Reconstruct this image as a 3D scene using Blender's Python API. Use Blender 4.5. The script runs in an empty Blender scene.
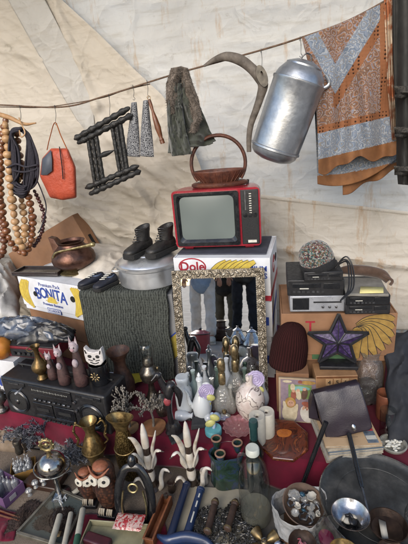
import bpy, math, random
from mathutils import Vector, Matrix, Euler, noise as mnoise
random.seed(11)
S = bpy.context.scene
COL = S.collection
PI = math.pi
R = math.radians

# ---------------------------------------------------------------- camera
CAM_H = 1.6; FPX = 396.0
PITCH = R(-20); ROLL = R(5)
FW = Vector((0, math.cos(PITCH), math.sin(PITCH)))
RT0 = Vector((1, 0, 0)); UP0 = RT0.cross(FW)
RT = RT0*math.cos(ROLL) - UP0*math.sin(ROLL)
UP = UP0*math.cos(ROLL) + RT0*math.sin(ROLL)
EYE = Vector((0, 0, CAM_H))
cam_data = bpy.data.cameras.new('camera')
cam = bpy.data.objects.new('camera', cam_data); COL.objects.link(cam)
cam_data.sensor_fit = 'HORIZONTAL'; cam_data.sensor_width = 36
cam_data.lens = 36*FPX/408
cam_data.clip_start = 0.05; cam_data.clip_end = 500
cam.matrix_world = Matrix(((RT.x, UP.x, -FW.x, EYE.x), (RT.y, UP.y, -FW.y, EYE.y), (RT.z, UP.z, -FW.z, EYE.z), (0, 0, 0, 1)))
S.camera = cam

# survey of the photograph: where a sight line meets a level, a depth or the back wall's direction
def ray(px, py): return (FW*FPX + RT*(px-204) - UP*(py-272))/FPX
def G(px, py, z=0.0):
    d = ray(px, py); return EYE + d*((z-CAM_H)/d.z)
def Wy(px, py, Y):
    d = ray(px, py); return EYE + d*(Y/d.y)
SL = math.tan(R(16))
def V(px, py, c):                       # vertical plane y = c - SL*x (parallel to the back of the stall)
    d = ray(px, py); return EYE + d*(c/(d.y + SL*d.x))
def K(p): return (p-EYE).dot(FW)/FPX     # metres per photo pixel at a point
def HT(px, py, z, pyt):                 # height of an upright thing standing at (px,py) on level z
    return Wy(px, pyt, G(px, py, z).y).z - z
STALL = R(-16)

# ---------------------------------------------------------------- materials
def C(h):
    h = h.lstrip('#'); out = []
    for i in (0, 2, 4):
        c = int(h[i:i+2], 16)/255
        out.append(c/12.92 if c <= .04045 else ((c+.055)/1.055)**2.4)
    return (*out, 1)
MATS = {}
class NT:
    def __init__(s, name):
        m = bpy.data.materials.new(name); m.use_nodes = True
        s.m = m; s.t = m.node_tree; s.t.nodes.clear()
        s.out = s.n('ShaderNodeOutputMaterial')
    def n(s, t, **kw):
        nd = s.t.nodes.new(t)
        for k, v in kw.items():
            if k.startswith('_'): nd.inputs[k[1:].replace('_', ' ')].default_value = v
            else: setattr(nd, k, v)
        return nd
    def l(s, a, b): s.t.links.new(a, b)
    def coords(s, kind='Object'):
        return s.n('ShaderNodeTexCoord').outputs[kind]
    def noise(s, co, scale, detail=4, rough=.55, dist=0):
        n = s.n('ShaderNodeTexNoise'); n.inputs['Scale'].default_value = scale
        n.inputs['Detail'].default_value = detail; n.inputs['Roughness'].default_value = rough; n.inputs['Distortion'].default_value = dist
        s.l(co, n.inputs['Vector']); return n.outputs['Fac']
    def vor(s, co, scale, feature='F1', out='Distance', rnd=1):
        n = s.n('ShaderNodeTexVoronoi', feature=feature); n.inputs['Scale'].default_value = scale; n.inputs['Randomness'].default_value = rnd
        s.l(co, n.inputs['Vector']); return n.outputs[out]
    def ramp(s, fac, stops, interp='LINEAR'):
        r = s.n('ShaderNodeValToRGB'); r.color_ramp.interpolation = interp
        e = r.color_ramp.elements
        while len(e) < len(stops): e.new(.5)
        for el, (p, c) in zip(e, stops): el.position = p; el.color = c if len(c) == 4 else (*c, 1)
        s.l(fac, r.inputs['Fac']); return r.outputs['Color']
    def mix(s, fac, a, b):
        m = s.n('ShaderNodeMix', data_type='RGBA')
        for v, i in ((fac, 0), (a, 6), (b, 7)):
            if hasattr(v, 'is_linked') or hasattr(v, 'links'): s.l(v, m.inputs[i])
            else: m.inputs[i].default_value = v
        return m.outputs[2]
    def math(s, op, a, b=0):
        m = s.n('ShaderNodeMath', operation=op)
        for i, v in enumerate((a, b)):
            if hasattr(v, 'links'): s.l(v, m.inputs[i])
            else: m.inputs[i].default_value = v
        return m.outputs[0]
    def bump(s, h, strength, dist=.01):
        b = s.n('ShaderNodeBump'); b.inputs['Strength'].default_value = strength; b.inputs['Distance'].default_value = dist
        s.l(h, b.inputs['Height']); return b.outputs['Normal']
    def bsdf(s, col, rough=.6, metal=0, normal=None, spec=.5, coat=0, sheen=0, trans=0):
        b = s.n('ShaderNodeBsdfPrincipled')
        if hasattr(col, 'links'): s.l(col, b.inputs['Base Color'])
        else: b.inputs['Base Color'].default_value = col
        if hasattr(rough, 'links'): s.l(rough, b.inputs['Roughness'])
        else: b.inputs['Roughness'].default_value = rough
        b.inputs['Metallic'].default_value = metal
        b.inputs['Specular IOR Level'].default_value = spec
        b.inputs['Coat Weight'].default_value = coat
        b.inputs['Sheen Weight'].default_value = sheen
        if normal is not None: s.l(normal, b.inputs['Normal'])
        return b
    def done(s, sh): s.l(sh if not hasattr(sh, 'outputs') else sh.outputs[0], s.out.inputs['Surface']); return s.m

def mk(name, c1, c2=None, scale=18, rough=.6, metal=0, bump=0, bscale=None, spec=.5, coat=0, sheen=0, lo=.35, hi=.65, bd=.004, rvar=.12):
    """plain surface with mottling, uneven gloss and a little relief"""
    if name in MATS: return MATS[name]
    t = NT(name); co = t.coords()
    a = C(c1); b = C(c2) if c2 else tuple(x*.72 for x in a[:3])+(1,)
    f = t.noise(co, scale, 5, .6)
    col = t.ramp(f, [(lo, a), (hi, b)])
    rg = t.ramp(t.noise(co, scale*1.7, 3), [(.3, (max(.02, rough-rvar),)*3), (.7, (min(1, rough+rvar),)*3)])
    nr = t.bump(t.noise(co, bscale or scale*4, 4), bump, bd) if bump else None
    MATS[name] = t.done(t.bsdf(col, rg, metal, nr, spec, coat, sheen)); return MATS[name]

def glass(name, tint='#ffffff', refl=.9, edge=.55, rough=.03, facet=0, milk=0):
    """thin clear glass: see-through face on, reflecting and denser towards its rims"""
    if name in MATS: return MATS[name]
    t = NT(name)
    lw = t.n('ShaderNodeLayerWeight'); lw.inputs['Blend'].default_value = .35
    c = C(tint)
    col = t.ramp(lw.outputs['Facing'], [(0, c), (.55, tuple(x*.93 for x in c[:3])+(1,)), (1, tuple(x*edge for x in c[:3])+(1,))])
    tr = t.n('ShaderNodeBsdfTransparent'); t.l(col, tr.inputs['Color'])
    gl = t.n('ShaderNodeBsdfGlossy'); gl.inputs['Roughness'].default_value = rough
    l2 = t.n('ShaderNodeLayerWeight'); l2.inputs['Blend'].default_value = .5
    mx = t.n('ShaderNodeMixShader')
    t.l(t.math('MULTIPLY', t.math('ADD', t.math('MULTIPLY', t.math('POWER', l2.outputs['Facing'], 3.0), .6), .08), refl), mx.inputs[0]); t.l(tr.outputs[0], mx.inputs[1]); t.l(gl.outputs[0], mx.inputs[2])
    if facet:
        nr = t.bump(t.vor(t.coords(), facet, 'F1', 'Distance', .6), .9, .006)
        t.l(nr, gl.inputs['Normal']); t.l(nr, l2.inputs['Normal'])
    if milk:
        df = t.n('ShaderNodeBsdfDiffuse'); df.inputs[0].default_value = c
        m2 = t.n('ShaderNodeMixShader'); m2.inputs[0].default_value = milk
        t.l(mx.outputs[0], m2.inputs[1]); t.l(df.outputs[0], m2.inputs[2]); mx = m2
    MATS[name] = t.done(mx); return MATS[name]

def canvas(name, c1, c2, transl=.35, stain=None, weave=900):
    if name in MATS: return MATS[name]
    t = NT(name); co = t.coords()
    big = t.noise(co, 1.6, 6, .62, .4)
    col = t.ramp(big, [(.3, C(c1)), (.72, C(c2))])
    mp = t.n('ShaderNodeMapping'); mp.inputs['Scale'].default_value = (3, 3, 22); t.l(co, mp.inputs['Vector'])
    streak = t.noise(mp.outputs[0], 1.3, 5, .65)
    col = t.mix(t.ramp(streak, [(.5, (0, 0, 0)), (.8, (.5, .5, .5))]), col, C('#a89c86'))
    sp = t.noise(co, 14, 6, .7)
    col = t.mix(t.ramp(sp, [(.6, (0, 0, 0)), (.75, (.42, .42, .42))]), col, C('#8a7f6c'))
    if stain:
        mp2 = t.n('ShaderNodeMapping'); mp2.inputs['Scale'].default_value = (9, 9, 1.2); t.l(co, mp2.inputs['Vector'])
        s2 = t.noise(mp2.outputs[0], 1.1, 6, .7)
        col = t.mix(t.ramp(s2, [(.55, (0, 0, 0)), (.68, (.6, .6, .6))]), col, C(stain))
    h = t.math('ADD', t.math('MULTIPLY', t.noise(co, 7, 5, .6, .8), 1.0), t.math('MULTIPLY', t.noise(co, 60, 3), .12))
    dn = t.n('ShaderNodeTexNoise'); dn.inputs['Scale'].default_value = 2.2; dn.inputs['Detail'].default_value = 3; t.l(co, dn.inputs['Vector'])
    mv = t.n('ShaderNodeMix', data_type='VECTOR'); mv.inputs[0].default_value = .35; t.l(co, mv.inputs[4]); t.l(dn.outputs['Color'], mv.inputs[5])
    for sc, wt in ((3.1, .9), (7.3, .45)):
        cr = t.ramp(t.vor(mv.outputs[1], sc, 'DISTANCE_TO_EDGE'), [(0, (1, 1, 1)), (.10, (.25, .25, .25)), (.3, (0, 0, 0))])
        h = t.math('ADD', h, t.math('MULTIPLY', cr, wt))
    wf = t.n('ShaderNodeTexWave', wave_type='BANDS', bands_direction='Z'); wf.inputs['Scale'].default_value = 160; t.l(co, wf.inputs['Vector'])
    h = t.math('ADD', h, t.math('MULTIPLY', wf.outputs['Fac'], .03))
    nr = t.bump(h, .55, .02)
    b = t.bsdf(col, .75, 0, nr, .25)
    tl = t.n('ShaderNodeBsdfTranslucent'); t.l(col, tl.inputs['Color'])
    mx = t.n('ShaderNodeMixShader'); mx.inputs[0].default_value = transl
    t.l(b.outputs[0], mx.inputs[1]); t.l(tl.outputs[0], mx.inputs[2])
    MATS[name] = t.done(mx); return MATS[name]

# ---------------------------------------------------------------- mesh helper
def frames(pts, closed=False):
    n = len(pts); T = []
    for i in range(n):
        if closed: d = pts[(i+1) % n]-pts[i-1]
        else: d = pts[min(i+1, n-1)]-pts[max(i-1, 0)]
        T.append(d.normalized() if d.length > 1e-9 else Vector((0, 0, 1)))
    up = Vector((0, 0, 1)) if abs(T[0].z) < .9 else Vector((0, 1, 0))
    N = [(up - T[0]*up.dot(T[0])).normalized()]
    for i in range(1, n):
        v = N[-1] - T[i]*N[-1].dot(T[i])
        N.append(v.normalized() if v.length > 1e-6 else N[-1])
    return T, N
def smooth_path(pts, n=6, closed=False):
    P = [Vector(p) for p in pts]; m = len(P); out = []
    rng = range(m if closed else m-1)
    for i in rng:
        p0 = P[i-1] if (closed or i > 0) else P[0]*2-P[1]
        p1 = P[i]; p2 = P[(i+1) % m]
        p3 = P[(i+2) % m] if (closed or i+2 < m) else P[-1]*2-P[-2]
        for k in range(n):
            t = k/n
            out.append(.5*((2*p1)+(p2-p0)*t+(2*p0-5*p1+4*p2-p3)*t*t+(3*p1-p0-3*p2+p3)*t**3))
    if not closed: out.append(P[-1])
    return out
def lerp_list(vals, n):
    out = []
    for i in range(n):
        t = i/(n-1)*(len(vals)-1); j = min(int(t), len(vals)-2); f = t-j
        out.append(vals[j]*(1-f)+vals[j+1]*f)
    return out
def axisT(p0, p1, spin=0):
    p0 = Vector(p0); d = (Vector(p1)-p0).normalized()
    q = Vector((0, 0, 1)).rotation_difference(d)
    return Matrix.Translation(p0) @ q.to_matrix().to_4x4() @ Matrix.Rotation(spin, 4, 'Z')
I4 = Matrix.Identity(4)
class M:
    def __init__(s): s.v = []; s.f = []; s.mi = []; s.uv = {}
    def add(s, vs, fs, T=None, mi=0):
        o = len(s.v)
        s.v += [(T @ Vector(v)) if T is not None else Vector(v) for v in vs]
        for f in fs: s.f.append(tuple(i+o for i in f)); s.mi.append(mi)
        return s
    def box(s, c, d, T=None, mi=0, taper=1):
        x, y, z = (k/2 for k in d); c = Vector(c)
        vs = [c+Vector((sx*x*(taper if sz > 0 else 1), sy*y*(taper if sz > 0 else 1), sz*z)) for sz in (-1, 1) for sy in (-1, 1) for sx in (-1, 1)]
        return s.add(vs, [(0, 2, 3, 1), (4, 5, 7, 6), (0, 1, 5, 4), (2, 6, 7, 3), (0, 4, 6, 2), (1, 3, 7, 5)], T, mi)
    def lathe(s, prof, seg=24, T=None, mi=0, sx=1, sy=1, wob=None):
        vs = []; fs = []; n = len(prof)
        for (r, z) in prof:
            for k in range(seg):
                a = 2*PI*k/seg; rr = r*(wob(a, z) if wob else 1)
                vs.append((rr*math.cos(a)*sx, rr*math.sin(a)*sy, z))
        for i in range(n-1):
            for k in range(seg):
                k2 = (k+1) % seg
                fs.append((i*seg+k, i*seg+k2, (i+1)*seg+k2, (i+1)*seg+k))
        if prof[0][0] > 1e-5: fs.append(tuple(range(seg-1, -1, -1)))
        if prof[-1][0] > 1e-5: fs.append(tuple((n-1)*seg+k for k in range(seg)))
        return s.add(vs, fs, T, mi)
    def tube(s, pts, r, seg=8, closed=False, mi=0, flat=1, T=None):
        P = [Vector(p) for p in pts]; n = len(P)
        rs = lerp_list(list(r), n) if isinstance(r, (list, tuple)) else [r]*n
        Tn, N = frames(P, closed); vs = []; fs = []
        for i in range(n):
            b = Tn[i].cross(N[i])
            for k in range(seg):
                a = 2*PI*k/seg
                vs.append(P[i] + N[i]*(rs[i]*math.cos(a)) + b*(rs[i]*flat*math.sin(a)))
        for i in range(n if closed else n-1):
            j = (i+1) % n
            for k in range(seg):
                k2 = (k+1) % seg; fs.append((i*seg+k, i*seg+k2, j*seg+k2, j*seg+k))
        if not closed: fs += [tuple(range(seg-1, -1, -1)), tuple((n-1)*seg+k for k in range(seg))]
        return s.add(vs, fs, T, mi)
    def ball(s, c, r, u=12, v=8, T=None, mi=0):
        r = (r, r, r) if not isinstance(r, (tuple, list)) else r
        vs = [Vector((0, 0, r[2]))]; fs = []
        for i in range(1, v):
            p = PI*i/v
            for k in range(u):
                a = 2*PI*k/u; vs.append(Vector((r[0]*math.sin(p)*math.cos(a), r[1]*math.sin(p)*math.sin(a), r[2]*math.cos(p))))
        vs.append(Vector((0, 0, -r[2])))
        for k in range(u): fs.append((0, 1+k, 1+(k+1) % u))
        for i in range(v-2):
            for k in range(u):
                k2 = (k+1) % u; a = 1+i*u; fs.append((a+k, a+u+k, a+u+k2, a+k2))
        a = 1+(v-2)*u
        for k in range(u): fs.append((a+k, len(vs)-1, a+(k+1) % u))
        c = Vector(c)
        return s.add([p+c for p in vs], fs, T, mi)
    def prism(s, pts, y0, y1, T=None, mi=0):
        """outline in x,z pushed along y"""
        n = len(pts)
        vs = [(x, y0, z) for x, z in pts]+[(x, y1, z) for x, z in pts]
        fs = [tuple(range(n)), tuple(range(2*n-1, n-1, -1))]+[(i, i+n, (i+1) % n+n, (i+1) % n) for i in range(n)]
        return s.add(vs, fs, T, mi)
    def sheet(s, fn, nu, nv, mif=None):
        o = len(s.v)
        for j in range(nv+1):
            for i in range(nu+1): s.v.append(Vector(fn(i/nu, j/nv)))
        for j in range(nv):
            for i in range(nu):
                a = o+j*(nu+1)+i
                s.uv[len(s.f)] = [(i/nu, j/nv), ((i+1)/nu, j/nv), ((i+1)/nu, (j+1)/nv), (i/nu, (j+1)/nv)]
                s.f.append((a, a+1, a+nu+2, a+nu+1)); s.mi.append(mif((i+.5)/nu, (j+.5)/nv) if mif else 0)
        return s
    def fuzz(s, pts, n, ln, w=.0012, mi=0, spread=1.0, bias=None):
        """short hair-like slivers round a set of points"""
        for _ in range(n):
            p = Vector(random.choice(pts))
            d = Vector((random.gauss(0, 1), random.gauss(0, 1), random.gauss(0, 1))).normalized()*spread
            if bias: d = (d+Vector(bias)).normalized()
            l = ln*random.uniform(.5, 1.2); q = d.orthogonal().normalized()*w
            s.add([p-q, p+q, p+d*l], [(0, 1, 2)], None, mi)
        return s
    def build(s, name, mats, parent=None, smooth=40, bevel=0, bseg=2, sub=0, solid=0, world=False):
        me = bpy.data.meshes.new(name)
        vs = s.v
        if world and parent is not None:
            inv = MW(parent).inverted(); vs = [inv @ v for v in vs]
        me.from_pydata([tuple(v) for v in vs], [], s.f)
        if not isinstance(mats, (list, tuple)): mats = [mats]
        for m in mats: me.materials.append(m)
        me.polygons.foreach_set('material_index', s.mi)
        if s.uv:
            uvl = me.uv_layers.new(name='UVMap')
            for fi, uvs in s.uv.items():
                for li, uv in zip(me.polygons[fi].loop_indices, uvs): uvl.data[li].uv = uv
        me.update()
        if smooth:
            me.polygons.foreach_set('use_smooth', [True]*len(me.polygons)); me.set_sharp_from_angle(angle=R(smooth))
        o = bpy.data.objects.new(name, me); COL.objects.link(o)
        if parent is not None: o.parent = parent
        if solid: md = o.modifiers.new('solid', 'SOLIDIFY'); md.thickness = solid; md.offset = 0
        if bevel: md = o.modifiers.new('bevel', 'BEVEL'); md.width = bevel; md.segments = bseg; md.limit_method = 'ANGLE'; md.angle_limit = R(35)
        if sub: md = o.modifiers.new('sub', 'SUBSURF'); md.levels = sub; md.render_levels = sub
        return o
def MW(o):
    m = o.matrix_basis
    return MW(o.parent) @ m if o.parent else m
def tag(o, label, cat, group=None):
    o['label'] = label; o['category'] = cat
    if group: o['group'] = group
    return o
def thing(name, label, cat, loc=(0, 0, 0), rz=0, group=None, rot=None, s=1):
    o = bpy.data.objects.new(name, None); COL.objects.link(o); o.empty_display_size = .05
    o.location = loc; o.rotation_euler = rot if rot is not None else (0, 0, rz); o.scale = (s, s, s)
    return tag(o, label, cat, group)
def struct(o): o['kind'] = 'structure'; return o
def text(body, size, mat, parent, loc, rot=(PI/2, 0, 0), name='lettering', align='CENTER', ext=.0006, sx=1, font_bold=0, shear=0):
    cu = bpy.data.curves.new('txt', 'FONT'); cu.body = body; cu.size = size; cu.align_x = align; cu.align_y = 'CENTER'; cu.extrude = ext; cu.offset = font_bold; cu.shear = shear
    cu.resolution_u = 3
    tmp = bpy.data.objects.new('txt', cu); COL.objects.link(tmp)
    bpy.context.view_layer.update()
    me = bpy.data.meshes.new_from_object(tmp.evaluated_get(bpy.context.evaluated_depsgraph_get()))
    bpy.data.objects.remove(tmp); bpy.data.curves.remove(cu)
    me.name = name; me.materials.clear(); me.materials.append(mat)
    o = bpy.data.objects.new(name, me); COL.objects.link(o); o.parent = parent
    o.location = loc; o.rotation_euler = rot; o.scale = (sx, 1, 1)
    return o
def ns(x, y, z=0): return mnoise.noise(Vector((x, y, z)))
def edge_at(poly, y):                    # x of a px polyline given as (x,y) at row y
    if y <= poly[0][1]: return poly[0][0]
    for (x0, y0), (x1, y1) in zip(poly, poly[1:]):
        if y <= y1: return x0+(x1-x0)*(y-y0)/(y1-y0)
    return poly[-1][0]
def segdist(x, y, a, b):
    ax, ay = a; bx, by = b; dx, dy = bx-ax, by-ay
    t = max(0, min(1, ((x-ax)*dx+(y-ay)*dy)/(dx*dx+dy*dy)))
    return math.hypot(x-ax-t*dx, y-ay-t*dy)

# ---------------------------------------------------------------- world, sun, look
w = bpy.data.worlds.new('World'); S.world = w; w.use_nodes = True
nt = w.node_tree; bg = nt.nodes['Background']
SUN_EL, SUN_AZ = R(31), R(202)           # azimuth measured clockwise from +y
sky = nt.nodes.new('ShaderNodeTexSky'); sky.sky_type = 'NISHITA'; sky.sun_disc = False
sky.sun_elevation = SUN_EL; sky.sun_rotation = SUN_AZ; sky.air_density = 1.0; sky.dust_density = 1.8; sky.ozone_density = 1.0
nt.links.new(sky.outputs[0], bg.inputs['Color']); bg.inputs['Strength'].default_value = .15
sl = bpy.data.lights.new('sun', 'SUN'); sl.energy = 1.5; sl.angle = R(40); sl.color = (1, .95, .88)
so = bpy.data.objects.new('sun', sl); COL.objects.link(so)
sd = Vector((math.sin(SUN_AZ)*math.cos(SUN_EL), math.cos(SUN_AZ)*math.cos(SUN_EL), math.sin(SUN_EL)))
so.rotation_euler = sd.to_track_quat('Z', 'Y').to_euler(); so.location = sd*8
vs = S.view_settings; S.display_settings.display_device = 'sRGB'
vs.view_transform = 'Standard'; vs.look = 'None'; vs.gamma = 1; vs.exposure = 0.72; vs.use_curve_mapping = False
S.render.engine = 'CYCLES'
S.cycles.use_denoising = True
S.cycles.max_bounces = 8; S.cycles.transparent_max_bounces = 24; S.cycles.caustics_reflective = False; S.cycles.caustics_refractive = False
S.cycles.sample_clamp_indirect = 6
# ================================================================ SETTING
m_ground = mk('dusty dark ground', '#9a938a', '#7d766d', 3, .9, bump=.5, bscale=60)
g = M()
def gfn(u, v):
    x = -40+80*u; y = -40+80*v
    return (x, y, 0.0)
g.sheet(gfn, 4, 4)
struct(g.build('ground', m_ground, smooth=0))

# --- market tent: translucent canvas on a pole frame
m_white = canvas('weathered white canvas', '#e1dfda', '#cdc9c2', .36, '#b98a45')
m_beige = canvas('sun bleached beige canvas', '#e1dacf', '#d0c8ba', .42)
m_fold_shade = canvas('fold shade grey canvas', '#cfcdc8', '#bdbab4', .3)  # greyer tone carries the shade of the turned tarp fold
m_pole = mk('galvanised pole', '#8f9193', '#6f7072', 30, .4, .9)
tent = thing('market_tent', 'weathered white and beige canvas market tent behind and above the stall', 'tent', (0, 2.95, 0))
ddir = Vector((math.cos(R(16)), -math.sin(R(16)), 0)); nrm = Vector((-math.sin(R(16)), -math.cos(R(16)), 0))
def wall_pt(u, v):
    s = -3.4+6.2*u; z = 2.95*v
    p = Vector((0, 2.98, 0))+ddir*s+Vector((0, 0, z))
    d = .035*ns(s*1.1, z*1.4)+.014*ns(s*3+4, z*2.6)+.014*max(0, 1-abs(ns(s*1.6+z*.9, z*4.2-s*.8, 3))*3)**2+.008*max(0, 1-abs(ns(s*4-z*2, z*7+s, 8))*3)**2+.004*ns(s*7, z*9, 2)
    return p+nrm*d
M().sheet(wall_pt, 260, 150).build('back_canvas', m_white, tent, world=True)
# unseen roof from the wall's top forward, its reach set to shade the goods
def shading_roof_pt(u, v):
    s = -3.4+6.2*u
    p = Vector((0, 2.98, 2.95))+ddir*s
    q = p+Vector((0, -1.75*v, .40*v-.10*math.sin(v*PI)+.05*ns(s*1.2, v*3)))
    return q
M().sheet(shading_roof_pt, 60, 24).build('shading_roof', m_white, tent, world=True)
pm = M()
for s in (-3.4, 2.8):
    p = Vector((0, 3.06, 0))+ddir*s
    pm.tube([p, p+Vector((0, 0, 2.95))], .025, 10)
pm.tube([Vector((0, 3.06, 2.97))+ddir*-3.4, Vector((0, 3.06, 2.97))+ddir*2.8], .022, 10)
pm.build('pole_frame', m_pole, tent, world=True)
# beige canvas pulled across the left half; its free edge runs down to the right
FREE = [(20, -60), (40, -25), (62, 0), (100, 35), (135, 70), (162, 95), (185, 128), (200, 165), (214, 215), (225, 330)]
RIDGE = [((-20, 45), (45, 60), 3, .012), ((45, -20), (96, 108), 5, .03), ((96, 108), (150, 215), 7, .04), ((62, 150), (150, 200), 6, .035),
         ((110, 140), (205, 205), 6, .03), ((150, 110), (205, 200), 8, .03), ((20, 140), (120, 235), 9, .03), ((40, 190), (190, 262), 7, .045),
         ((0, 190), (120, 270), 8, .03), ((0, 235), (190, 290), 9, .04), ((100, 225), (170, 235), 4, .02), ((130, 185), (180, 240), 5, .02)]
def beige_pt(u, v):
    py = -70+390*v; e = edge_at(FREE, py)
    px = -170+(e+170)*u
    d = 0
    for a, b, wd, am in RIDGE:
        q = segdist(px, py, a, b); d += am*math.exp(-(q/wd)**2)
    low = max(0, min(1, (py-110)/120))
    pp = px*.64-py*.77; al = px*.77+py*.64            # across and along the pull of the cloth
    f1 = 1-abs(ns(pp*.035+.4*ns(al*.01, pp*.02), al*.006, 5))*2.2
    f2 = 1-abs(ns(pp*.085, al*.014+.3*ns(px*.03, py*.03), 9))*2.2
    f3 = 1-abs(ns(px*.03+py*.02, py*.085-px*.03, 14))*2.2
    d += (.012+.030*low)*max(0, f1)**2+(.006+.012*low)*max(0, f2)**2+.022*low*max(0, f3)**2
    d += .06*low+.012*ns(px*.012, py*.012, 2)
    return V(px, py, 2.87-d)
M().sheet(beige_pt, 240, 240).build('side_canvas', m_beige, tent, world=True, solid=.002)
# strip in front of it: a tarp fold's shaded face put in as grey colour
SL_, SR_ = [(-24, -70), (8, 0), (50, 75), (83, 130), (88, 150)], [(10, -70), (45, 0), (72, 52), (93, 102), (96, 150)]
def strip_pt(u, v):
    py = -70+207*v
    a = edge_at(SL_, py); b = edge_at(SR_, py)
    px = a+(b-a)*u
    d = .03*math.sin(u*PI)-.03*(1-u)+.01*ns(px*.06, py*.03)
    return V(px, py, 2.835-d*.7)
M().sheet(strip_pt, 24, 60).build('fold_shade_strip', m_fold_shade, tent, world=True, solid=.002)
# lower skirt of the wall on the right, gathered under a seam
def skirt_pt(u, v):
    px = 205+330*u
    top = 196+16*(px-270)/138 if px > 225 else 191
    py = top+(330-top)*v
    d = .006+.04*v**.7*(.5+.5*ns(px*.02, py*.012))+.010*ns(px*.012-py*.02, py*.04, 7)*min(1, v*4)+.006*min(1, v*5)*max(0, 1-abs(ns(px*.012-py*.01, py*.07+px*.008, 4))*2.6)**2
    if 0.30 < v < .5: d += .03*math.exp(-((v-.40-.0006*(px-300))/.03)**2)
    return V(px, py, 2.93-d)
M().sheet(skirt_pt, 120, 70).build('wall_skirt', canvas('dusty pale canvas', '#dfdad1', '#cfc8bc', .36, '#b98a45'), tent, world=True, solid=.002)

# stitched hems: the free edge of the beige sheet and the seam above the skirt
hm_ = M()
def hem_pt(u, v):
    py = -60+300*u; px = edge_at(FREE, py)+.8-5.5*v
    q = beige_pt(1-.030*v, (py+70)/390)
    return q+Vector((0, -.004-.003*math.sin(PI*v), 0))
hm_.sheet(hem_pt, 120, 6).build('edge_hem', m_beige, tent, world=True)
def seam_pt(u, v):
    q = skirt_pt(u, .0+.03*v)
    return q+Vector((0, -.006-.004*math.sin(PI*v), .004))
M().sheet(seam_pt, 120, 6).build('seam_band', canvas('dusty pale canvas', '#dfdad1', '#cfc8bc', .36, '#b98a45'), tent, world=True)
stc = M()
for i in range(150):
    q = seam_pt(i/150, .75); q2 = seam_pt((i+.55)/150, .75)
    stc.tube([q+Vector((0, -.004, 0)), q2+Vector((0, -.004, 0))], .0011, 4)
stc.build('stitching', m_beige, tent, world=True)

# --- the low display platform, a red cloth over it
Z1 = .2
m_board = mk('raw pallet board', '#6b5640', '#4a3a2a', 9, .8, bump=.4)
m_red = NT('red velvet'); _co = m_red.coords(); _n = m_red.noise(_co, 6, 5)
m_red = m_red.done(m_red.bsdf(m_red.ramp(_n, [(.3, C('#640e27')), (.75, C('#430819'))]), .9, 0, m_red.bump(m_red.noise(_co, 220, 2), .3, .002), .2, 0, .15))
PF0, PF1 = G(-40, 404, Z1), G(300, 459, Z1)
pdir = (PF1-PF0).normalized(); pback = Vector((-pdir.y, pdir.x, 0))
if pback.y < 0: pback = -pback
plat = thing('display_platform', 'low board platform hidden under the dark red cloth', 'platform', (PF0+PF1)/2*1-Vector((0, 0, Z1)))
PL = (PF1-PF0).length+1.5
pm = M()
T0 = Matrix.Translation(PF0-Vector((0, 0, Z1))-pdir*.3) @ Matrix.Rotation(math.atan2(pdir.y, pdir.x), 4, 'Z')
pm.box((PL/2, .62, Z1-.017), (PL, 1.2, .022), T0); pm.build('board', m_board, plat, world=True)
for x in (.1, PL*.33, PL*.66, PL-.1):
    for y in (.1, 1.1):
        M().box((x, y, (Z1-.03)/2), (.08, .08, Z1-.03), T0).build('leg', m_board, plat, world=True)
def cloth_pt(u, v):
    s = -.35+(PL+.1)*u
    t = -.17+1.38*v                       # <0 : over the front edge
    base = PF0+pdir*s
    fold = .012*math.sin(s*17+2*ns(s*3, 0))+.010*ns(s*9, 1)
    if t < 0:
        dep = -t
        a = min(1, dep/.03)
        return base+Vector((0, 0, .004-dep*.97))-pback*(.012*a+fold*dep*7+.012*dep*8)
    wr = .003*ns(s*7, t*9)+.002*ns(s*19, t*15, 4)
    return base+pback*t+Vector((0, 0, .005+max(-.002, wr)))
tag(M().sheet(cloth_pt, 220, 90).build('red_tablecloth', m_red, solid=.002), 'dark red velvet cloth spread over the low platform and hanging down its front', 'tablecloth')

# --- cartons
m_wcard = mk('white printed card', '#c6c8cd', '#a5a4a2', 5, .7, bump=.5, bscale=11, lo=.42, hi=.78, bd=.008)
m_kraft = mk('brown corrugated card', '#836045', '#664831', 5, .8, bump=.5, bscale=12, lo=.38, hi=.72, bd=.008)
m_blue = mk('blue print', '#27408c', '#22377a', 30, .6)
m_redp = mk('red print', '#96182a', '#7c1424', 30, .6)
m_yel = mk('yellow banana print', '#bfa944', '#a8913a', 40, .6)
m_yel2 = mk('ochre banana print', '#8f7338', '#7a5f2c', 40, .7)
m_ink = mk('dark ink', '#191919', '#121212', 30, .7)
m_grn = mk('green print', '#3b5a3a', '#2e4a2f', 30, .7)
m_hole_shade = mk('painted hole shade', '#0d0c0b', '#090909', 20, .9)  # near black colour stands in for the shade inside a hand hole
def banana(m, pts, wd, y, mi=0, mo=1, out=.0025):
    P = smooth_path([Vector((x, 0, z)) for x, z in pts], 6)
    def strip(wf, yy, mi):
        T, _ = frames(P); n = len(P); L = []; Rr = []
        for i, p in enumerate(P):
            t = i/(n-1); ww = (wd*(math.sin(PI*min(1, max(0, .12+.8*t)))**.6)*.5+wf)
            q = Vector((-T[i].z, 0, T[i].x)); L.append(p+q*ww); Rr.append(p-q*ww)
        poly = L+Rr[::-1]
        for i in range(n-1):
            m.add([(L[i].x, yy, L[i].z), (L[i+1].x, yy, L[i+1].z), (Rr[i+1].x, yy, Rr[i+1].z), (Rr[i].x, yy, Rr[i].z)], [(0, 3, 2, 1)], None, mi)
    strip(out, y+.0004, mo); strip(0, y, mi)
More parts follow.
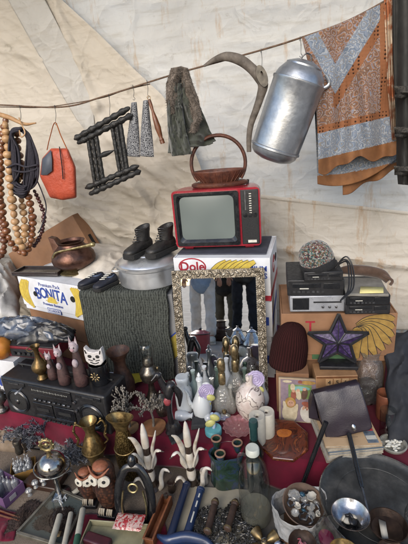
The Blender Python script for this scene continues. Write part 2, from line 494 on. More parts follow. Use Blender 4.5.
def carton(name, label, pL, pR, zt, h, dep, mat, lid=True, group=None, lidm=None, w=None, top=None):
    A = G(*pL, zt); B = G(*pR, zt); d = B-A; d.z = 0
    wd = w or d.length; a = math.atan2(d.y, d.x)
    u = d.normalized(); bk = Vector((-u.y, u.x, 0))
    c = A+u*(wd/2)+bk*(dep/2); c.z = zt-h
    r = thing(name, label, 'carton', c, a, group)
    t = .006
    M().box((0, 0, h/2-.002), (wd-2*t, dep-2*t, h-.004)).build('box_body', mat, r, bevel=.004)
    if lid:
        lm = M(); lh = h*.86
        lm.box((0, -dep/2+t/2, h-lh/2), (wd, t, lh)).box((0, dep/2-t/2, h-lh/2), (wd, t, lh))
        lm.box((-wd/2+t/2, 0, h-lh/2), (t, dep-2*t, lh)).box((wd/2-t/2, 0, h-lh/2), (t, dep-2*t, lh))
        lm.build('lid', lidm or mat, r, bevel=.002)
    return r, wd, h, dep
def hole(r, x, z, dep, rx=.018, rz=.018, side=None):  # flat dark oval on the card, no opening; the hole's shade is painted
    m = M(); n = 18
    pts = [(x+rx*math.cos(2*PI*k/n), z+rz*math.sin(2*PI*k/n)) for k in range(n)]
    if side is None: m.prism(pts, -dep/2-.002, -dep/2+.001)
    else: m.prism([(a-x, b) for a, b in pts], side-.001, side+.002, Matrix.Translation((0, x, 0)) @ Matrix.Rotation(PI/2, 4, 'Z') @ Matrix.Rotation(PI, 4, 'Z') @ Matrix.Scale(-1, 4, (1, 0, 0)) if False else Matrix.Translation((0, 0, 0)))
    m.build('hand_hole_shade', m_hole_shade, r)

# Dole stack (three cartons) behind the mirror
DH = .25
rT, dw, dh, dd = carton('banana_carton', 'white banana carton with red oval and yellow bananas under the television', (173, 258), (270, 258), .95, DH, .42, m_wcard, group='banana cartons')
def dole_print(r, w, h, d, bananas=True):
    y = -d/2-.0012
    p = M()
    n = 24; ov = [(-w*.30+.078*math.cos(2*PI*k/n), h*.80+.050*math.sin(2*PI*k/n)) for k in range(n)]
    p.prism(ov, y+.0004, y+.001, mi=0)
    ov2 = [(-w*.30+.070*math.cos(2*PI*k/n), h*.80+.043*math.sin(2*PI*k/n)) for k in range(n)]
    p.prism(ov2, y, y+.001, mi=1)
    p.build('oval_print', [m_redp, m_wcard], r, smooth=0)
    text('Dole', .07, m_redp, r, (-w*.30, y-.0006, h*.80), font_bold=.0018)
    text('PREMIUM\nBANANAS', .040, m_blue, r, (w*.47, y-.0002, h*.68), align='RIGHT', font_bold=.0008)
    b = M()
    for i in range(6):
        x = -w*.10+i*.030
        banana(b, [(x+.085, h*.93), (x+.035, h*.80), (x-.01, h*.58), (x-.035+i*.012, h*.34)], .034, y-.0016-.0006*i)
    b.build('banana_print', [m_yel, m_ink], r, smooth=0)
    s = M(); s.box((0, -d/2+.0005, h*.10), (w*.998, .004, h*.12)); s.box((w/2-.0005, 0, h*.12), (.004, d*.998, h*.16)); s.build('red_stripe', m_redp, r, smooth=0)
dole_print(rT, dw, dh, dd)
# side face of the top carton: red round mark and a dark oval for the hand hole's shade
sm = M(); n = 20
sm.prism([(.06*math.cos(2*PI*k/n), .05*math.sin(2*PI*k/n)+DH*.62) for k in range(n)], -.0015, .0015, Matrix.Translation((dw/2+.001, -.02, 0)) @ Matrix.Rotation(PI/2, 4, 'Z'))
sm.build('round_print', m_redp, rT, smooth=0)
text('Dole', .05, m_wcard, rT, (dw/2+.003, -.02, DH*.62), (PI/2, 0, PI/2))
hm = M(); hm.prism([(.05*math.cos(2*PI*k/n), .022*math.sin(2*PI*k/n)+DH*.62) for k in range(n)], -.0015, .0015, Matrix.Translation((dw/2+.001, .10, 0)) @ Matrix.Rotation(PI/2, 4, 'Z')); hm.build('hand_hole_shade', m_hole_shade, rT, smooth=0)
# dark insert on top of the box
M().box((-.01, .02, DH+.002), (dw*.94, dd*.80, .006)).build('top_sheet', mk('dark blue card', '#3a3c48', '#2c2e38', 12, .8), rT)
for i, (lab, zt) in enumerate((('white carton with blue lettering under the top banana carton behind the mirror', .70), ('lowest white carton of the stack behind the mirror', .45))):
    A = Vector(rT.location); A.z = zt-DH
    r = thing('banana_carton', lab, 'carton', A+Vector((.006*i, .01+.006*i, 0)), rT.rotation_euler.z+R(1.5*(i+1)), 'banana cartons')
    M().box((0, 0, DH/2-.002), (dw-.012, dd-.012, DH-.006)).build('box_body', m_wcard, r, bevel=.004)
    lm = M(); t = .006; lh = DH*.86
    lm.box((0, -dd/2+t/2, DH-lh/2-.002), (dw, t, lh)).box((0, dd/2-t/2, DH-lh/2-.002), (dw, t, lh)).box((-dw/2+t/2, 0, DH-lh/2-.002), (t, dd-2*t, lh)).box((dw/2-t/2, 0, DH-lh/2-.002), (t, dd-2*t, lh))
    lm.build('lid', m_wcard, r, bevel=.002)
    s = M(); s.box((dw/2-.0005, 0, DH*.5), (.005, dd*.9, .05)); s.box((dw*.44, -dd/2+.0005, DH*.52), (dw*.05, .005, .05)); s.build('blue_stripe', m_blue, r, smooth=0)

# left: two plain cartons, the white one with blue lettering on top
rB, bw, bh, bd = carton('banana_carton', 'white banana carton with blue arched lettering and yellow bunches, left of the green blanket', (17, 276), (82, 287), .785, .235, .34, m_wcard, group='banana cartons')
def bonita_print(r, w, h, d):
    y = -d/2-.0012
    text('Premium Pack', .034, m_blue, r, (.0, y, h*.86))
    # arched word: letters stepped along a shallow arc
    word = 'BONITA'; ww = [.05, .056, .056, .022, .048, .055]; tot = sum(ww); x = -tot/2*.98
    for ch, cw in zip(word, ww):
        xc = x+cw/2; x += cw
        a = xc/.5
        text(ch, .092*(1+.5*abs(xc/tot)), m_blue, r, (xc-.005, y, h*.62-(.35*(1-math.cos(a*1.2)))), (PI/2, a*.4, 0), sx=.82, font_bold=.002)
    s = M(); n = 16
    pts = [(.045*math.cos(PI*k/n), h*.36+.045*math.sin(PI*k/n)) for k in range(n+1)]
    s.prism(pts, y-.001, y+.001)
    for k in range(7):
        a = PI*(k+.5)/7; s.add([(.05*math.cos(a-.1), y, h*.36+.05*math.sin(a-.1)), (.05*math.cos(a+.1), y, h*.36+.05*math.sin(a+.1)), (.066*math.cos(a), y, h*.36+.066*math.sin(a))], [(0, 1, 2)])
    s.build('sun_print', m_yel, r, smooth=0)
    text('Premium Bananas', .026, m_blue, r, (0, y-.0006, h*.30))
    b = M(); b.box((0, y+.0005, h*.12), (.125, .002, .034), mi=0); b.box((0, y, h*.12), (.117, .002, .027), mi=1); b.build('box_print', [m_blue, m_wcard], r, smooth=0)
    text('ECUADOR', .022, m_blue, r, (0, y-.0015, h*.12))
    for sx in (-1, 1):
        b = M()
        for i in range(4):
            x = sx*(w*.35)+sx*i*.016
            banana(b, [(x-sx*.01, h*.92), (x+sx*.022, h*.68), (x+sx*.022, h*.42), (x-sx*.012, h*.10+.01*i)], .036, y-.0006*i)
        b.build('banana_print', [m_yel, mk('ochre line', '#a3862c', '#8f7424')], r, smooth=0)
    hole(r, -w*.25, h*.55, d+.002); hole(r, w*.33, h*.6, d+.002, .02, .02)
bonita_print(rB, bw, bh, bd)
cx = Vector(rB.location)
for i, (lab, zt) in enumerate((('plain brown carton under the white carton with arched lettering', .548), ('lowest brown carton of the left rear stack', .377))):
    r = thing('brown_carton', lab, 'carton', Vector((cx.x-.01*i, cx.y+.02+.01*i, zt-.168)), rB.rotation_euler.z+R(2*i-1))
    M().box((0, 0, .084), (bw*.97, bd*.96, .166)).build('box_body', m_kraft, r, bevel=.004)
    M().box((0, -bd*.48-.0005, .09), (.06, .002, .02)).build('hand_hole_shade', m_hole_shade, r)
# green blanket carton
rG, gw, gh, gd = carton('brown_carton', 'carton completely hidden under the dark green knitted blanket', (84, 293), (150, 293), .755, .55, .36, m_kraft, lid=False)
# front left carton carrying the red record player
rL, lw, lh_, ld = carton('banana_carton', 'white carton with blue letters at the left edge under the red record player', (-75, 352), (13, 362), .45, .245, .30, m_wcard, group='banana cartons')
text('BONITA', .10, m_blue, rL, (lw*.5-.15, -ld/2-.0012, .10), font_bold=.002, sx=.85)
# right carton with bananas
rR, rw, rh, rd = carton('fruit_carton', 'brown cardboard carton printed with a bunch of bananas, right of the mirror', (281, 314), (398, 313), .72, .265, .38, m_kraft)
b = M(); y = -rd/2-.0012
for i in range(8):
    a_ = R(24-i*15); sx_, sz_ = rw*.13, rh*.72; L_ = .205-.006*i
    dx_, dz_ = math.cos(a_), math.sin(a_)
    P_ = [(sx_+.02*dx_, sz_+.02*dz_), (sx_+L_*.40*dx_-.014*dz_, sz_+L_*.40*dz_*.6+.018), (sx_+L_*.78*dx_, sz_+L_*.66*dz_-.004), (sx_+L_*dx_, sz_+L_*.86*dz_-.030)]
    P_ = [(min(rw*.475, max(rw*.02, u_)), max(rh*.07, min(rh*.93, w_))) for u_, w_ in P_]
    banana(b, P_, .040, y-.0007*i, out=.003)
b.build('banana_print', [m_yel2, m_ink], rR, smooth=0)
p = M(); p.box((-rw*.02, y, rh*.10), (rw*.4, .002, rh*.10)); p.build('leaf_print', m_grn, rR, smooth=0)
text('T', .075, m_redp, rR, (-rw*.24, y, rh*.74), font_bold=.001)
r = thing('brown_carton', 'brown carton under the banana printed carton on the right', 'carton', Vector((rR.location.x+.0, rR.location.y+.03, Z1+.006)), rR.rotation_euler.z+R(2))
M().box((0, 0, (.72-.265-Z1-.008)/2), (rw*.94, rd*.9, .72-.265-Z1-.008)).build('box_body', m_kraft, r, bevel=.004)
# shallow brown carton leaning tipped behind the copper pot
r = thing('tipped_carton', 'shallow brown carton tipped on its corner behind the copper pot', 'carton', V(58, 280, 2.62))
F_ = [V(8, 254, 2.62), V(72, 215, 2.70), V(105, 271, 2.62), V(40, 312, 2.54)]
off = V(81, 211.5, 2.80)-F_[1]
B_ = [q+off for q in F_]
M().add(F_+B_, [(0, 3, 2, 1), (4, 5, 6, 7), (0, 1, 5, 4), (1, 2, 6, 5), (2, 3, 7, 6), (3, 0, 4, 7)]).build('box_body', m_kraft, r, world=True, smooth=0, bevel=.003)
fu = (F_[1]-F_[0]).normalized(); fv = (F_[3]-F_[0]).normalized(); fn_ = fu.cross(fv).normalized()
if fn_.y > 0: fn_ = -fn_
def onF(a, b): return F_[0]*(1-a)*(1-b)+F_[1]*a*(1-b)+F_[2]*a*b+F_[3]*(1-a)*b+fn_*.0015
m_fred = mk('faded red print', '#96604c', '#875240', 12, .8)
M().add([onF(.50, .42), onF(.93, .40), onF(.93, .62), onF(.50, .64)], [(0, 1, 2, 3)]).build('red_print', m_fred, r, world=True, smooth=0)
so_ = (F_[2]-F_[1]); sn = so_.cross(off).normalized()
if sn.y > 0: sn = -sn
def onS(a, b): return F_[1]+so_*a+off*b+sn*.0015
M().add([onS(.38, .35), onS(.62, .35), onS(.62, .65), onS(.38, .65)], [(0, 1, 2, 3)]).build('hand_hole_shade', m_hole_shade, r, world=True, smooth=0)
M().add([onF(.0, .49), onF(1, .49), onF(1, .505), onF(0, .505)], [(0, 1, 2, 3)]).build('flap_seam', mk('card seam', '#5f4330', '#513726', 20, .9), r, world=True, smooth=0)
# ================================================================ HANGING ROW
CR = 2.30                                # depth of the line
m_rope = mk('hemp rope', '#6b5544', '#463629', 90, .9, bump=.6, bscale=260, bd=.003)
m_wire = mk('bent steel wire', '#6a6a6a', '#444444', 60, .35, .9)
m_wood_mid = mk('turned brown wood', '#6f4227', '#4b2a17', 14, .45, bump=.2, bscale=80, coat=.2)
m_wood_pale = mk('pale turned wood', '#b08d66', '#93704b', 22, .5, bump=.2, coat=.15)
m_wood_or = mk('orange varnished wood', '#7a4c2b', '#5a341c', 26, .35, coat=.4)
m_black = mk('black painted', '#17171a', '#0e0e10', 30, .45, bump=.15)
m_blackwood = mk('black carved wood', '#1c1b19', '#0c0b0b', 70, .5, bump=.8, bscale=90, bd=.006)
m_alu = None
def sag(pts, n=8): return smooth_path([V(x, y, CR) for x, y in pts], n)
o = M().tube(sag([(-60, 104), (0, 105), (62, 107), (105, 96), (165, 77), (200, 67), (265, 49), (300, 38), (345, 22), (385, 1), (420, -20)]), .0045, 8).build('hanging_line', m_rope)
tag(o, 'brown rope line stretched across the tent that everything hangs from', 'rope')
o = M().tube(smooth_path([V(x, y, CR+.012) for x, y in [(-60, 108), (0, 107), (40, 107.5), (75, 103), (105, 97), (125, 90), (150, 84)]], 8), .0028, 7).build('hanging_line', m_rope)
tag(o, 'thinner second cord running beside the main rope at the upper left', 'rope')
def whook(px, py0, py1, label, c=CR):
    m = M(); a = V(px, py0, c); b = V(px+1, py1, c); k = K(a)
    pts = [a+Vector((0, .006, -.008)), a+Vector((0, .006, .004)), a+Vector((0, 0, .009)), a+Vector((0, -.006, .004)), (a*.6+b*.4)+Vector((.003, 0, 0)), b+Vector((0, 0, .012)), b+Vector((.006, 0, .002)), b+Vector((0, 0, -.006)), b+Vector((-.007, 0, 0))]
    o = m.tube(smooth_path(pts, 5), .0014, 6).build('wire_hook', m_wire); tag(o, label, 'hook', 'wire hooks on the line')
whook(55, 107, 124, 'thin wire hook holding the red pouch by its strap')
whook(20, 107, 126, 'thin wire hook holding the coiled dark rope')
whook(109, 96, 117, 'thin wire hook holding the black carved frame')
whook(133, 87, 99, 'thin wire hook above the longer patterned grey slipper')
whook(147, 82, 97, 'thin wire hook above the shorter slipper and the wooden handle')
whook(261, 51, 70, 'thin wire hook holding the curved wooden harness piece')
whook(300, 39, 56, 'thin wire hook holding the aluminium churn')

# bead strings
def beadstring(label, pts, r, mat, c, cord=True, asp=.8, jit=.0):
    P = smooth_path([V(x, y, c+dz) for x, y, dz in pts], 14); k = K(P[0]); rr = r*k
    root = thing('bead_string', label, 'bead string', P[0], 0, 'strings of wooden beads')
    L = [0]
    for a, b in zip(P, P[1:]): L.append(L[-1]+(b-a).length)
    m = M(); s = rr*.6; j = 0; i = 0
    while s < L[-1]-rr*.6:
        while L[j+1] < s: j += 1
        f = (s-L[j])/(L[j+1]-L[j]); p = P[j].lerp(P[j+1], f); d = (P[j+1]-P[j]).normalized()
        q = rr*(1+random.uniform(-.12, .12)); big = 1 if i % 3 else .72
        prof = [(.25*q*big, -q*asp), (.75*q*big, -q*asp*.72), (q*big, -q*asp*.1), (q*big*.95, q*asp*.35), (.6*q*big, q*asp*.85), (.25*q*big, q*asp)]
        m.lathe(prof, 10, axisT(p, p+d)); s += q*asp*2.02; i += 1
    m.build('beads', mat, root, world=True)
    M().tube(P, rr*.16, 6).build('cord', m_rope, root, world=True)
    return root
beadstring('string of big orange brown wooden beads at the far left edge', [(6, 118, 0), (2, 150, -.03), (1, 195, -.04), (7, 233, -.05), (19, 252, -.06), (29, 248, -.05), (33, 222, -.04), (27, 190, -.02), (20, 160, 0), (16, 128, .02)], 4.2, m_wood_or, CR)
beadstring('string of pale cream wooden beads between the brown ones', [(5, 122, -.03), (8, 155, -.07), (12, 200, -.09), (17, 232, -.09), (22, 247, -.09), (25, 228, -.05), (20, 190, .0), (12, 140, .02)], 4.6, m_wood_pale, CR-.01)
beadstring('string of brown barrel beads cut off by the left edge', [(-6, 122, .0), (-3, 160, -.02), (0, 210, -.03), (4, 248, -.03), (-8, 256, 0), (-14, 200, .02), (-10, 130, .02)], 4.4, m_wood_mid, CR-.02)
beadstring('string of small dark red beads under the coiled rope', [(34, 190, 0), (40, 203, -.02), (44, 216, -.02), (41, 234, -.02), (33, 246, -.02), (30, 232, .01), (31, 205, .02)], 2.5, mk('dark red beads', '#4a1f1c', '#2f1413', 40, .35, coat=.4), CR+.03)
o = M().tube(smooth_path([V(-12, 112, CR+.02), V(8, 117, CR-.01), V(24, 124, CR-.03), V(36, 123, CR-.04)], 5), [.016, .014, .010, .004], 10).build('wooden_peg', m_wood_pale)
tag(o, 'pale pointed wooden peg lying across the tops of the bead strings', 'peg')
# coiled rope
m_coil = mk('dark synthetic rope', '#2b2733', '#17151d', 120, .75, bump=.8, bscale=320, bd=.003)
m = M(); cc = CR-.06
for i in range(30):
    a = random.uniform(-3, 3); b = random.uniform(-6, 3); dz = random.uniform(-.035, .035); t = random.random()**1.3
    xl = 8+11*t+random.uniform(-1, 1); xr = 38-12*t+random.uniform(-1.5, 1.5)
    pts = [V(20+a*.5, 128+3*t, cc+dz), V(12+a*.4, 131+4*t, cc+dz), V(xl, 150, cc+dz*.7), V(xl+1, 172, cc+dz), V(14+a, 186+6*t+b, cc+dz), V(24, 190+6*t+b, cc+dz), V(xr-2, 182+b, cc-dz), V(xr, 160, cc-dz), V(31-4*t, 138+3*t, cc-dz), V(26-2*t, 131+3*t, cc-dz)]
    m.tube(smooth_path(pts, 5, True), .0058, 7, True)
m.tube(smooth_path([V(7, 168, cc-.04), V(16, 164, cc-.055), V(26, 167, cc-.055), V(37, 165, cc-.04), V(36, 169, cc-.03), V(24, 172, cc-.05), V(12, 170, cc-.05)], 4), .0058, 7)
root = thing('rope_coil', 'bundled coil of dark rope hanging beside the red pouch', 'rope coil', V(20, 127, cc))
m.build('coil', m_coil, root, world=True)
M().tube(smooth_path([V(36, 178, cc), V(42, 192, cc), V(46, 205, cc), V(45, 216, cc), V(41, 228, cc), V(38, 233, cc)], 6), .004, 7).build('loose_end', m_coil, root, world=True)
M().tube(smooth_path([V(19, 118, CR), V(22, 125, cc-.02), V(25, 133, cc-.05), V(21, 137, cc-.05), V(19, 128, cc-.03)], 6), .004, 7).build('tie_string', m_wood_pale, root, world=True)

# red pouch
m_pouch = mk('orange red nylon', '#a8452b', '#8e3822', 8, .6, bump=.8, bscale=16, bd=.02)
m_pgrey = mk('grey blue panel cloth', '#4c515c', '#3b4049', 10, .6, bump=.3)
root = thing('pouch', 'orange red zipped pouch with a grey side panel hanging by an orange strap', 'pouch', V(55, 124, CR))
cp = CR-.06
OUT0 = [(51, 148), (68, 148), (76, 167), (77, 198), (63, 200.5), (50, 198), (39.5, 176), (42, 158)]
OUT = []
for i_, (a_, b_) in enumerate(zip(OUT0, OUT0[1:]+OUT0[:1])):
    for f_ in (.03, .35, .65, .97): OUT.append((a_[0]*(1-f_)+b_[0]*f_, a_[1]*(1-f_)+b_[1]*f_))
def pouch_side(m, off, shrink, mi):
    cx_, cy_ = 58, 174
    return [V(cx_+(x-cx_)*shrink, cy_+(y-cy_)*shrink, cp+off) for x, y in OUT]
m = M()
rings = [pouch_side(m, .055, .86, 0), pouch_side(m, .045, .97, 0), pouch_side(m, 0, 1.0, 0), pouch_side(m, -.045, .97, 0), pouch_side(m, -.062, .84, 0), pouch_side(m, -.068, .4, 0)]
n = len(OUT); vs = [p for r_ in rings for p in r_]; fs = [tuple(range(n-1, -1, -1))]
for i in range(len(rings)-1):
    for k in range(n): fs.append((i*n+k, i*n+(k+1) % n, (i+1)*n+(k+1) % n, (i+1)*n+k))
fs.append(tuple((len(rings)-1)*n+k for k in range(n)))
m.add(vs, fs); m.build('pouch_body', m_pouch, root, world=True, smooth=70, sub=1)
m = M(); m.add([V(41, 175, cp-.064), V(42.5, 159, cp-.062), V(51, 150, cp-.064), V(52, 160, cp-.079), V(52, 171, cp-.081), V(47, 175, cp-.076)], [(0, 1, 2, 3, 4, 5)]); m.build('side_panel', m_pgrey, root, world=True, solid=.003)
M().tube(smooth_path([V(59.5, 147, cp-.05), V(60.5, 155, cp-.076), V(62, 166, cp-.080), V(63, 179, cp-.079)], 5), .005, 6, flat=.6).build('zipper', m_black, root, world=True)
M().tube(smooth_path([V(47, 150, cp), V(50, 137, CR-.03), V(55, 122.5, CR-.005), V(61, 136, CR-.03), V(67, 149, cp)], 5), .0055, 6, flat=.4).build('strap', mk('orange webbing', '#b06020', '#95501a', 60, .8), root, world=True)

# black carved frame
root = thing('carved_rack', 'black carved wooden rack with twisted bars and triple posts hanging on the line', 'rack', V(109, 117, CR))
def twist(a, b, r, n=26, ph=0, amp=.28):
    a = Vector(a); b = Vector(b); pr = []
    L = (b-a).length
    for i in range(n+1):
        t = i/n; pr.append((r*(1+amp*math.sin(t*n*1.5+ph))*(.55 if i in (0, n) else 1), t*L))
    return [(r*.3, -.006)]+pr+[(r*.3, L+.006)], axisT(a, b)
cf = CR-.05
def tbar(m, x0, y0, x1, y1, r, dz=0, ph=0, amp=.22):
    pr, T = twist(V(x0, y0, cf+dz), V(x1, y1, cf+dz), r*1.18, 30, ph, amp); m.lathe(pr, 10, T)
for (a, b) in (((75, 139), (129, 108)), ((78, 143), (132, 115)), ((86, 188), (138, 166)), ((90, 194), (140, 171))):
    m = M(); tbar(m, *a, *b, .0135, 0, a[0]); m.build('bar', m_blackwood, root, world=True)
for xs in ((88, 96), (92, 100), (96, 104), (112, 121), (116, 125), (120, 128)):
    m = M(); y0 = 139-(xs[0]-88)*.56; y1 = 189-(xs[1]-96)*.44
    tbar(m, xs[0], y0, xs[1], y1, .0105, .01, xs[0], .07); m.build('post', m_blackwood, root, world=True)
m = M(); pr, T = [(.002, 0), (.012, .02), (.016, .05), (.011, .08), (.003, .11)], axisT(V(98, 157, cf-.02), V(115, 150, cf-.02)); m.lathe(pr, 10, T); m.build('spindle', m_blackwood, root, world=True)
M().tube([V(109, 117, CR), V(103, 124, cf), V(96, 128, cf)], .0015, 5).build('hanging_wire', m_wire, root, world=True)

# two patterned slippers
t = NT('grey patterned knit'); co = t.coords()
f = t.vor(co, 95, 'F1', 'Distance', .55)
m_knit = t.done(t.bsdf(t.ramp(f, [(.28, C('#26272c')), (.5, C('#8f9092')), (.7, C('#3c3d43'))]), .9, 0, t.bump(f, .6, .004), .2))
def flatcloth(name, mat, root, L, Rr, c, thick=.012, nu=14, nv=24, bul=.02, fold=0, seed=0, px_off=0, solid=.004):
    y0 = min(L[0][1], Rr[0][1]); 
    def lr(poly, v):
        T = v*(len(poly)-1); i = min(int(T), len(poly)-2); f = T-i
        return (poly[i][0]*(1-f)+poly[i+1][0]*f, poly[i][1]*(1-f)+poly[i+1][1]*f)
    def fn(u, v):
        a = lr(L, v); b = lr(Rr, v)
        x = a[0]+(b[0]-a[0])*u; y = a[1]+(b[1]-a[1])*u
        d = bul*math.sin(u*PI)*(0.4+.6*math.sin(v*PI)) + fold*math.sin(u*(6+2*v)*PI+2.2*v+seed)*(.3+.7*v)+.4*fold*ns(u*4, v*5, seed)
        return V(x, y, c-d)
    return M().sheet(fn, nu, nv).build(name, mat, root, world=True, solid=solid)
root = thing('knit_slipper', 'longer grey and white patterned knit slipper hanging left of the other', 'slipper', V(134, 98, CR), 0, 'patterned knit slippers on hooks')
flatcloth('upper', m_knit, root, [(132.5, 103), (131, 120), (128, 140), (127, 156)], [(135.5, 102), (137, 118), (139, 140), (140, 157)], CR-.02, solid=.016)
root = thing('knit_slipper', 'grey and white patterned knit slipper hanging beside the turned handle', 'slipper', V(146, 96, CR), 0, 'patterned knit slippers on hooks')
flatcloth('upper', m_knit, root, [(144.5, 101), (143, 120), (141.5, 140), (141, 156)], [(147, 100), (149, 118), (152, 140), (154, 157)], CR-.04, solid=.016)
# turned handle
root = thing('turned_handle', 'turned brown wooden handle with a brass ring hanging next to the slippers', 'handle', V(148, 98, CR-.05))
a, b = V(149, 99, CR-.06), V(162, 141, CR-.06); L = (b-a).length
m = M(); m.lathe([(.001, 0), (.008, .004), (.010, .03), (.007, .06), (.013, .10), (.017, .15), (.012, .19), (.009, .205), (.014, .215), (.008, .225), (.013, .235), (.012, L-.01), (.004, L)], 14, axisT(a, b)); m.build('grip', m_wood_mid, root, world=True)
M().tube([a+Vector((.009*math.cos(t), 0, .009*math.sin(t)+.006)) for t in [i*PI/6 for i in range(12)]], .0015, 5, True).build('ring', mk('dull brass', '#8d6f3a', '#6b5228', 40, .35, .9), root, world=True)

# hooded scarf with fur
m_olive = mk('olive drab cloth', '#34382e', '#232720', 16, .85, bump=.3, bscale=160, sheen=.3)
m_fur = mk('brown grey fur', '#7a7067', '#544b43', 30, .95)
root = thing('hooded_scarf', 'dark olive cloth scarf with a brown fur edge slung over the line', 'scarf', V(180, 66, CR))
def drape(name, mat, L, Rr, c, seed, fold=.03, nf=2.3, nu=44, nv=50, solid=.005, gather=.35):
    def lr(poly, v):
        T = v*(len(poly)-1); i = min(int(T), len(poly)-2); f = T-i
        f = f*f*(3-2*f)*.5+f*.5
        return (poly[i][0]*(1-f)+poly[i+1][0]*f, poly[i][1]*(1-f)+poly[i+1][1]*f)
    def fn(u, v):
        a = lr(L, v); b = lr(Rr, v); w = u+.06*ns(u*3, v*2.2, seed)*math.sin(PI*u)
        x = a[0]+(b[0]-a[0])*w; y = a[1]+(b[1]-a[1])*w+2.5*ns(u*3, seed)*v
        d = .03*math.sin(u*PI)+fold*(gather+(1-gather)*v)*(math.sin(u*nf*2*PI+1.4*ns(v*2, seed)+seed)+.5*ns(u*6, v*2.5, seed+2))+.018*ns(u*5+v*2, v*6-u*2, seed+6)+.02*max(0, 1-abs(ns(u*3+v*3, v*5-u*3, seed+11))*3)**2
        return V(x, y, c-d)
    o = M().sheet(fn, nu, nv).build(name, mat, root, world=True, solid=solid)
    return fn
drape('back_layer', m_olive, [(175, 72), (170, 98), (168, 125), (169, 150)], [(188, 72), (197, 100), (207, 126), (216, 141)], CR+.0, 4, .02, 2.6)
drape('cloth', m_olive, [(177, 78), (173, 104), (170, 130), (168, 153)], [(189, 78), (199, 104), (209, 128), (213, 143)], CR-.045, 1, .024, 1.8)
drape('tail', m_olive, [(172, 82), (167, 104), (168, 130), (172, 156)], [(182, 84), (182, 106), (186, 132), (192, 154)], CR-.085, 7, .018, 1.2, 20, 40)
m = M()
for L_, R_, c_, sd, nn_ in (([(171, 68), (166, 84), (166, 100), (168, 112)], [(182, 66), (178, 84), (177, 100), (175, 114)], CR-.105, 3, 1500), ([(180, 66), (182, 82), (188, 100), (192, 118), (190, 132)], [(188, 68), (193, 84), (199, 100), (202, 118), (196, 134)], CR-.095, 8, 1700)):
    def lr2(poly, v):
        T = v*(len(poly)-1); i = min(int(T), len(poly)-2); f = T-i
        return (poly[i][0]*(1-f)+poly[i+1][0]*f, poly[i][1]*(1-f)+poly[i+1][1]*f)
    def fb(u, v, L_=L_, R_=R_, c_=c_, sd=sd):
        a = lr2(L_, v); b = lr2(R_, v)
        return V(a[0]+(b[0]-a[0])*u, a[1]+(b[1]-a[1])*u, c_-.022*math.sin(PI*u)-.012*ns(u*3, v*4, sd))
    m.sheet(fb, 8, 24)
    for _ in range(nn_):
        p_ = fb(random.random(), random.random()); m.fuzz([p_], 1, .020, .0011, 0, .9, (0, -.35, -.75))
m.build('fur_edge', m_fur, root, world=True, solid=0)

# curved wooden harness piece
m_hame = mk('weathered grey wood', '#625a52', '#3f3831', 25, .7, bump=.4, bscale=70)
root = thing('harness_hame', 'curved grey wooden harness piece with a pierced metal plate hanging on the line', 'harness piece', V(261, 70, CR))
P = smooth_path([V(x, y, CR-.03) for x, y in [(204, 66), (214, 60), (226, 56.5), (240, 60), (251, 68), (259, 77), (263, 85), (260, 98), (256, 110), (251, 124), (249, 138), (249, 152)]], 5)
M().tube(P, [.006, .013, .021, .025, .024, .026, .026, .020, .018, .016, .014, .012], 10, flat=.55).build('curved_arm', m_hame, root, world=True)
m = M(); pl = smooth_path([V(x, y, CR-.052) for x, y in [(257, 66), (262, 66), (267, 74), (268, 83), (264, 87), (259, 82), (256, 74)]], 4, True)
cen = sum(pl, Vector())/len(pl); nn = len(pl); off = Vector((0, .05, 0))
vs = pl+[p+off for p in pl]+[cen+(p-cen)*.22+Vector((0, 0, .012)) for p in pl]+[cen+(p-cen)*.22+Vector((0, 0, .012))+off for p in pl]
fs = []
for k in range(nn):
    k2 = (k+1) % nn; fs += [(k, k2, 2*nn+k2, 2*nn+k), (nn+k, 3*nn+k, 3*nn+k2, nn+k2), (k, nn+k, nn+k2, k2), (2*nn+k, 2*nn+k2, 3*nn+k2, 3*nn+k)]
m.add(vs, fs); m.build('pierced_plate', mk('dull zinc plate', '#57524a', '#423e38', 40, .5, .4), root, world=True)

# aluminium churn
t = NT('dented aluminium'); co = t.coords()
sc = t.noise(co, 9, 4); fine = t.noise(co, 120, 2)
m_alu = t.done(t.bsdf(t.ramp(t.noise(co, 22, 6, .7), [(.3, C('#979ca3')), (.7, C('#b4b9c0'))]), t.ramp(t.noise(co, 40, 4), [(.3, (.30,)*3), (.7, (.42,)*3)]), .92, t.bump(t.math('ADD', sc, t.math('MULTIPLY', fine, .04)), .16, .02), .5))
a, b = V(305, 64, CR-.13), V(272, 158, CR-.13); L = (a-b).length; rad = 24.5*K(b)*.98
root = thing('aluminium_churn', 'dented aluminium milk churn with a lid hanging tilted from the line', 'churn', V(301, 57, CR))
T = axisT(b, a)
m = M(); m.lathe([(.001, -.012), (rad*.5, -.010), (rad*.80, .004), (rad*.94, .022), (rad*.97, .04), (rad*1.03, .043), (rad*1.03, .052), (rad*.99, .056), (rad, L*.3), (rad, L*.55), (rad*.995, L*.80), (rad*1.03, L*.815), (rad*1.03, L*.835), (rad*.98, L*.84), (rad*.9, L*.90), (rad*.72, L*.965), (rad*.62, L*.985)], 48, T); m.build('can_body', m_alu, root, world=True, smooth=35)
m = M(); m.lathe([(rad*.66, L*.955), (rad*.70, L*.965), (rad*.70, L*.985), (rad*.60, L*1.0), (rad*.35, L*1.03), (rad*.1, L*1.035), (.001, L*1.035)], 36, T); m.build('lid', m_alu, root, world=True)
for sx in (1,):
    P = [T @ Vector((sx*rad*(.86+.26*math.sin(t*PI)), -.02, L*(.82+.14*t))) for t in [i/8 for i in range(9)]]
    M().tube(P, .008, 8, flat=.5).build('ear_handle', m_alu, root, world=True)
P = [T @ Vector((.024*math.cos(t), 0, L*1.03+.03*math.sin(t))) for t in [i*PI/10 for i in range(11)]]
M().tube(P, .0035, 6).build('bail', m_wire, root, world=True)

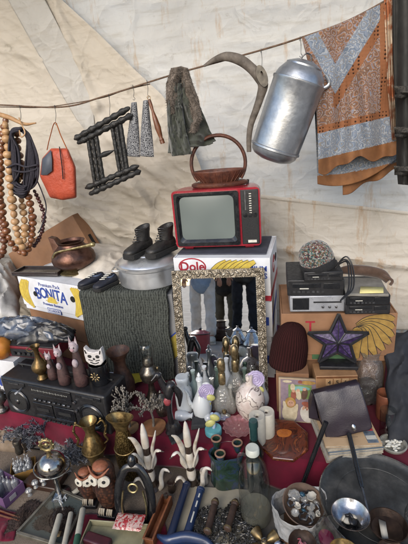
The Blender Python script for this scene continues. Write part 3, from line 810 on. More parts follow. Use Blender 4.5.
# shawl
def flor(name, cols, sc, bumpv=.2):
    t = NT(name); co = t.coords()
    w_ = t.n('ShaderNodeMapping'); t.l(co, w_.inputs['Vector'])
    nz = t.n('ShaderNodeTexNoise'); nz.inputs['Scale'].default_value = 16; t.l(co, nz.inputs['Vector'])
    mx = t.n('ShaderNodeMix', data_type='VECTOR'); mx.inputs[0].default_value = .045
    t.l(co, mx.inputs[4]); t.l(nz.outputs['Color'], mx.inputs[5])
    d = t.vor(mx.outputs[1], sc, 'F1', 'Distance', .8)
    rings = t.math('FRACT', t.math('MULTIPLY', d, 3.1))
    c1 = t.ramp(rings, [(0, C(cols[0])), (.30, C(cols[1])), (.5, C(cols[2])), (.68, C(cols[0])), (.85, C(cols[3]))], 'CONSTANT')
    d2 = t.vor(mx.outputs[1], sc*3.3, 'F1', 'Distance', 1)
    c2 = t.mix(t.ramp(d2, [(.22, (1, 1, 1)), (.34, (0, 0, 0))]), c1, C(cols[4]))
    return t.done(t.bsdf(c2, .75, 0, t.bump(t.noise(co, 300, 2), bumpv, .002), .25, 0, .2))
m_paisley = flor('blue paisley cotton', ['#6c7583', '#596473', '#858a90', '#6f6a62', '#8d9093'], 26)
m_orfl = flor('rust floral cotton', ['#6f5240', '#845d42', '#6f7380', '#574238', '#8a8078'], 34)
t = NT('rust crochet lace'); co = t.coords()
f = t.vor(co, 62, 'F1', 'Distance', .15)
m_lace = t.done(t.bsdf(t.ramp(f, [(.22, C('#2a1a12')), (.34, C('#7a5036'))]), .85, 0, t.bump(f, .6, .004), .2))
m_hem = mk('rust hem cotton', '#7c5330', '#644023', 14, .8, bump=.25, bscale=120)
m_ivory = mk('ivory and rust fringe', '#b7a48d', '#8c4f2c', 18, .9, lo=.45, hi=.55, bump=.5)
root = thing('patterned_shawl', 'rust and blue paisley shawl with lace bands draped over the right end of the line', 'shawl', V(345, 22, CR))
TOPL = [(302, 38), (345, 21), (385, 2)]
def seg_ms(px, py):
    # bands of the print: a blue V, lace beside it, a lace and blue border and the plain hem
    low = py+.24*(px-316)
    if low > 160: return 3
    if low > 134: return 1
    if low > 127: return 2
    if px > 380: return 2
    yo = 94-1.65*(px-335) if px > 335 else 94-1.88*(335-px)
    if yo-30 < py < yo: return 1
    if yo <= py < yo+15 and px > 333: return 2
    return 0
def shawl(name, L, Rr, B, c, fold, seed, mif, nu=110, nv=120):
    def pos(u, v):
        tx = L[0][0]+(Rr[0][0]-L[0][0])*u; ty = edge_at([(y, x) for x, y in TOPL], tx) if False else None
        # top follows the line
        if tx <= 345: ty = 38+(tx-302)*(21-38)/43
        else: ty = 21+(tx-345)*(2-21)/40
        lx = edge_at(L, ty+(B(0)-ty)*v); rx = edge_at(Rr, ty+(B(1)-ty)*v)
        py = ty+(B(u)-ty)*v; px = edge_at(L, py)+(edge_at(Rr, py)-edge_at(L, py))*u
        return px, py
    def fn(u, v):
        px, py = pos(u, v)
        d = fold*(math.sin(u*11+2.2*v+seed+1.5*ns(v*2.2, u*1.5, seed))+.7*ns(u*7, v*1.8, seed+3)*1.6+.35*math.sin(u*27+3*v+seed*2))*(.2+.9*v)+.025*ns(u*3, v*3, seed)
        return V(px, py, c-d)
    m = M().sheet(fn, nu, nv, lambda u, v: mif(*pos(u, v)))
    return m.build(name, [m_orfl, m_paisley, m_lace, m_hem], root, world=True, solid=.003)
shawl('rear_layer', [(306, 38), (314, 100), (316, 140), (318, 200)], [(388, 1), (393, 80), (399, 140), (399, 200)], lambda u: 184+20*u-48*u*u, CR+.035, .010, 3, lambda x, y: 3 if y > 176-.12*(x-320)-.0016*(x-338)**2 else 1, 120, 160)
shawl('front_layer', [(302, 38), (310, 70), (316, 105), (318, 140), (319, 200)], [(386, 1), (391, 60), (394, 110), (398, 150), (399, 200)], lambda u: 171-19*u+3.5*math.sin(u*9+.6)+2*math.sin(u*21), CR-.075, .032, 0, seg_ms, 210, 230)
shawl('back_fall', [(326, 28), (336, 100), (342, 150), (343, 200)], [(386, 1), (391, 80), (398, 150), (399, 200)], lambda u: 195-26*u+2*math.sin(u*12), CR+.075, .014, 5, lambda x, y: 3 if y > 184-.42*(x-343) else 1, 120, 160)
flatcloth('fringe_edge', m_ivory, root, [(384, -4), (386, 40), (388, 90), (392, 140)], [(396, -4), (396, 40), (397, 90), (398, 140)], CR-.07, nu=12, nv=50, fold=.02, seed=2)
# dark coat at the right edge
m_coat = mk('charcoal coat cloth', '#2b2a27', '#1b1a18', 10, .8, bump=.3, bscale=120)
root = thing('dark_coat', 'dark charcoal coat with crocheted trim hanging at the right edge', 'coat', V(404, -6, CR-.1))
flatcloth('coat_body', m_coat, root, [(393, -14), (394, 60), (396, 120), (397, 160), (399, 184)], [(440, -14), (446, 60), (450, 120), (450, 165), (446, 190)], CR-.12, nu=60, nv=60, bul=.05, fold=.045, seed=3, solid=.01)
m_strap = mk('grey crocheted trim', '#403c36', '#211f1c', 110, .9, bump=.9, bscale=110, lo=.45, hi=.55)
for (y, h) in ((86, 12), (127, 10), (166, 9)):
    flatcloth('trim', m_strap, root, [(394, y), (395, y+h)], [(449, y+2), (449, y+h+2)], CR-.185, nu=60, nv=6, bul=.05, fold=.045, seed=3, solid=.006)
# ================================================================ UPPER SHELF ROW
def slab(name, label, cat, pL, pR, zb, h, dep, mat, group=None, bevel=.004, body='case', w=None):
    A = G(*pL, zb); B = G(*pR, zb); d = B-A; d.z = 0; wd = w or d.length
    u = d.normalized(); bk = Vector((-u.y, u.x, 0)); c = A+u*(wd/2)+bk*(dep/2); c.z = zb
    r = thing(name, label, cat, c, math.atan2(u.y, u.x), group)
    if mat: M().box((0, 0, h/2), (wd, dep, h)).build(body, mat, r, bevel=bevel)
    return r, wd, h, dep
def loft(m, rings, mi=0, cap=True):
    n = len(rings[0]); vs = [p for r_ in rings for p in r_]; fs = []
    for i in range(len(rings)-1):
        for k in range(n): fs.append((i*n+k, i*n+(k+1) % n, (i+1)*n+(k+1) % n, (i+1)*n+k))
    if cap: fs += [tuple(range(n-1, -1, -1)), tuple((len(rings)-1)*n+k for k in range(n))]
    return m.add(vs, fs, None, mi)
def rrect(w, h, r, n=5):
    pts = []
    for cx_, cz_, a0 in ((w/2-r, h/2-r, 0), (-w/2+r, h/2-r, PI/2), (-w/2+r, -h/2+r, PI), (w/2-r, -h/2+r, 1.5*PI)):
        for k in range(n+1):
            a = a0+PI/2*k/n; pts.append((cx_+r*math.cos(a), cz_+r*math.sin(a)))
    return pts
m_tvred = mk('glossy red plastic', '#8f1226', '#7c0f20', 6, .28, coat=.3)
m_blk = mk('matt black plastic', '#141416', '#1d1d20', 40, .45)
m_blkg = mk('glossy black plastic', '#0f1013', '#17181b', 20, .25, coat=.3)
m_grille = mk('black grille', '#1b1b1d', '#060606', 260, .6, bump=.8, bscale=320)
m_chrome = mk('worn chrome', '#b9b9bb', '#8e8e90', 40, .22, 1, rvar=.08)
m_silver = mk('silver plastic', '#a3a5aa', '#909297', 20, .34, .35)
m_lbl = mk('white label', '#c4c2b8', '#aeaca2', 40, .6)
m_steel = mk('grey steel', '#6c6d70', '#4e4f52', 40, .4, .9)

# television
zb = .959
A = G(179, 251, zb); B = G(262, 247.5, zb); d = B-A; TW = .475; a = math.atan2(d.y, d.x)
TH = .315; TD = .30
c = (A+B)/2+Vector((-math.sin(a), math.cos(a), 0))*(TD/2); c.z = zb
tv = thing('portable_television', 'small red portable television with a grey screen and black control panel on the banana carton', 'television', c, a+R(-3))
foot = .016; zc = foot+TH/2
m = M(); rings = []
for y, sw, sh, rr in ((-TD/2, 1, 1, .022), (-TD*.3, 1.0, 1.0, .03), (TD*.05, .985, .98, .04), (TD*.38, .93, .92, .045), (TD/2, .80, .82, .045)):
    rings.append([Vector((x, y, z+zc)) for x, z in rrect(TW*sw, TH*sh, rr)])
loft(m, rings); m.build('shell', m_tvred, tv, smooth=50)
yf = -TD/2
sx0, sx1 = -TW/2+TW*.03, -TW/2+TW*.765
scx = (sx0+sx1)/2; sw = sx1-sx0
m = M(); # raised bezel ring with sloping inside
o1 = [Vector((x+scx, yf-.016, z+zc)) for x, z in rrect(sw, TH*.93, .012)]
o0 = [Vector((x+scx, yf+.004, z+zc)) for x, z in rrect(sw, TH*.93, .012)]
i1 = [Vector((x+scx, yf-.016, z+zc+.004)) for x, z in rrect(sw-.03, TH*.93-.030, .018)]
i2 = [Vector((x+scx, yf-.001, z+zc+.006)) for x, z in rrect(sw-.056, TH*.93-.058, .03)]
loft(m, [o0, o1, i1, i2], cap=False); m.build('bezel', m_blkg, tv, smooth=30)
t = NT('switched off picture tube'); co = t.coords()
m_tube = t.done(t.bsdf(t.ramp(t.noise(co, 3, 2), [(.3, C('#59615f')), (.7, C('#666e6b'))]), .38, 0, None, .35, 0))
def scr(u, v):
    x = (u-.5)*(sw-.052); z = (v-.5)*(TH*.93-.054)
    q = max(abs(u-.5), abs(v-.5))*2
    return (x+scx, yf-.0015-.011*(1-(2*u-1)**2)*(1-(2*v-1)**2)**.8, z+zc+.006)
M().sheet(scr, 24, 20).build('screen', m_tube, tv)
px0 = -TW/2+TW*.885; pw = TW*.195
M().box((px0, yf-.001, zc), (pw, .010, TH*.93)).build('control_panel', m_blk, tv, bevel=.003)
sl = M()
for i in range(9): sl.box((px0+.004, yf-.0072, zc+TH*.40-i*.0125), (pw*.13, .003, .0045))
sl.build('tuning_scale', m_lbl, tv)
M().box((px0-.022, yf-.0072, zc+TH*.29), (.006, .004, .10)).build('tuning_slot', m_steel, tv)
for i in range(3):
    M().lathe([(.012, 0), (.011, .008), (.001, .009)], 16, Matrix.Translation((px0-.026+i*.026, yf-.006, zc+.015)) @ Matrix.Rotation(PI/2, 4, 'X')).build('knob', m_blkg, tv)
M().box((px0, yf-.0068, zc-TH*.18), (pw*.84, .004, TH*.36)).build('speaker_grille', m_grille, tv)
M().box((px0+.008, yf-.0095, zc-TH*.41), (pw*.5, .004, .014)).build('maker_plate', m_lbl, tv)
for x in (-TW*.36, TW*.36):
    M().box((x, -TD*.30, foot/2+.002), (.05, .07, foot+.006)).build('foot', m_tvred, tv, bevel=.004)
M().tube([(TW*.33, TD*.25, foot+TH*.93), (TW*.34, TD*.25, foot+TH+.012)], .008, 10).build('aerial_socket', m_blk, tv)

# wooden basket with an arched handle on the television
m_basket = mk('dark stained wicker wood', '#5a3324', '#3c2018', 30, .55, bump=.5, bscale=90)
zt_ = zb+foot+TH
p = G(220, 186, zt_); k = K(p)
rb = thing('arched_basket', 'dark wooden basket tray with a tall arched handle standing on the red television', 'basket', p+Vector((0, .02, .001)), a+R(4))
W = 27*k
M().lathe([(W*1.0, 0), (W*1.05, .006), (W*1.05, .016), (W*.98, .021), (.001, .022)], 40, None, 0, 1, .55).build('base_plate', m_basket, rb)
m = M(); m.lathe([(W*.62, .020), (W*.70, .03), (W*.93, .066), (W*.98, .080), (W*.95, .084), (W*.88, .076), (W*.6, .04), (.001, .036)], 40, None, 0, 1, .55)
m.build('bowl', m_basket, rb)
rb_m = M()
for i in range(22):
    an = 2*PI*i/22
    rb_m.tube([(W*.66*math.cos(an), W*.36*math.sin(an), .022), (W*.96*math.cos(an), W*.53*math.sin(an), .076)], .0035, 6)
rb_m.build('slats', m_basket, rb)
m = M(); P = []
for i in range(29):
    an = -.20*PI+1.40*PI*i/28
    P.append(Vector((W*.99*math.cos(an), 0, .118+W*.98*math.sin(an))))
m.tube(P, .010, 10, flat=1.5); m.build('handle', m_basket, rb)
M().tube([p_+Vector((0, -.012, 0)) for p_ in P], .0035, 6).build('handle_rib', m_basket, rb)

# green knitted blanket over its carton
t = NT('green cable knit'); co = t.coords('UV')
wv = t.n('ShaderNodeTexWave', wave_type='BANDS', bands_direction='X', wave_profile='SIN'); wv.inputs['Scale'].default_value = 11; wv.inputs['Distortion'].default_value = 3.5; wv.inputs['Detail'].default_value = 1; wv.inputs['Detail Scale'].default_value = 3
t.l(co, wv.inputs['Vector'])
mp = t.n('ShaderNodeMapping'); mp.inputs['Scale'].default_value = (34, 62, 1); t.l(co, mp.inputs['Vector'])
st = t.vor(mp.outputs[0], 1.0, 'F1', 'Distance', .5)
hh = t.math('ADD', wv.outputs['Fac'], t.math('MULTIPLY', t.math('SUBTRACT', 1, st), .9))
m_gknit = t.done(t.bsdf(t.ramp(hh, [(.35, C('#272927')), (1.1, C('#474a46'))]), .95, 0, t.bump(hh, .6, .007), .1))
gT = Matrix.Translation(rG.location) @ Matrix.Rotation(rG.rotation_euler.z, 4, 'Z')
GWID = gw+.05
def blanket(u, v):
    x = -GWID/2+(GWID+.075)*u; s = v*(gd+.02+gh-.02)
    wob = .006*ns(x*12, s*6)+.004*math.sin(x*30)
    if s < gd: q = Vector((x, gd/2-s, gh+.008+.4*abs(wob)))
    else:
        dn = s-gd; q = Vector((x*(1+.05*dn)-.02*dn+.012*ns(dn*6, x*3), -gd/2-.010-.035*dn*dn-wob*min(1, dn*6)-.03*math.sin(x*19+2+2*dn)*dn-.03*dn*ns(x*9, dn*3, 4), gh+.008-dn-.012*ns(x*7, 2)*(dn > gh-.1)))
        if dn < .02: q.y += .008*(1-dn/.02)
    return gT @ q
bl = M().sheet(blanket, 60, 110).build('knitted_blanket', m_gknit, solid=.009)
tag(bl, 'dark green cable knitted blanket draped over a carton below the aluminium pot', 'blanket')
# narrow printed carton between blanket and mirror
rS, sw_, sh_, sd_ = carton('printed_carton', 'white yellow and blue printed carton squeezed between the green blanket and mirror', (152, 296), (173, 294), .745, .54, .34, mk('dusty grey card', '#8b8d90', '#717274', 6, .75, bump=.5, bscale=12, bd=.008), lid=False)
m = M(); y = -sd_/2-.001
m.add([(-sw_*.5, y, .05), (sw_*.5, y, .16), (sw_*.5, y, .30), (-sw_*.5, y, .21)], [(0, 1, 2, 3)])
m.build('yellow_print', mk('dull yellow print', '#9c8c3c', '#83752f', 30, .6), rS, smooth=0)
m = M(); m.add([(-sw_*.5, y-.0004, .21), (sw_*.5, y-.0004, .30), (sw_*.5, y-.0004, .312), (-sw_*.5, y-.0004, .222)], [(0, 1, 2, 3)]); m.build('blue_print', m_blue, rS, smooth=0)

# aluminium pot and lid, boots on it
zp = .768
pf = G(145, 291, zp); k = K(pf)*1.07; pr = 32*k
pc = pf+Vector((.02, pr*.98, 0)); pc.z = zp
pot = thing('aluminium_pot', 'wide aluminium stock pot with a domed lid standing on the blanket covered carton', 'cooking pot', pc)
m_alup = mk('brushed aluminium', '#d9dbdd', '#c9cccf', 9, .36, .88, bump=.03, bscale=18)
PHT = .115
M().lathe([(.001, 0), (pr*.95, 0), (pr*.98, .006), (pr*.98, PHT*.86), (pr*1.0, PHT*.9), (pr*1.03, PHT*.93), (pr*1.03, PHT), (pr*.96, PHT), (pr*.95, .01), (.001, .009)], 56).build('pot_body', m_alup, pot, smooth=30)
M().lathe([(pr*1.045, PHT-.004), (pr*1.05, PHT+.006), (pr*.98, PHT+.010), (pr*.93, PHT+.022), (pr*.7, PHT+.046), (pr*.55, PHT+.052), (pr*.52, PHT+.058), (.001, PHT+.062)], 56).build('lid', m_alup, pot, smooth=30)
for sx in (-1, 1):
    M().tube(smooth_path([(sx*pr*.97, -.04, PHT*.7), (sx*(pr+.025), -.035, PHT*.72), (sx*(pr+.03), 0, PHT*.72), (sx*(pr+.025), .035, PHT*.72), (sx*pr*.97, .04, PHT*.7)], 5), .006, 8).build('handle', m_alup, pot)
m_bleather = mk('scuffed black leather', '#191817', '#2b2927', 30, .5, bump=.4, bscale=90)
m_rubber = mk('black rubber', '#121212', '#1c1b1a', 60, .8, bump=.4)
def footwear(root, L, shaft, up, sole, lace, wid=.40, solec=.028):
    """toe points to -y, heel at +y; z=0 ground"""
    def ring(y, w, z0, h, n=14, lean=0):
        out = []
        for k in range(n):
            a = 2*PI*k/n; cx_ = math.cos(a); sz = math.sin(a)
            out.append(Vector((w*cx_*(1-.12*max(0, sz)), y+lean*max(0, sz), z0+h*(.5+.5*sz) if sz > -.3 else z0+h*.10*(1+sz))))
        return out
    Wd = L*wid/2
    m = M(); S_ = [(.50, .50, .40), (.46, .78, .50), (.32, .86, .52), (.12, .84, .50), (-.08, .92, .40), (-.26, 1.0, .31), (-.40, .90, .26), (-.47, .62, .21), (-.50, .25, .13)]
    loft(m, [ring(y*L, w*Wd, solec*.8, h*L*.62) for y, w, h in S_])
    if shaft > 0:
        R_ = []
        for i in range(7):
            t = i/6; z = solec+L*.16+(shaft-L*.16)*t
            ww = Wd*(.80-.06*math.sin(t*PI)+.12*t); dy = L*(.235-.03*math.sin(t*PI)+.04*t)
            cy_ = L*(.24+.02*t)
            R_.append([Vector((ww*math.cos(2*PI*k/16), cy_+dy*math.sin(2*PI*k/16), z+.012*math.sin(2*PI*k/16)*(t > .9))) for k in range(16)])
        for q, sc_ in ((0, .86), (-.03, .80)):
            R_.append([Vector((v.x*sc_, L*.26+(v.y-L*.26)*sc_, v.z+q)) for v in R_[6]])
        loft(m, R_)
    m.build('upper', up, root, smooth=60, sub=1)
    pts = []
    for y, w, h in S_: pts.append((w*Wd*1.08, y*L*1.03))
    out = pts+[(-x, y) for x, y in pts[::-1]]
    m = M(); m.add([(x, y, 0) for x, y in out]+[(x, y, solec) for x, y in out], [tuple(range(len(out))), tuple(range(2*len(out)-1, len(out)-1, -1))]+[(i, i+len(out), (i+1) % len(out)+len(out), (i+1) % len(out)) for i in range(len(out))])
    m.build('sole', sole, root, smooth=30, bevel=.003)
    m = M(); nl = 6 if shaft > 0 else 4
    for i in range(nl):
        t = i/(nl-1)
        if shaft > 0: yc = L*(-.13+.15*min(1, t*1.5)); zc_ = solec+L*.24+t*(shaft-L*.20)*.78
        else: yc = L*(-.16+.28*t); zc_ = solec+L*(.20+.10*t)
        ww = Wd*.5
        m.tube(smooth_path([(-ww, yc+.014, zc_-.006), (0, yc-.006, zc_+.006), (ww, yc+.014, zc_+.004)], 4), .003, 6)
    m.build('laces', lace, root)
zl = zp+PHT+.060
for (px, py, rz, lab) in ((137, 257, -34, 'left one of the pair of black ankle boots on the pot lid'), (160, 256, -40, 'right one of the pair of black ankle boots on the pot lid')):
    q = G(px, py, zl); 
    r = thing('ankle_boot', lab, 'boot', Vector((q.x+.005, q.y+.06, zl-.004)), R(rz), 'pair of black ankle boots')
    footwear(r, .215, .122, m_bleather, m_rubber, m_black)
m_navy = mk('navy shoe canvas', '#181c2b', '#11131d', 30, .6, bump=.3)
for (px, py, rz, lab) in ((90, 288, -55, 'small navy laced shoe, left of its pair on the blanket edge'), (104, 290, -38, 'small navy laced shoe with pale lining, right of its pair')):
    q = G(px, py, .775)
    r = thing('small_shoe', lab, 'shoe', Vector((q.x, q.y+.055, .771)), R(rz), 'pair of small navy shoes')
    footwear(r, .165, 0, m_navy, m_rubber, m_lbl, .42, .02)
    M().lathe([(.024, .052), (.027, .062), (.020, .060), (.018, .050)], 14, Matrix.Translation((0, .035, 0)), 0, 1, 1.3).build('collar', mk('pale blue lining', '#7c8ba8', '#5c6c8c', 30, .8), r)

# things on the lettered carton: board, copper pot
m_dwood = mk('dark polished board', '#2c2120', '#1c1514', 20, .35, coat=.3)
zc9 = .791
r, w_, h_, d_ = slab('wooden_tray', 'dark polished wooden tray lying on the lettered banana carton', 'tray', (12, 276), (58, 276.5), zc9, .012, .13, m_dwood, body='tray_base')
m = M(); 
for x in (-1, 1): m.box((x*(w_/2-.005), 0, .018), (.010, d_, .016))
for y in (-1, 1): m.box((0, y*(d_/2-.005), .018), (w_-.022, .010, .016))
m.build('rim', m_dwood, r, bevel=.002)
t = NT('old copper'); co = t.coords()
m_copper = t.done(t.bsdf(t.ramp(t.noise(co, 16, 6, .65), [(.3, C('#3a2b26')), (.55, C('#5f443a')), (.75, C('#6e564c'))]), t.ramp(t.noise(co, 30, 4), [(.3, (.28,)*3), (.7, (.5,)*3)]), .85, t.bump(t.noise(co, 55, 2), .25, .004)))
m_brass = mk('worn brass', '#9c8558', '#635236', 35, .36, .85, bump=.2, bscale=60)
m_brassp = mk('pale tarnished brass', '#a59870', '#746748', 50, .4, .9, bump=.3, bscale=90)
q = G(72, 276, zc9); k = K(q); pr2 = 22*k
r = thing('copper_cauldron', 'round copper pot with a brass bail handle standing behind the wooden tray', 'copper pot', Vector((q.x, q.y+pr2*.75, zc9)), R(-10))
PH2 = .24
M().lathe([(.001, .022), (pr2*.45, .022), (pr2*.72, .034), (pr2*.96, .065), (pr2, .088), (pr2*.95, .118), (pr2*.78, .150), (pr2*.60, .172), (pr2*.56, .186), (pr2*.62, .198), (pr2*.64, .203), (pr2*.58, .202), (pr2*.50, .186), (pr2*.54, .17), (pr2*.86, .10), (pr2*.6, .045), (.001, .04)], 44).build('belly', m_copper, r)
M().lathe([(pr2*.78, 0), (pr2*.80, .007), (pr2*.55, .014), (pr2*.46, .026), (.001, .026)], 36).build('foot_ring', m_brassp, r)
M().add([(-pr2*.80, -.035, .125), (-pr2*.80, .035, .125), (-pr2*.98, .026, .235), (-pr2*.98, -.026, .235), (-pr2*.50, -.04, .180), (-pr2*.50, .04, .180), (-pr2*.70, .024, .225), (-pr2*.70, -.024, .225)],
        [(0, 1, 2, 3), (0, 3, 7, 4), (1, 5, 6, 2), (4, 7, 6, 5), (3, 2, 6, 7)]).build('spout', m_copper, r, smooth=60, bevel=.004)
M().tube(smooth_path([(-pr2*.62, -pr2*.70, .12), (-pr2*.4, -pr2*.74, .155), (pr2*.2, -pr2*.66, .170), (pr2*.75, -pr2*.5, .178), (pr2*1.12, -pr2*.35, .182)], 5), [.006, .007, .007, .008, .012], 8).build('bail_handle', m_brassp, r)
M().ball((pr2*1.18, -pr2*.32, .184), (.020, .016, .016)).build('handle_end', m_brassp, r)
M().ball((-pr2*.62, -pr2*.60, .10), (.012, .012, .024)).build('lug', m_brassp, r)
# plastic sheet heap, left
def crumple(name, label, cat, pts3, mat, h, seed, nu=36, nv=36, fine=.5, solid=.0015, under=None):
    """cloth heap over a quad given by four points, domed by h"""
    a_, b_, c_, d_ = [Vector(p) for p in pts3]
    def fn(u, v):
        base = (a_*(1-u)+b_*u)*(1-v)+(d_*(1-u)+c_*u)*v
        e = (math.sin(PI*u)**.45)*(math.sin(PI*v)**.45)
        rdg = 1-abs(ns(u*4.5+seed, v*4.5, seed))*1.6
        rd2 = 1-abs(ns(u*10+seed, v*11, seed+5))*1.6
        return base+Vector((.012*ns(u*7, v*7, seed+2), .012*ns(u*7, v*7, seed+9), e*h*(.55+.35*rdg*fine*1.6+.14*rd2*fine)))
    o = M().sheet(fn, nu, nv).build(name, mat, None, smooth=50, solid=solid)
    return tag(o, label, cat)
m_plast = mk('crumpled white plastic', '#a9a8a6', '#8c8b89', 14, .35, coat=.3)
crumple('plastic_sheeting', 'crumpled white plastic sheeting heaped left of the lettered carton', 'plastic sheet', [G(-45, 330, .45), G(19, 322, .45), G(22, 268, .62), G(-45, 262, .62)], m_plast, .30, 3, 40, 40, .7)
crumple('dust_sheet', 'pale crumpled dust sheet behind the small shoes and boots', 'dust sheet', [G(72, 280, .77), G(128, 284, .77), V(138, 250, 2.74), V(70, 246, 2.8)], mk('pale dust sheet', '#c2bbb0', '#aaa296', 10, .85), .10, 8, 36, 30, .6)
crumple('dark_cloth', 'dark bundled cloth behind the pot and the copper cauldron', 'cloth', [G(96, 275, .78), G(122, 276, .78), V(124, 258, 2.68), V(94, 252, 2.68)], mk('dark wool', '#24221f', '#171614', 20, .9), .10, 12, 26, 26)

# record player and what lies on it
r, w_, h_, d_ = slab('record_player', 'red cased portable record player with black knobs on the left front carton', 'record player', (8, 357), (56, 361), .452, .075, .22, None)
M().box((0, 0, h_/2+.003), (w_, d_, h_-.006)).build('case', mk('oxblood leatherette', '#6a1020', '#540c18', 40, .5, bump=.3, bscale=160), r, bevel=.006)
M().box((0, 0, h_+.003), (w_*.97, d_*.96, .008)).build('deck', m_blk, r, bevel=.002)
M().box((-w_*.12, -d_/2-.002, h_*.5), (w_*.55, .005, h_*.62)).build('control_panel', m_blk, r, bevel=.001)
for i in range(4):
    M().lathe([(.011, 0), (.010, .012), (.001, .013)], 14, Matrix.Translation((-w_*.30+i*.033, -d_/2-.003, h_*.5)) @ Matrix.Rotation(PI/2, 4, 'X')).build('knob', m_steel if i % 2 else m_blkg, r)
M().box((w_*.32, -d_/2-.004, h_*.5), (.022, .006, .018)).build('latch', m_chrome, r, bevel=.002)
bx = G(-5, 357, .452); 
m_leath = mk('black jacket leather', '#131316', '#1e1e22', 20, .38, bump=.3, bscale=70)
crumple('leather_jacket', 'black leather jacket crumpled on top of the red record player', 'jacket', [G(16, 346, .53), G(72, 342, .53), G(76, 330, .54), G(16, 331, .54)], m_leath, .085, 21, 44, 40, .9, .003)
crumple('plastic_sleeve', 'shiny dark plastic sleeve folded behind the black jacket', 'plastic sleeve', [G(-10, 340, .55), G(55, 340, .55), G(56, 322, .6), G(-8, 322, .6)], mk('shiny blue grey film', '#23272f', '#4c5462', 14, .25, coat=.3), .07, 31, 36, 30, 1.0)
q = G(1, 360, .452)
r = thing('gourd', 'yellow orange rounded gourd at the left edge beside the record player', 'gourd', Vector((q.x, q.y+.03, .452)))
M().lathe([(.001, 0), (.03, .002), (.055, .03), (.064, .06), (.058, .095), (.035, .118), (.012, .124), (.001, .12)], 28, wob=lambda a, z: 1+.03*math.cos(a*8)).build('rind', mk('yellow orange rind', '#b3752a', '#95571b', 14, .45), r)
M().tube([(0, 0, .118), (.004, 0, .132), (.014, 0, .140)], [.008, .005], 8).build('stalk', m_wood_pale, r)

# ornate mirror
m_orn = NT('carved silver gilt'); co = m_orn.coords()
f = m_orn.noise(co, 55, 5, .65)
m_orn = m_orn.done(m_orn.bsdf(m_orn.ramp(f, [(.32, C('#3d362d')), (.5, C('#7c7365')), (.66, C('#aaa294'))]), .42, .65, m_orn.bump(m_orn.noise(co, 160, 3), .5, .003)))
m_mirror = NT('silvered glass'); m_mirror = m_mirror.done(m_mirror.bsdf((.86, .87, .87, 1), .015, 1))
MA, MB = G(181, 398, Z1+.006), G(268.5, 399, Z1+.006)
d = MB-MA; d.z = 0; MWID = d.length; ma = math.atan2(d.y, d.x); LEAN = R(10.5)
MH = .715
mir = thing('ornate_mirror', 'rectangular mirror in a carved silver frame leaning against the banana cartons', 'mirror', (MA+MB)/2, rot=(-LEAN, 0, ma))
bw_ = .043
m = M()
m.box((-MWID/2+bw_/2, 0, MH/2), (bw_, .016, MH)).box((MWID/2-bw_/2, 0, MH/2), (bw_, .016, MH))
m.box((0, 0, MH-bw_/2), (MWID-2*bw_-.002, .016, bw_)).box((0, 0, bw_/2), (MWID-2*bw_-.002, .016, bw_))
def orn(m, a, b):
    a = Vector(a); b = Vector(b); L = (b-a).length; dr = (b-a)/L; n = int(L/.021); pz = Vector((-dr.z, 0, dr.x))
    for i in range(n):
        c_ = a+dr*((i+.5)*L/n)
        s = 1 if i % 2 else -1
        T = Matrix.Translation(c_+pz*(s*.005)+Vector((0, -.008, 0))) @ Matrix.Rotation(math.atan2(dr.x, dr.z)+s*.6, 4, 'Y')
        m.ball((0, 0, 0), (.008, .008, .0145), 8, 6, T)
        m.ball((0, 0, 0), (.0045, .007, .0055), 7, 5, Matrix.Translation(c_-pz*(s*.012)+Vector((0, -.008, 0))))
    for off in (-bw_*.44, bw_*.44):
        k_ = int(L/.011)
        for i in range(k_): m.ball(a+dr*((i+.5)*L/k_)+pz*off+Vector((0, -.008, 0)), (.0042, .005, .0052), 6, 4)
orn(m, (-MWID/2+bw_/2, 0, 0), (-MWID/2+bw_/2, 0, MH)); orn(m, (MWID/2-bw_/2, 0, 0), (MWID/2-bw_/2, 0, MH))
orn(m, (-MWID/2+bw_, 0, MH-bw_/2), (MWID/2-bw_, 0, MH-bw_/2)); orn(m, (-MWID/2+bw_, 0, bw_/2), (MWID/2-bw_, 0, bw_/2))
m.build('frame', m_orn, mir, smooth=60)
M().add([(-MWID/2+bw_-.004, -.002, bw_-.004), (MWID/2-bw_+.004, -.002, bw_-.004), (MWID/2-bw_+.004, -.002, MH-bw_+.004), (-MWID/2+bw_-.004, -.002, MH-bw_+.004)], [(0, 1, 2, 3)]).build('mirror_glass', m_mirror, mir, smooth=0)
M().box((0, .0105, MH/2), (MWID*.97, .005, MH*.98)).build('back_board', m_board, mir)
bpy.context.view_layer.update()
MMAT = MW(mir); MP = MMAT @ Vector((0, -.002, 0)); MN = (MMAT.to_3x3() @ Vector((0, -1, 0))).normalized()
def RM(px, py, z):                      # where the sight line through (px,py), turned back by the mirror, meets level z
    d = ray(px, py); t_ = (MP-EYE).dot(MN)/d.dot(MN); h = EYE+d*t_
    rd = d-2*d.dot(MN)*MN
    return h+rd*((z-h.z)/rd.z), (h-EYE).length, h, rd

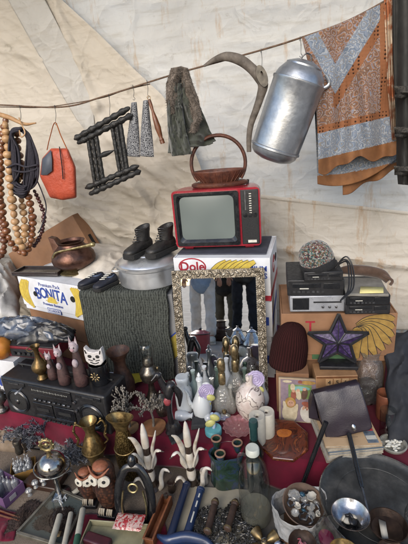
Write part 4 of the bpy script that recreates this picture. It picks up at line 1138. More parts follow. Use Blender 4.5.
# ---------------- right: players on the fruit carton
zr = .728
def face(r, w, h, d, kind):
    y = -d/2
    if kind == 'silver':
        M().box((-w*.30, y-.001, h*.52), (w*.30, .004, h*.74)).build('front_window', m_blkg, r, bevel=.001)
        M().box((w*.18, y-.001, h*.62), (w*.50, .004, h*.08)).build('disc_slot', m_blk, r)
        for i in range(3): M().lathe([(.007, 0), (.006, .005), (.001, .006)], 12, Matrix.Translation((w*(.10+.12*i), y-.0005, h*.32)) @ Matrix.Rotation(PI/2, 4, 'X')).build('button', m_chrome, r)
    else:
        M().box((-w*.16, y-.001, h*.66), (w*.50, .004, h*.26)).build('tape_flap', m_blkg, r, bevel=.001)
        M().box((w*.28, y-.001, h*.62), (w*.28, .004, h*.34)).build('display_window', m_blkg, r, bevel=.001)
        m = M()
        for i in range(7): m.box((-w*.38+i*w*.085, y-.001, h*.26), (w*.05, .005, h*.12))
        m.build('buttons', m_steel, r)
        M().box((-w*.2, y-.0012, h*.47), (w*.16, .0046, h*.05)).build('maker_plate', m_lbl, r)
r, w_, h_, d_ = slab('disc_player', 'silver disc player with a dark window under the black recorder on the right carton', 'disc player', (290, 312), (345, 311.5), zr, .082, .26, m_silver, 'players stacked on the right carton'); face(r, w_, h_, d_, 'silver')
z2 = zr+.083
r2, w2, h2, d2 = slab('video_recorder', 'black video recorder stacked on the silver player under the knitted cap', 'video recorder', (287.5, 296), (344, 295.5), z2, .080, .27, m_blk, 'players stacked on the right carton'); face(r2, w2, h2, d2, 'vcr')
z3 = z2+.081
r3, w3, h3, d3 = slab('radio_cassette', 'small flat black cassette unit lying on the black video recorder', 'cassette unit', (304, 281.5), (343, 280.5), z3, .045, .17, m_blk); face(r3, w3, h3, d3, 'vcr')
r4, w4, h4, d4 = slab('tape_deck', 'lower black tape deck of the right hand stack with bright buttons', 'tape deck', (345, 314.5), (390, 314), zr, .052, .24, m_blk, 'tape decks on the right carton'); face(r4, w4, h4, d4, 'vcr')
r5, w5, h5, d5 = slab('tape_deck', 'upper black tape deck with a row of bright buttons under the grey folder', 'tape deck', (345.5, 305.5), (390, 305), zr+.053, .050, .24, m_blkg, 'tape decks on the right carton'); face(r5, w5, h5, d5, 'vcr')
z5 = zr+.104
r6, w6, h6, d6 = slab('grey_folder', 'worn grey folder lying on the black tape decks', 'folder', (346, 296.5), (389, 297), z5, .014, .20, mk('worn grey board', '#7a7770', '#5f5c56', 14, .8), body='cover')
M().box((.002, .003, .007), (w6*.97, d6*.98, .009)).build('pages', m_lbl, r6)
q = G(373, 293, z5+.015)
o = M().add([(-.06, -.03, .002), (.04, -.045, .001), (.065, .012, .003), (-.03, .035, .006)], [(0, 1, 2, 3)]).build('yellow_note', mk('yellow note paper', '#cfc68a', '#c2b87a', 20, .8), None, solid=.001)
o.location = q+Vector((0, .03, .002)); tag(o, 'pale yellow note sheet lying on the grey folder', 'note')
m_suede = mk('brown suede', '#4c372a', '#382619', 20, .9, bump=.4, sheen=.4)
a_, b_ = G(353, 291, z5+.0), G(392, 290, z5+.0)
bag = thing('leather_roll', 'rolled brown suede bag lying behind the grey folder', 'bag', (a_+b_)/2+Vector((0, .13, .03)), R(-14))
M().tube(smooth_path([(-.11, 0, .02), (-.05, .01, .022), (.03, 0, .018), (.09, -.01, .005), (.12, -.03, -.02)], 6), [.014, .026, .028, .026, .018], 14, flat=.8).build('bag_body', m_suede, bag)
M().tube(smooth_path([(.09, -.03, .01), (.13, -.05, -.01), (.12, -.06, -.03)], 4), .007, 8).build('strap', m_suede, bag)
o = M()
for s_ in range(3):
    o.tube(smooth_path([G(338, 283, z3)+Vector((0, .08, .03)), G(345, 282, z3)+Vector((.01*s_, .06, .07+.015*s_)), G(351, 284, z3)+Vector((.012*s_, .05, .08-.01*s_)), G(353, 293, z3)+Vector((.01*s_, .05, .0)), G(346, 300, z3)+Vector((0, .06, -.03))], 6), .0035, 6)
tag(o.build('cable', m_blk), 'loose black cables curling beside the knitted cap', 'cable')
# knitted cap
t = NT('speckled knit'); co = t.coords()
v_ = t.vor(co, 190, 'F1', 'Color', .5); sep = t.n('ShaderNodeSeparateColor'); t.l(v_, sep.inputs[0])
colr = t.ramp(sep.outputs[0], [(0, C('#58312f')), (.2, C('#3a5552')), (.38, C('#6d6862')), (.5, C('#24272b')), (.7, C('#5a5039')), (.85, C('#85817b'))], 'CONSTANT')
m_speck = t.done(t.bsdf(colr, .95, 0, t.bump(t.vor(co, 85), .8, .006), .15, 0, .4))
m_kblack = mk('black ribbed knit', '#121214', '#1c1c1f', 120, .95, bump=.8, bscale=140)
z4 = z3+.046
q = G(322, 271, z4)
cap = thing('knit_hat', 'speckled multicoloured knitted cap with a black band on the black cassette unit', 'knitted cap', Vector((q.x, q.y+.055, z4)), rot=(R(8), R(-14), R(-12)))
hr = 17*K(q)
M().lathe([(hr*1.0, .030), (hr*1.02, .05), (hr*.97, .078), (hr*.84, .105), (hr*.60, .124), (hr*.3, .134), (.001, .136)], 28, None, 0, 1, .8, lambda a, z: 1+.03*math.sin(a*3+z*40)).build('crown', m_speck, cap)
M().lathe([(hr*.98, -.004), (hr*1.05, .006), (hr*1.06, .028), (hr*1.0, .038), (hr*.8, .036)], 28, None, 0, 1, .8).build('band', m_kblack, cap)
# maroon beanie on a box behind the picture
m_maroon = NT('maroon ribbed knit'); co = m_maroon.coords('UV')
wv = m_maroon.n('ShaderNodeTexWave', wave_type='BANDS', bands_direction='X'); wv.inputs['Scale'].default_value = 13; wv.inputs['Distortion'].default_value = .6; m_maroon.l(co, wv.inputs['Vector'])
co2 = m_maroon.coords(); hh = m_maroon.math('ADD', wv.outputs['Fac'], m_maroon.math('MULTIPLY', m_maroon.noise(co2, 160, 3), .5))
m_maroon = m_maroon.done(m_maroon.bsdf(m_maroon.ramp(hh, [(.2, C('#1f0f0e')), (1.1, C('#301717'))]), .95, 0, m_maroon.bump(hh, .6, .005), .1))
q = G(291, 372, .44); k = K(q); hr = 18*k
r, w_, h_, d_ = slab('small_carton', 'small brown carton behind the picture and under the maroon beanie', 'carton', (276, 373), (309, 374), .44, .001, .16, None)
M().box((0, 0, -.117), (w_, d_, .232)).build('box_body', m_kraft, r, bevel=.003)
bn = thing('beanie', 'dark maroon ribbed knitted beanie standing beside the carved mirror', 'beanie', Vector((q.x, q.y+hr*.85, .442)), rot=(R(4), R(6), 0))
HB = HT(291, 372, .44, 331)*1.05
def beanie(u, v):
    a = 2*PI*u; z = HB*(v**.9)
    if v < .25: rr = 1.06-.05*math.sin(v/.25*PI/2)
    else: rr = 1.0*math.sqrt(max(0, 1-((v-.25)/.75)**2.6))
    rr *= hr*(1+.03*math.sin(a*2+z*30)+.03*ns(math.cos(a)*2, math.sin(a)*2, v*3))
    return (rr*math.cos(a), rr*.8*math.sin(a), z)
M().sheet(beanie, 48, 30).build('crown', m_maroon, bn, solid=.004)
M().lathe([(hr*.8, -.002), (hr*.9, .0), (hr*.9, .008), (hr*.8, .01)], 24, Matrix.Translation((-.01, -.012, 0)), 0, 1, .8).build('lining', m_lbl, bn)
# number box and star lantern
m_ply = mk('plywood', '#94704e', '#7b5b3d', 10, .6, bump=.15)
zn = .455
r, w_, h_, d_ = slab('number_box', 'plywood box with the digits 4 5 6 under the purple star lantern', 'box', (316, 376), (358, 375), zn, .001, .11, None)
M().box((0, 0, -.125), (w_, d_, .246)).build('box_body', m_ply, r, bevel=.003)
for i, ch in enumerate('456'):
    M().box((-w_*.18+i*.037, -d_/2-.001, -.036), (.032, .004, .036)).build('number_tile', m_wood_pale, r, bevel=.001)
    text(ch, .030, m_ink, r, (-w_*.18+i*.037, -d_/2-.0042, -.037), name='digit')
M().box((0, -d_/2-.001, -.010), (w_*.98, .003, .004)).build('groove', m_wood_mid, r)
q = G(340, 371, zn); k = K(q)
st_ = thing('star_lantern', 'purple glass star lantern with a black frame standing on the number box', 'star lantern', Vector((q.x, q.y+.045, zn)), R(-10))
M().box((.004, 0, .009), (37*k, .075, .018)).build('base', m_blk, st_, bevel=.003)
R1 = 27*k*1.10; zc_ = .018+R1*.84; R2 = R1*.42
star = []
for i in range(10):
    a = PI/2+i*PI/5; rr = R1 if i % 2 == 0 else R2
    star.append(Vector((rr*math.cos(a)*1.02, 0, zc_+rr*math.sin(a))))
t = NT('purple stained glass'); co = t.coords()
m_purp = t.done(t.bsdf(t.ramp(t.vor(co, 60, 'F1', 'Distance'), [(.2, C('#47395e')), (.6, C('#2c2042'))]), .35, 0, t.bump(t.noise(co, 80), .5, .004), .4, .0))
cf_, cb_ = Vector((0, -.020, zc_)), Vector((0, .020, zc_))
m = M()
for i in range(10): m.add([cf_, star[i], star[(i+1) % 10]], [(0, 1, 2)]); m.add([cb_, star[(i+1) % 10], star[i]], [(0, 1, 2)])
m.build('glass_panels', m_purp, st_, smooth=0)
m = M()
for i in range(10):
    m.tube([star[i], star[(i+1) % 10]], .0085, 6)
    if i % 2: m.tube([cf_, star[i]], .0048, 6); 
    else: m.tube([cf_+(star[i]-cf_)*.0, star[i]], .002, 5)
m.build('frame', m_blk, st_, smooth=0)
# ================================================================ ON THE RED CLOTH
ZC = Z1+.009
m_china = NT('painted white china'); co = m_china.coords()
v_ = m_china.vor(co, 42, 'F1', 'Distance', 1); v2 = m_china.vor(co, 55, 'F1', 'Distance', 1)
msk = m_china.ramp(m_china.noise(co, 13, 1), [(.52, (0, 0, 0)), (.60, (.8, .8, .8))])
c_ = m_china.mix(m_china.math('MULTIPLY', m_china.ramp(v_, [(.22, (1, 1, 1)), (.34, (0, 0, 0))]), msk), C('#b9bdbf'), C('#7a4a4a'))
c_ = m_china.mix(m_china.math('MULTIPLY', m_china.ramp(v2, [(.18, (1, 1, 1)), (.28, (0, 0, 0))]), msk), c_, C('#5d6c58'))
m_china = m_china.done(m_china.bsdf(c_, .18, 0, None, .5, .4))
m_wceram = mk('plain white ceramic', '#b4b8bd', '#a3a7ac', 14, .25, coat=.3)
m_gls = glass('clear glass', '#f4f6f5', 1.0, .5)
m_gdark = glass('smoky glass', '#a9a7a0', 1.0, .35)
m_gold = mk('antique gold', '#968464', '#63553c', 60, .36, .8)
m_red = bpy.data.materials['red velvet']

# boombox
A, B = G(10, 412, ZC), G(112, 436, ZC); d = B-A; BW = d.length; a = math.atan2(d.y, d.x)
BH = HT(10, 412, ZC, 380)*1.13; BD = .19
c = (A+B)/2+Vector((-math.sin(a), math.cos(a), 0))*(BD/2); c.z = ZC
bb = thing('boombox', 'large black portable stereo with two round speakers at the left of the red cloth', 'portable stereo', c, a)
M().box((0, 0, BH/2), (BW, BD, BH)).build('case', m_blk, bb, bevel=.012, bseg=3)
y = -BD/2
for sx in (-1, 1):
    T = Matrix.Translation((sx*BW*.355, y-.001, BH*.42)) @ Matrix.Rotation(PI/2, 4, 'X')
    sp = M().lathe([(.066, -.004), (.067, .004), (.062, .008), (.058, .004), (.001, .003)], 40, T).build('speaker', m_blkg, bb)
    M().lathe([(.056, .0035), (.03, .0065), (.014, .0105), (.001, .012)], 32, T).build('speaker_grille', m_grille, sp)
    M().lathe([(.0665, .003), (.0700, .0075), (.0735, .003)], 44, T).build('speaker_ring', mk('dark steel ring', '#4a4b4e', '#36373a', 40, .35, .8), sp)
    M().lathe([(.001, .012), (.016, .012), (.012, .016), (.001, .018)], 20, T).build('dust_cap', m_blkg, sp)
    M().box((sx*BW*.355, y-.001, BH*.90), (BW*.22, .006, .020)).build('tweeter_strip', m_blkg, bb, bevel=.002)
    M().box((sx*BW*.355, y-.0045, BH*.90), (BW*.10, .003, .010)).build('badge', m_steel, bb)
M().box((0, y-.002, BH*.80), (BW*.40, .008, BH*.30)).build('tuner_window', m_blkg, bb, bevel=.002)
m = M()
for i in range(24): m.box((-BW*.17+i*BW*.0145, y-.0065, BH*.84), (.0018, .002, .006+.004*(i % 4 == 0)))
m.build('tuning_scale', m_lbl, bb)
m = M(); m.box((-BW*.02, y-.0065, BH*.74), (BW*.34, .002, .002)); m.build('scale_line', m_steel, bb)
for i in range(8):
    M().box((-BW*.16+i*BW*.046, y-.006, BH*.58), (BW*.026, .010, .012)).build('button', m_steel if i % 3 else m_chrome, bb, bevel=.002)
for sx in (-1, 1):
    dk = M().box((sx*BW*.105, y-.003, BH*.32), (BW*.19, .008, BH*.34)).build('tape_door', m_blkg, bb, bevel=.003)
    M().box((sx*BW*.105, y-.0085, BH*.34), (BW*.12, .003, .018)).build('tape_window', m_grille, dk)
M().box((0, y-.008, BH*.155), (BW*.36, .004, .009)).build('chrome_strip', m_chrome, bb)
m = M()
for i in range(6): m.box((-BW*.12+i*BW*.048, y-.006, BH*.065), (BW*.036, .010, .010))
m.build('tape_keys', m_steel, bb)
for i, xx in enumerate((.20, .215)):
    M().lathe([(.010, 0), (.009, .010), (.001, .011)], 14, Matrix.Translation((BW*.225, y-.003, BH*(.5+.22*i))) @ Matrix.Rotation(PI/2, 4, 'X')).build('knob', m_chrome, bb)
M().tube(smooth_path([(-BW*.42, .02, BH), (-BW*.42, .02, BH+.010), (-BW*.40, .02, BH+.014), (BW*.40, .02, BH+.014), (BW*.42, .02, BH+.010), (BW*.42, .02, BH)], 3), .006, 8).build('carry_handle', m_blk, bb)
ZB = ZC+BH+.001

# figurines on the boombox
m_cat = mk('mottled purple brown wood', '#4a3331', '#2a1b1c', 30, .5, bump=.3, coat=.2)
m_catw = mk('chalky white paint', '#a59a9e', '#7a6a6e', 60, .6)
m_pink = mk('pinkish face paint', '#a4858a', '#8a6a70', 60, .6)
def cat_fig(px, py, pyt, wpx, label, rz=0):
    q = G(px, py, ZB); k = K(q); h = HT(px, py, ZB, pyt); r_ = wpx*k/2
    r = thing('cat_figurine', label, 'cat figurine', q+Vector((0, .012, 0)), R(rz-12), 'tall wooden cats on the stereo')
    M().lathe([(r_*.75, 0), (r_*.95, h*.03), (r_*1.0, h*.15), (r_*.9, h*.32), (r_*.62, h*.52), (r_*.46, h*.64), (r_*.40, h*.70), (.001, h*.72)], 18, None, 0, 1, .85).build('body', m_cat, r)
    m = M(); m.ball((0, -r_*.15, h*.79), (r_*.62, r_*.58, h*.105), 14, 10)
    for sx in (-1, 1):
        m.add([(sx*r_*.12, -r_*.2, h*.86), (sx*r_*.62, -r_*.2, h*.83), (sx*r_*.48, -r_*.1, h*1.0), (sx*r_*.34, r_*.15, h*.85)], [(0, 1, 2), (1, 3, 2), (3, 0, 2), (0, 3, 1)])
    hd = m.build('head', m_catw, r, smooth=50)
    m = M(); m.ball((0, -r_*.66, h*.765), (r_*.26, r_*.16, h*.035), 10, 6)
    m.build('muzzle', m_pink, hd)
    for sx in (-1, 1): M().ball((sx*r_*.26, -r_*.60, h*.805), (r_*.11, r_*.1, h*.018), 8, 6).build('eye', m_ink, hd)
    M().ball((0, -r_*.62, h*.50), (r_*.42, r_*.30, h*.085), 12, 8).build('chest_patch', m_catw, r)
    M().tube(smooth_path([(r_*.5, r_*.5, h*.05), (r_*.9, r_*.3, h*.12), (r_*.95, -r_*.2, h*.22), (r_*.7, -r_*.6, h*.3)], 4), [r_*.14, r_*.11, r_*.06], 8).build('tail', m_cat, r)
cat_fig(53, 380, 351, 10, 'smallest wooden cat figurine on the stereo, next to the brass vase')
cat_fig(65, 385, 344, 13, 'middle sized wooden cat figurine with pale face on the stereo')
cat_fig(82, 386, 336, 15, 'tallest wooden cat figurine with pale ears on the stereo')
# cat head on black cup
q = G(100, 385, ZB); k = K(q)
r = thing('cat_cup', 'black cup with a gold sunburst carrying a white cat face, right end of the stereo', 'cat figurine', q+Vector((0, .03, 0)), R(-14))
cr = 9.5*k; ch = HT(100, 385, ZB, 366)
M().lathe([(.001, 0), (cr*.95, 0), (cr, .004), (cr*1.02, ch), (cr*.92, ch), (cr*.9, .01), (.001, .009)], 26).build('cup', m_blkg, r)
sb = M()
for i in range(8):
    an = i*PI/4; T = Matrix.Translation((0, -cr*1.02, ch*.52)) @ Matrix.Rotation(an, 4, 'Y')
    sb.ball((0, 0, cr*.38), (cr*.09, .002, cr*.2), 6, 5, T)
sb.ball((0, -cr*1.02, ch*.52), (cr*.12, .002, cr*.12), 8, 6); sb.build('sunburst', m_gold, r)
hh = HT(100, 385, ZB, 348)-ch
ol = [(-.95, .12), (-1.0, .55), (-.92, 1.12), (-.52, .82), (0, .76), (.52, .82), (.92, 1.12), (1.0, .55), (.95, .12), (.6, -.12), (0, -.2), (-.6, -.12)]
fcx = cr*1.05
hd = M().prism([(x*fcx, ch+.004+(z+.12)*hh*.78) for x, z in ol], -cr*.5, cr*.15).build('cat_face', mk('white enamel', '#c3bfbd', '#a9a5a3', 50, .4), r, bevel=.004)
fm = M()
for sx in (-1, 1):
    fm.ball((sx*fcx*.42, -cr*.52, ch+hh*.52), (fcx*.22, .003, hh*.09), 10, 6, Matrix.Identity(4)); fm.tube([(sx*fcx*.15, -cr*.53, ch+hh*.28), (sx*fcx*.6, -cr*.53, ch+hh*.34)], .0022, 5); fm.tube([(sx*fcx*.72, -cr*.53, ch+hh*.68), (sx*fcx*.82, -cr*.53, ch+hh*.86)], .003, 5)
fm.ball((0, -cr*.52, ch+hh*.38), (fcx*.12, .004, hh*.06)); fm.tube(smooth_path([(-fcx*.45, -cr*.53, ch+hh*.2), (0, -cr*.53, ch+hh*.12), (fcx*.45, -cr*.53, ch+hh*.2)], 4), .0025, 5)
fm.build('face_marks', m_ink, hd)
# brass vase
def turned(name, label, cat, px, py, z, prof, mat, pyt=None, seg=32, body='body', group=None, wob=None, dy=0, rz=0, parts=()):
    """prof in (radius px, height fraction)"""
    q = G(px, py, z); k = K(q); h = HT(px, py, z, pyt); rm = max(p[0] for p in prof)*k
    r = thing(name, label, cat, q+Vector((0, dy if dy else prof[0][0]*k*.7, 0)), R(rz), group)
    M().lathe([(max(.0008, a*k), b*h) for a, b in prof], seg, None, 0, 1, 1, wob).build(body, mat, r)
    return r, k, h
r, k, h = turned('brass_vase', 'dull brass bellied vase standing on the left end of the stereo', 'vase', 43, 378, ZB, [(.1, 0), (5.2, 0), (5.6, .03), (4.2, .08), (3.4, .14), (5, .2), (7.6, .30), (8.2, .38), (7.2, .46), (4.4, .55), (2.8, .64), (2.3, .74), (2.5, .88), (4.4, .97), (4.8, 1), (4.2, 1), (2, .9), (.1, .5)], mk('dull antique brass', '#75603f', '#4e3d24', 40, .38, .85, bump=.15), 345)
M().tube(smooth_path([(2.6*k, 0, h*.8), (4.6*k, 0, h*.72), (5.6*k, 0, h*.6), (6.4*k, 0, h*.5)], 4), .003, 6).build('handle', m_gold, r)
M().tube(smooth_path([(-4*k, -.01, h*1.0), (-8*k, -.01, h*.93), (-5*k, -.01, h*.86), (-2.3*k, -.005, h*.86)], 4), .0025, 6).build('spout', m_gold, r)
# grey clock radio with white lead on the carton behind
q0 = G(8, 392, .30)
M_ = M()
r, w_, h_, d_ = slab('clock_radio', 'grey clock radio with a dark blue front behind the stereo', 'radio', (9, 388), (33, 390), .262, .085, .10, m_silver)
M().box((w_*.2, -d_/2-.002, h_*.5), (w_*.5, .006, h_*.84)).build('front_panel', mk('dark blue plastic', '#2f3747', '#242b39', 20, .4), r, bevel=.002)
M().box((w_*.2, -d_/2-.0055, h_*.58), (w_*.26, .003, h_*.32)).build('display', m_lbl, r)
M().box((w_*.2, -d_/2-.0075, h_*.58), (w_*.16, .002, h_*.18)).build('digits', m_ink, r)
M().box((-w_*.25, -d_/2-.001, h_*.5), (w_*.38, .003, h_*.8)).build('speaker_grille', mk('grey grille', '#5d6066', '#44474c', 200, .6, bump=.5), r)
r2 = thing('radio_stand', 'low dark block carrying the grey clock radio', 'block', r.location-Vector((0, 0, .262-Z1-.006)), r.rotation_euler.z)
M().box((0, 0, (.26-Z1-.006)/2), (w_*1.05, d_, .26-Z1-.007)).build('block_body', m_blk, r2)
o = M().tube(smooth_path([G(32, 372, .34), G(30, 378, .35), G(24, 386, .36), G(19, 391, ZB), G(15, 394, ZB+.004)], 6), [.004, .004, .005], 8).build('white_lead', mk('greyish white cable', '#a5a6a8', '#8d8e90', 40, .5)); tag(o, 'white cable lead lying across the left top of the stereo', 'cable')
# silver bits at left edge
r, k, h = turned('silver_urn', 'small tarnished silver urn at the left edge beside the stereo', 'urn', 3, 411, ZC, [(.1, 0), (5, 0), (5.2, .06), (2.4, .14), (2.2, .24), (6.4, .4), (7.4, .56), (6, .7), (3.2, .78), (4.2, .84), (2.4, .9), (1.5, 1), (.1, 1.0)], mk('tarnished silver', '#8a8580', '#5f5a55', 50, .35, .9, bump=.3), 384)
M().tube(smooth_path([(6*k, 0, h*.66), (9.6*k, 0, h*.62), (9*k, 0, h*.46), (6.6*k, 0, h*.42)], 4), .003, 6).build('handle', m_chrome, r)

# wooden goblet vase and oil lamp
m_goblet = mk('worn brown turned wood', '#54382a', '#33211a', 40, .55, bump=.4, bscale=120)
turned('wooden_vase', 'brown turned wooden vase with a flared mouth behind the stereo', 'vase', 126, 398, ZC, [(.1, 0), (8.5, 0), (10, .06), (11, .2), (11.2, .34), (9.4, .48), (7, .60), (5.6, .70), (5.8, .80), (8.4, .91), (10.8, .975), (11.3, 1), (10.6, .995), (7.5, .9), (4.6, .78), (.1, .7)], m_goblet, 350, 40)
q = G(153, 401, ZC); k = K(q); h = HT(153, 401, ZC, 345)
r = thing('oil_lamp', 'small oil lamp with a glass chimney and metal pedestal beside the wooden vase', 'oil lamp', q+Vector((0, .02, 0)))
m_pew = mk('dull pewter', '#77726a', '#514c46', 50, .35, .9, bump=.15)
M().lathe([(.001, 0), (7.5*k, 0), (7.8*k, h*.03), (5.5*k, h*.08), (3.4*k, h*.18), (2.8*k, h*.30), (4*k, h*.36), (.001, h*.37)], 32).build('pedestal', m_pew, r)
M().lathe([(4*k, h*.35), (8.5*k, h*.38), (9.6*k, h*.44), (9.4*k, h*.48), (9.8*k, h*.50), (9.0*k, h*.54), (6*k, h*.60), (4.6*k, h*.63), (.001, h*.64)], 36).build('font', m_pew, r)
M().lathe([(5.0*k, h*.63), (5.4*k, h*.66), (5*k, h*.72), (3.6*k, h*.76), (.001, h*.77)], 24).build('burner', m_pew, r)
M().lathe([(4.8*k, h*.70), (5.8*k, h*.77), (7.0*k, h*.85), (7.2*k, h*.92), (6.2*k, h*.98), (5.4*k, h*1.0), (5.2*k, h*1.0)], 32).build('chimney', m_gls, r)
M().lathe([(.009, 0), (.008, .008), (.001, .009)], 12, Matrix.Translation((8*k, -.01, h*.58)) @ Matrix.Rotation(PI/2, 4, 'Y')).build('wick_knob', m_gold, r)
# papers behind
def paper(label, pts, z, mat, name='paper_sheet', dz=(0, .004, .008, .002), cat='paper'):
    m = M(); P = [G(x, y, z) for x, y in pts]
    def fn(u, v):
        b = (P[0]*(1-u)+P[1]*u)*(1-v)+(P[3]*(1-u)+P[2]*u)*v
        return b+Vector((0, 0, .005+.012*abs(ns(u*3, v*3, len(label)))+.016*u*v))
    o = m.sheet(fn, 10, 10).build(name, mat, None, solid=.0012); return tag(o, label, cat)
paper('blue and white printed sheet lying behind the wooden vase', [(104, 367), (122, 374), (120, 384), (100, 376)], ZC+.02, mk('blue white print', '#a9afbb', '#4a6a9c', 20, .6, lo=.45, hi=.52))
paper('yellow folded card lying beside the oil lamp', [(122, 372), (152, 370), (150, 382), (126, 388)], ZC+.01, mk('yellow card', '#b3a032', '#93842a', 12, .6), 'card', cat='card')
paper('grey white sheet standing out from under the blanket', [(110, 362), (150, 362), (150, 371), (112, 370)], ZC+.02, mk('grey sheet', '#8f9391', '#70746f', 14, .7))

# wire trees on wooden discs
m_wtree = mk('dusty silver wire', '#85807a', '#5b564f', 60, .5, .5)
m_disc = mk('pale wooden disc', '#8a6c4c', '#6c5136', 20, .7, bump=.2)
def wtree(px, py, pyt, wpx, label, seed, mat, dmat, dpx, thin=.0022, group=None, leafy=True, name='wire_tree', cat='wire tree', dh=.010, z=None):
    random.seed(seed)
    zz = ZC if z is None else z
    q = G(px, py, zz); k = K(q); h = HT(px, py, zz, pyt)
    r = thing(name, label, cat, q+Vector((0, dpx*k*.7, 0)), 0, group)
    if dmat: M().lathe([(dpx*k, 0), (dpx*k*1.02, dh*.5), (dpx*k*.98, dh), (.001, dh)], 28, None, 0, 1, 1, lambda a, z: 1+.04*math.sin(a*3)).build('wooden_disc', dmat, r)
    tr = M(); lf = M()
    tr.tube(smooth_path([(0, 0, dh), (.004, 0, h*.25), (-.003, 0, h*.5)], 4), [.007, .0055, .005], 8)
    for i in range(16):
        an = random.uniform(0, 2*PI); l = wpx*k*.5*random.uniform(.55, 1.0); z0 = h*random.uniform(.35, .6)
        tip = Vector((l*math.cos(an), l*.7*math.sin(an), h*random.uniform(.5, 1.0)))
        P = smooth_path([(0, 0, z0), (tip.x*.4, tip.y*.4, (z0+tip.z)/2+.012), tip, tip+Vector((tip.x*.12, 0, -.018))], 4)
        tr.tube(P, [thin*1.6, thin], 5)
        if leafy:
            for p in P[3:]:
                for _ in range(2):
                    o = p+Vector((random.gauss(0, .005), random.gauss(0, .005), random.gauss(0, .005))); lf.ball(o, (.0035, .0035, .006), 5, 4, Matrix.Identity(4))
    tr.build('twisted_trunk', mat, r)
    if leafy: lf.build('wire_leaves', mat, r)
    random.seed(seed+100); return r
wtree(129, 433, 394, 34, 'silver wire palm tree on a pale disc, left of its twin', 3, m_wtree, m_disc, 9, group='wire trees on wooden discs')
wtree(153, 434, 397, 24, 'silver wire tree with upright twigs on a wider brown disc', 9, m_wtree, mk('brown wooden disc', '#8a6040', '#6a472c', 20, .65), 12.5, group='wire trees on wooden discs')

# black statuette with a red patch
m_ebony = mk('ebony statuette', '#131214', '#1f1c1f', 30, .35, coat=.3, bump=.2)
q = G(174, 438, ZC); k = K(q); h = HT(174, 438, ZC, 372)
r = thing('black_statuette', 'black carved figure of a bending bird with a red patch on a rough base', 'statuette', q+Vector((0, .03, 0)))
m = M(); m.lathe([(.001, 0), (8*k, 0), (9*k, h*.06), (7*k, h*.14), (5*k, h*.19), (.001, h*.2)], 14, None, 0, 1, .8, lambda a, z: 1+.14*math.sin(a*3+z*90)); m.build('rough_base', m_ebony, r)
m = M(); m.tube(smooth_path([(-1*k, 0, h*.15), (-2*k, 0, h*.35), (-1.5*k, 0, h*.52), (0, -.004, h*.66), (3*k, 0, h*.76), (6*k, 0, h*.72)], 5), [4*k, 3.6*k, 4.6*k, 6.2*k, 6*k, 3*k], 12, flat=.8)
m.tube(smooth_path([(-1*k, 0, h*.66), (-5*k, -.002, h*.80), (-7*k, -.004, h*.90)], 5), [4.4*k, 3.2*k, 2.6*k], 10)
m.ball((-8*k, -.006, h*.93), (4*k, 3.4*k, 3.6*k)); m.tube([(-9*k, -.012, h*.95), (-14*k, -.03, h*.90)], [2*k, .5*k], 8)
m.tube(smooth_path([(5*k, 0, h*.74), (10*k, .004, h*.60), (9*k, .004, h*.42)], 5), [3*k, 3.6*k, 1*k], 10)
m.build('figure', m_ebony, r, smooth=70)
M().ball((-2*k, -4.6*k, h*.56), (3.6*k, 2.2*k, 5*k), 12, 8, Matrix.Identity(4)).build('red_patch', mk('faded red lacquer', '#94474b', '#6c2a30', 40, .35), r)
for i, (px, py, w_, lab) in enumerate(((186, 420, 14, 'black stone block between the statuette and the small white vase'), (199, 428, 17, 'larger sloping black stone block in front of the small white vase'), (177, 441, 18, 'flat black stone slab under the edge of the statuette base'))):
    q = G(px, py, ZC); k = K(q)
    o = thing('stone_block', lab, 'stone block', q+Vector((0, .02, 0)), R(-20+24*i), 'black stone blocks')
    m = M(); s = w_*k/2; hz = (.022, .03, .012)[i]
    m.add([(-s, -s*.7, 0), (s, -s*.6, 0), (s*.9, s*.7, 0), (-s*.8, s*.7, 0), (-s*.9, -s*.5, hz*.8), (s*.8, -s*.5, hz*.5), (s*.8, s*.5, hz*1.1), (-s*.7, s*.55, hz*1.3)], [(0, 3, 2, 1), (4, 5, 6, 7), (0, 1, 5, 4), (1, 2, 6, 5), (2, 3, 7, 6), (3, 0, 4, 7)])
    m.build('block', mk('black slate', '#191a1c', '#26272a', 30, .6, bump=.5), o, smooth=0, bevel=.003)

# white china
JAR = [(.1, 0), (7, 0), (7.8, .04), (8.4, .2), (8.6, .5), (8.2, .66), (6.2, .74), (5.4, .80), (6.0, .86), (6.6, .92), (6.6, .97), (5.6, 1.0), (.1, 1.0)]
r, k, h = turned('china_jar', 'white flowered china jar with a stopper beside the black statuette', 'jar', 186, 413, ZC, JAR, m_china, 376)
EWER = [(.1, 0), (7.4, 0), (7.8, .02), (8.8, .12), (9.4, .24), (8.4, .38), (5.6, .50), (3.2, .60), (2.4, .70), (2.7, .80), (3.3, .84), (2.0, .88), (.1, .885)]
r, k, h = turned('china_ewer', 'tall white flowered china ewer with a thin curved spout and pointed lid', 'ewer', 203, 417, ZC, EWER, m_china, 372)
M().lathe([(3.4*k, h*.85), (3.2*k, h*.875), (1.2*k, h*.905), (1.9*k, h*.935), (1.2*k, h*.97), (.2*k, h*1.0)], 16).build('lid', m_china, r)
M().tube(smooth_path([(-8*k, 0, h*.26), (-11.5*k, -.004, h*.38), (-12.4*k, -.006, h*.56), (-15*k, -.008, h*.68)], 5), [2.8*k, 2*k, 1.3*k, 1.0*k], 10).build('spout', m_china, r)
M().tube(smooth_path([(2.6*k, 0, h*.74), (8*k, 0, h*.74), (12*k, 0, h*.58), (10*k, 0, h*.40), (8.4*k, 0, h*.32)], 5), 1.3*k, 8).build('handle', m_china, r)
q = G(184, 420, ZC); k = K(q)
r = thing('bud_vase', 'small plain white bud vase lying on its side in front of the china jar', 'vase', q, rot=(R(90), 0, R(80)))
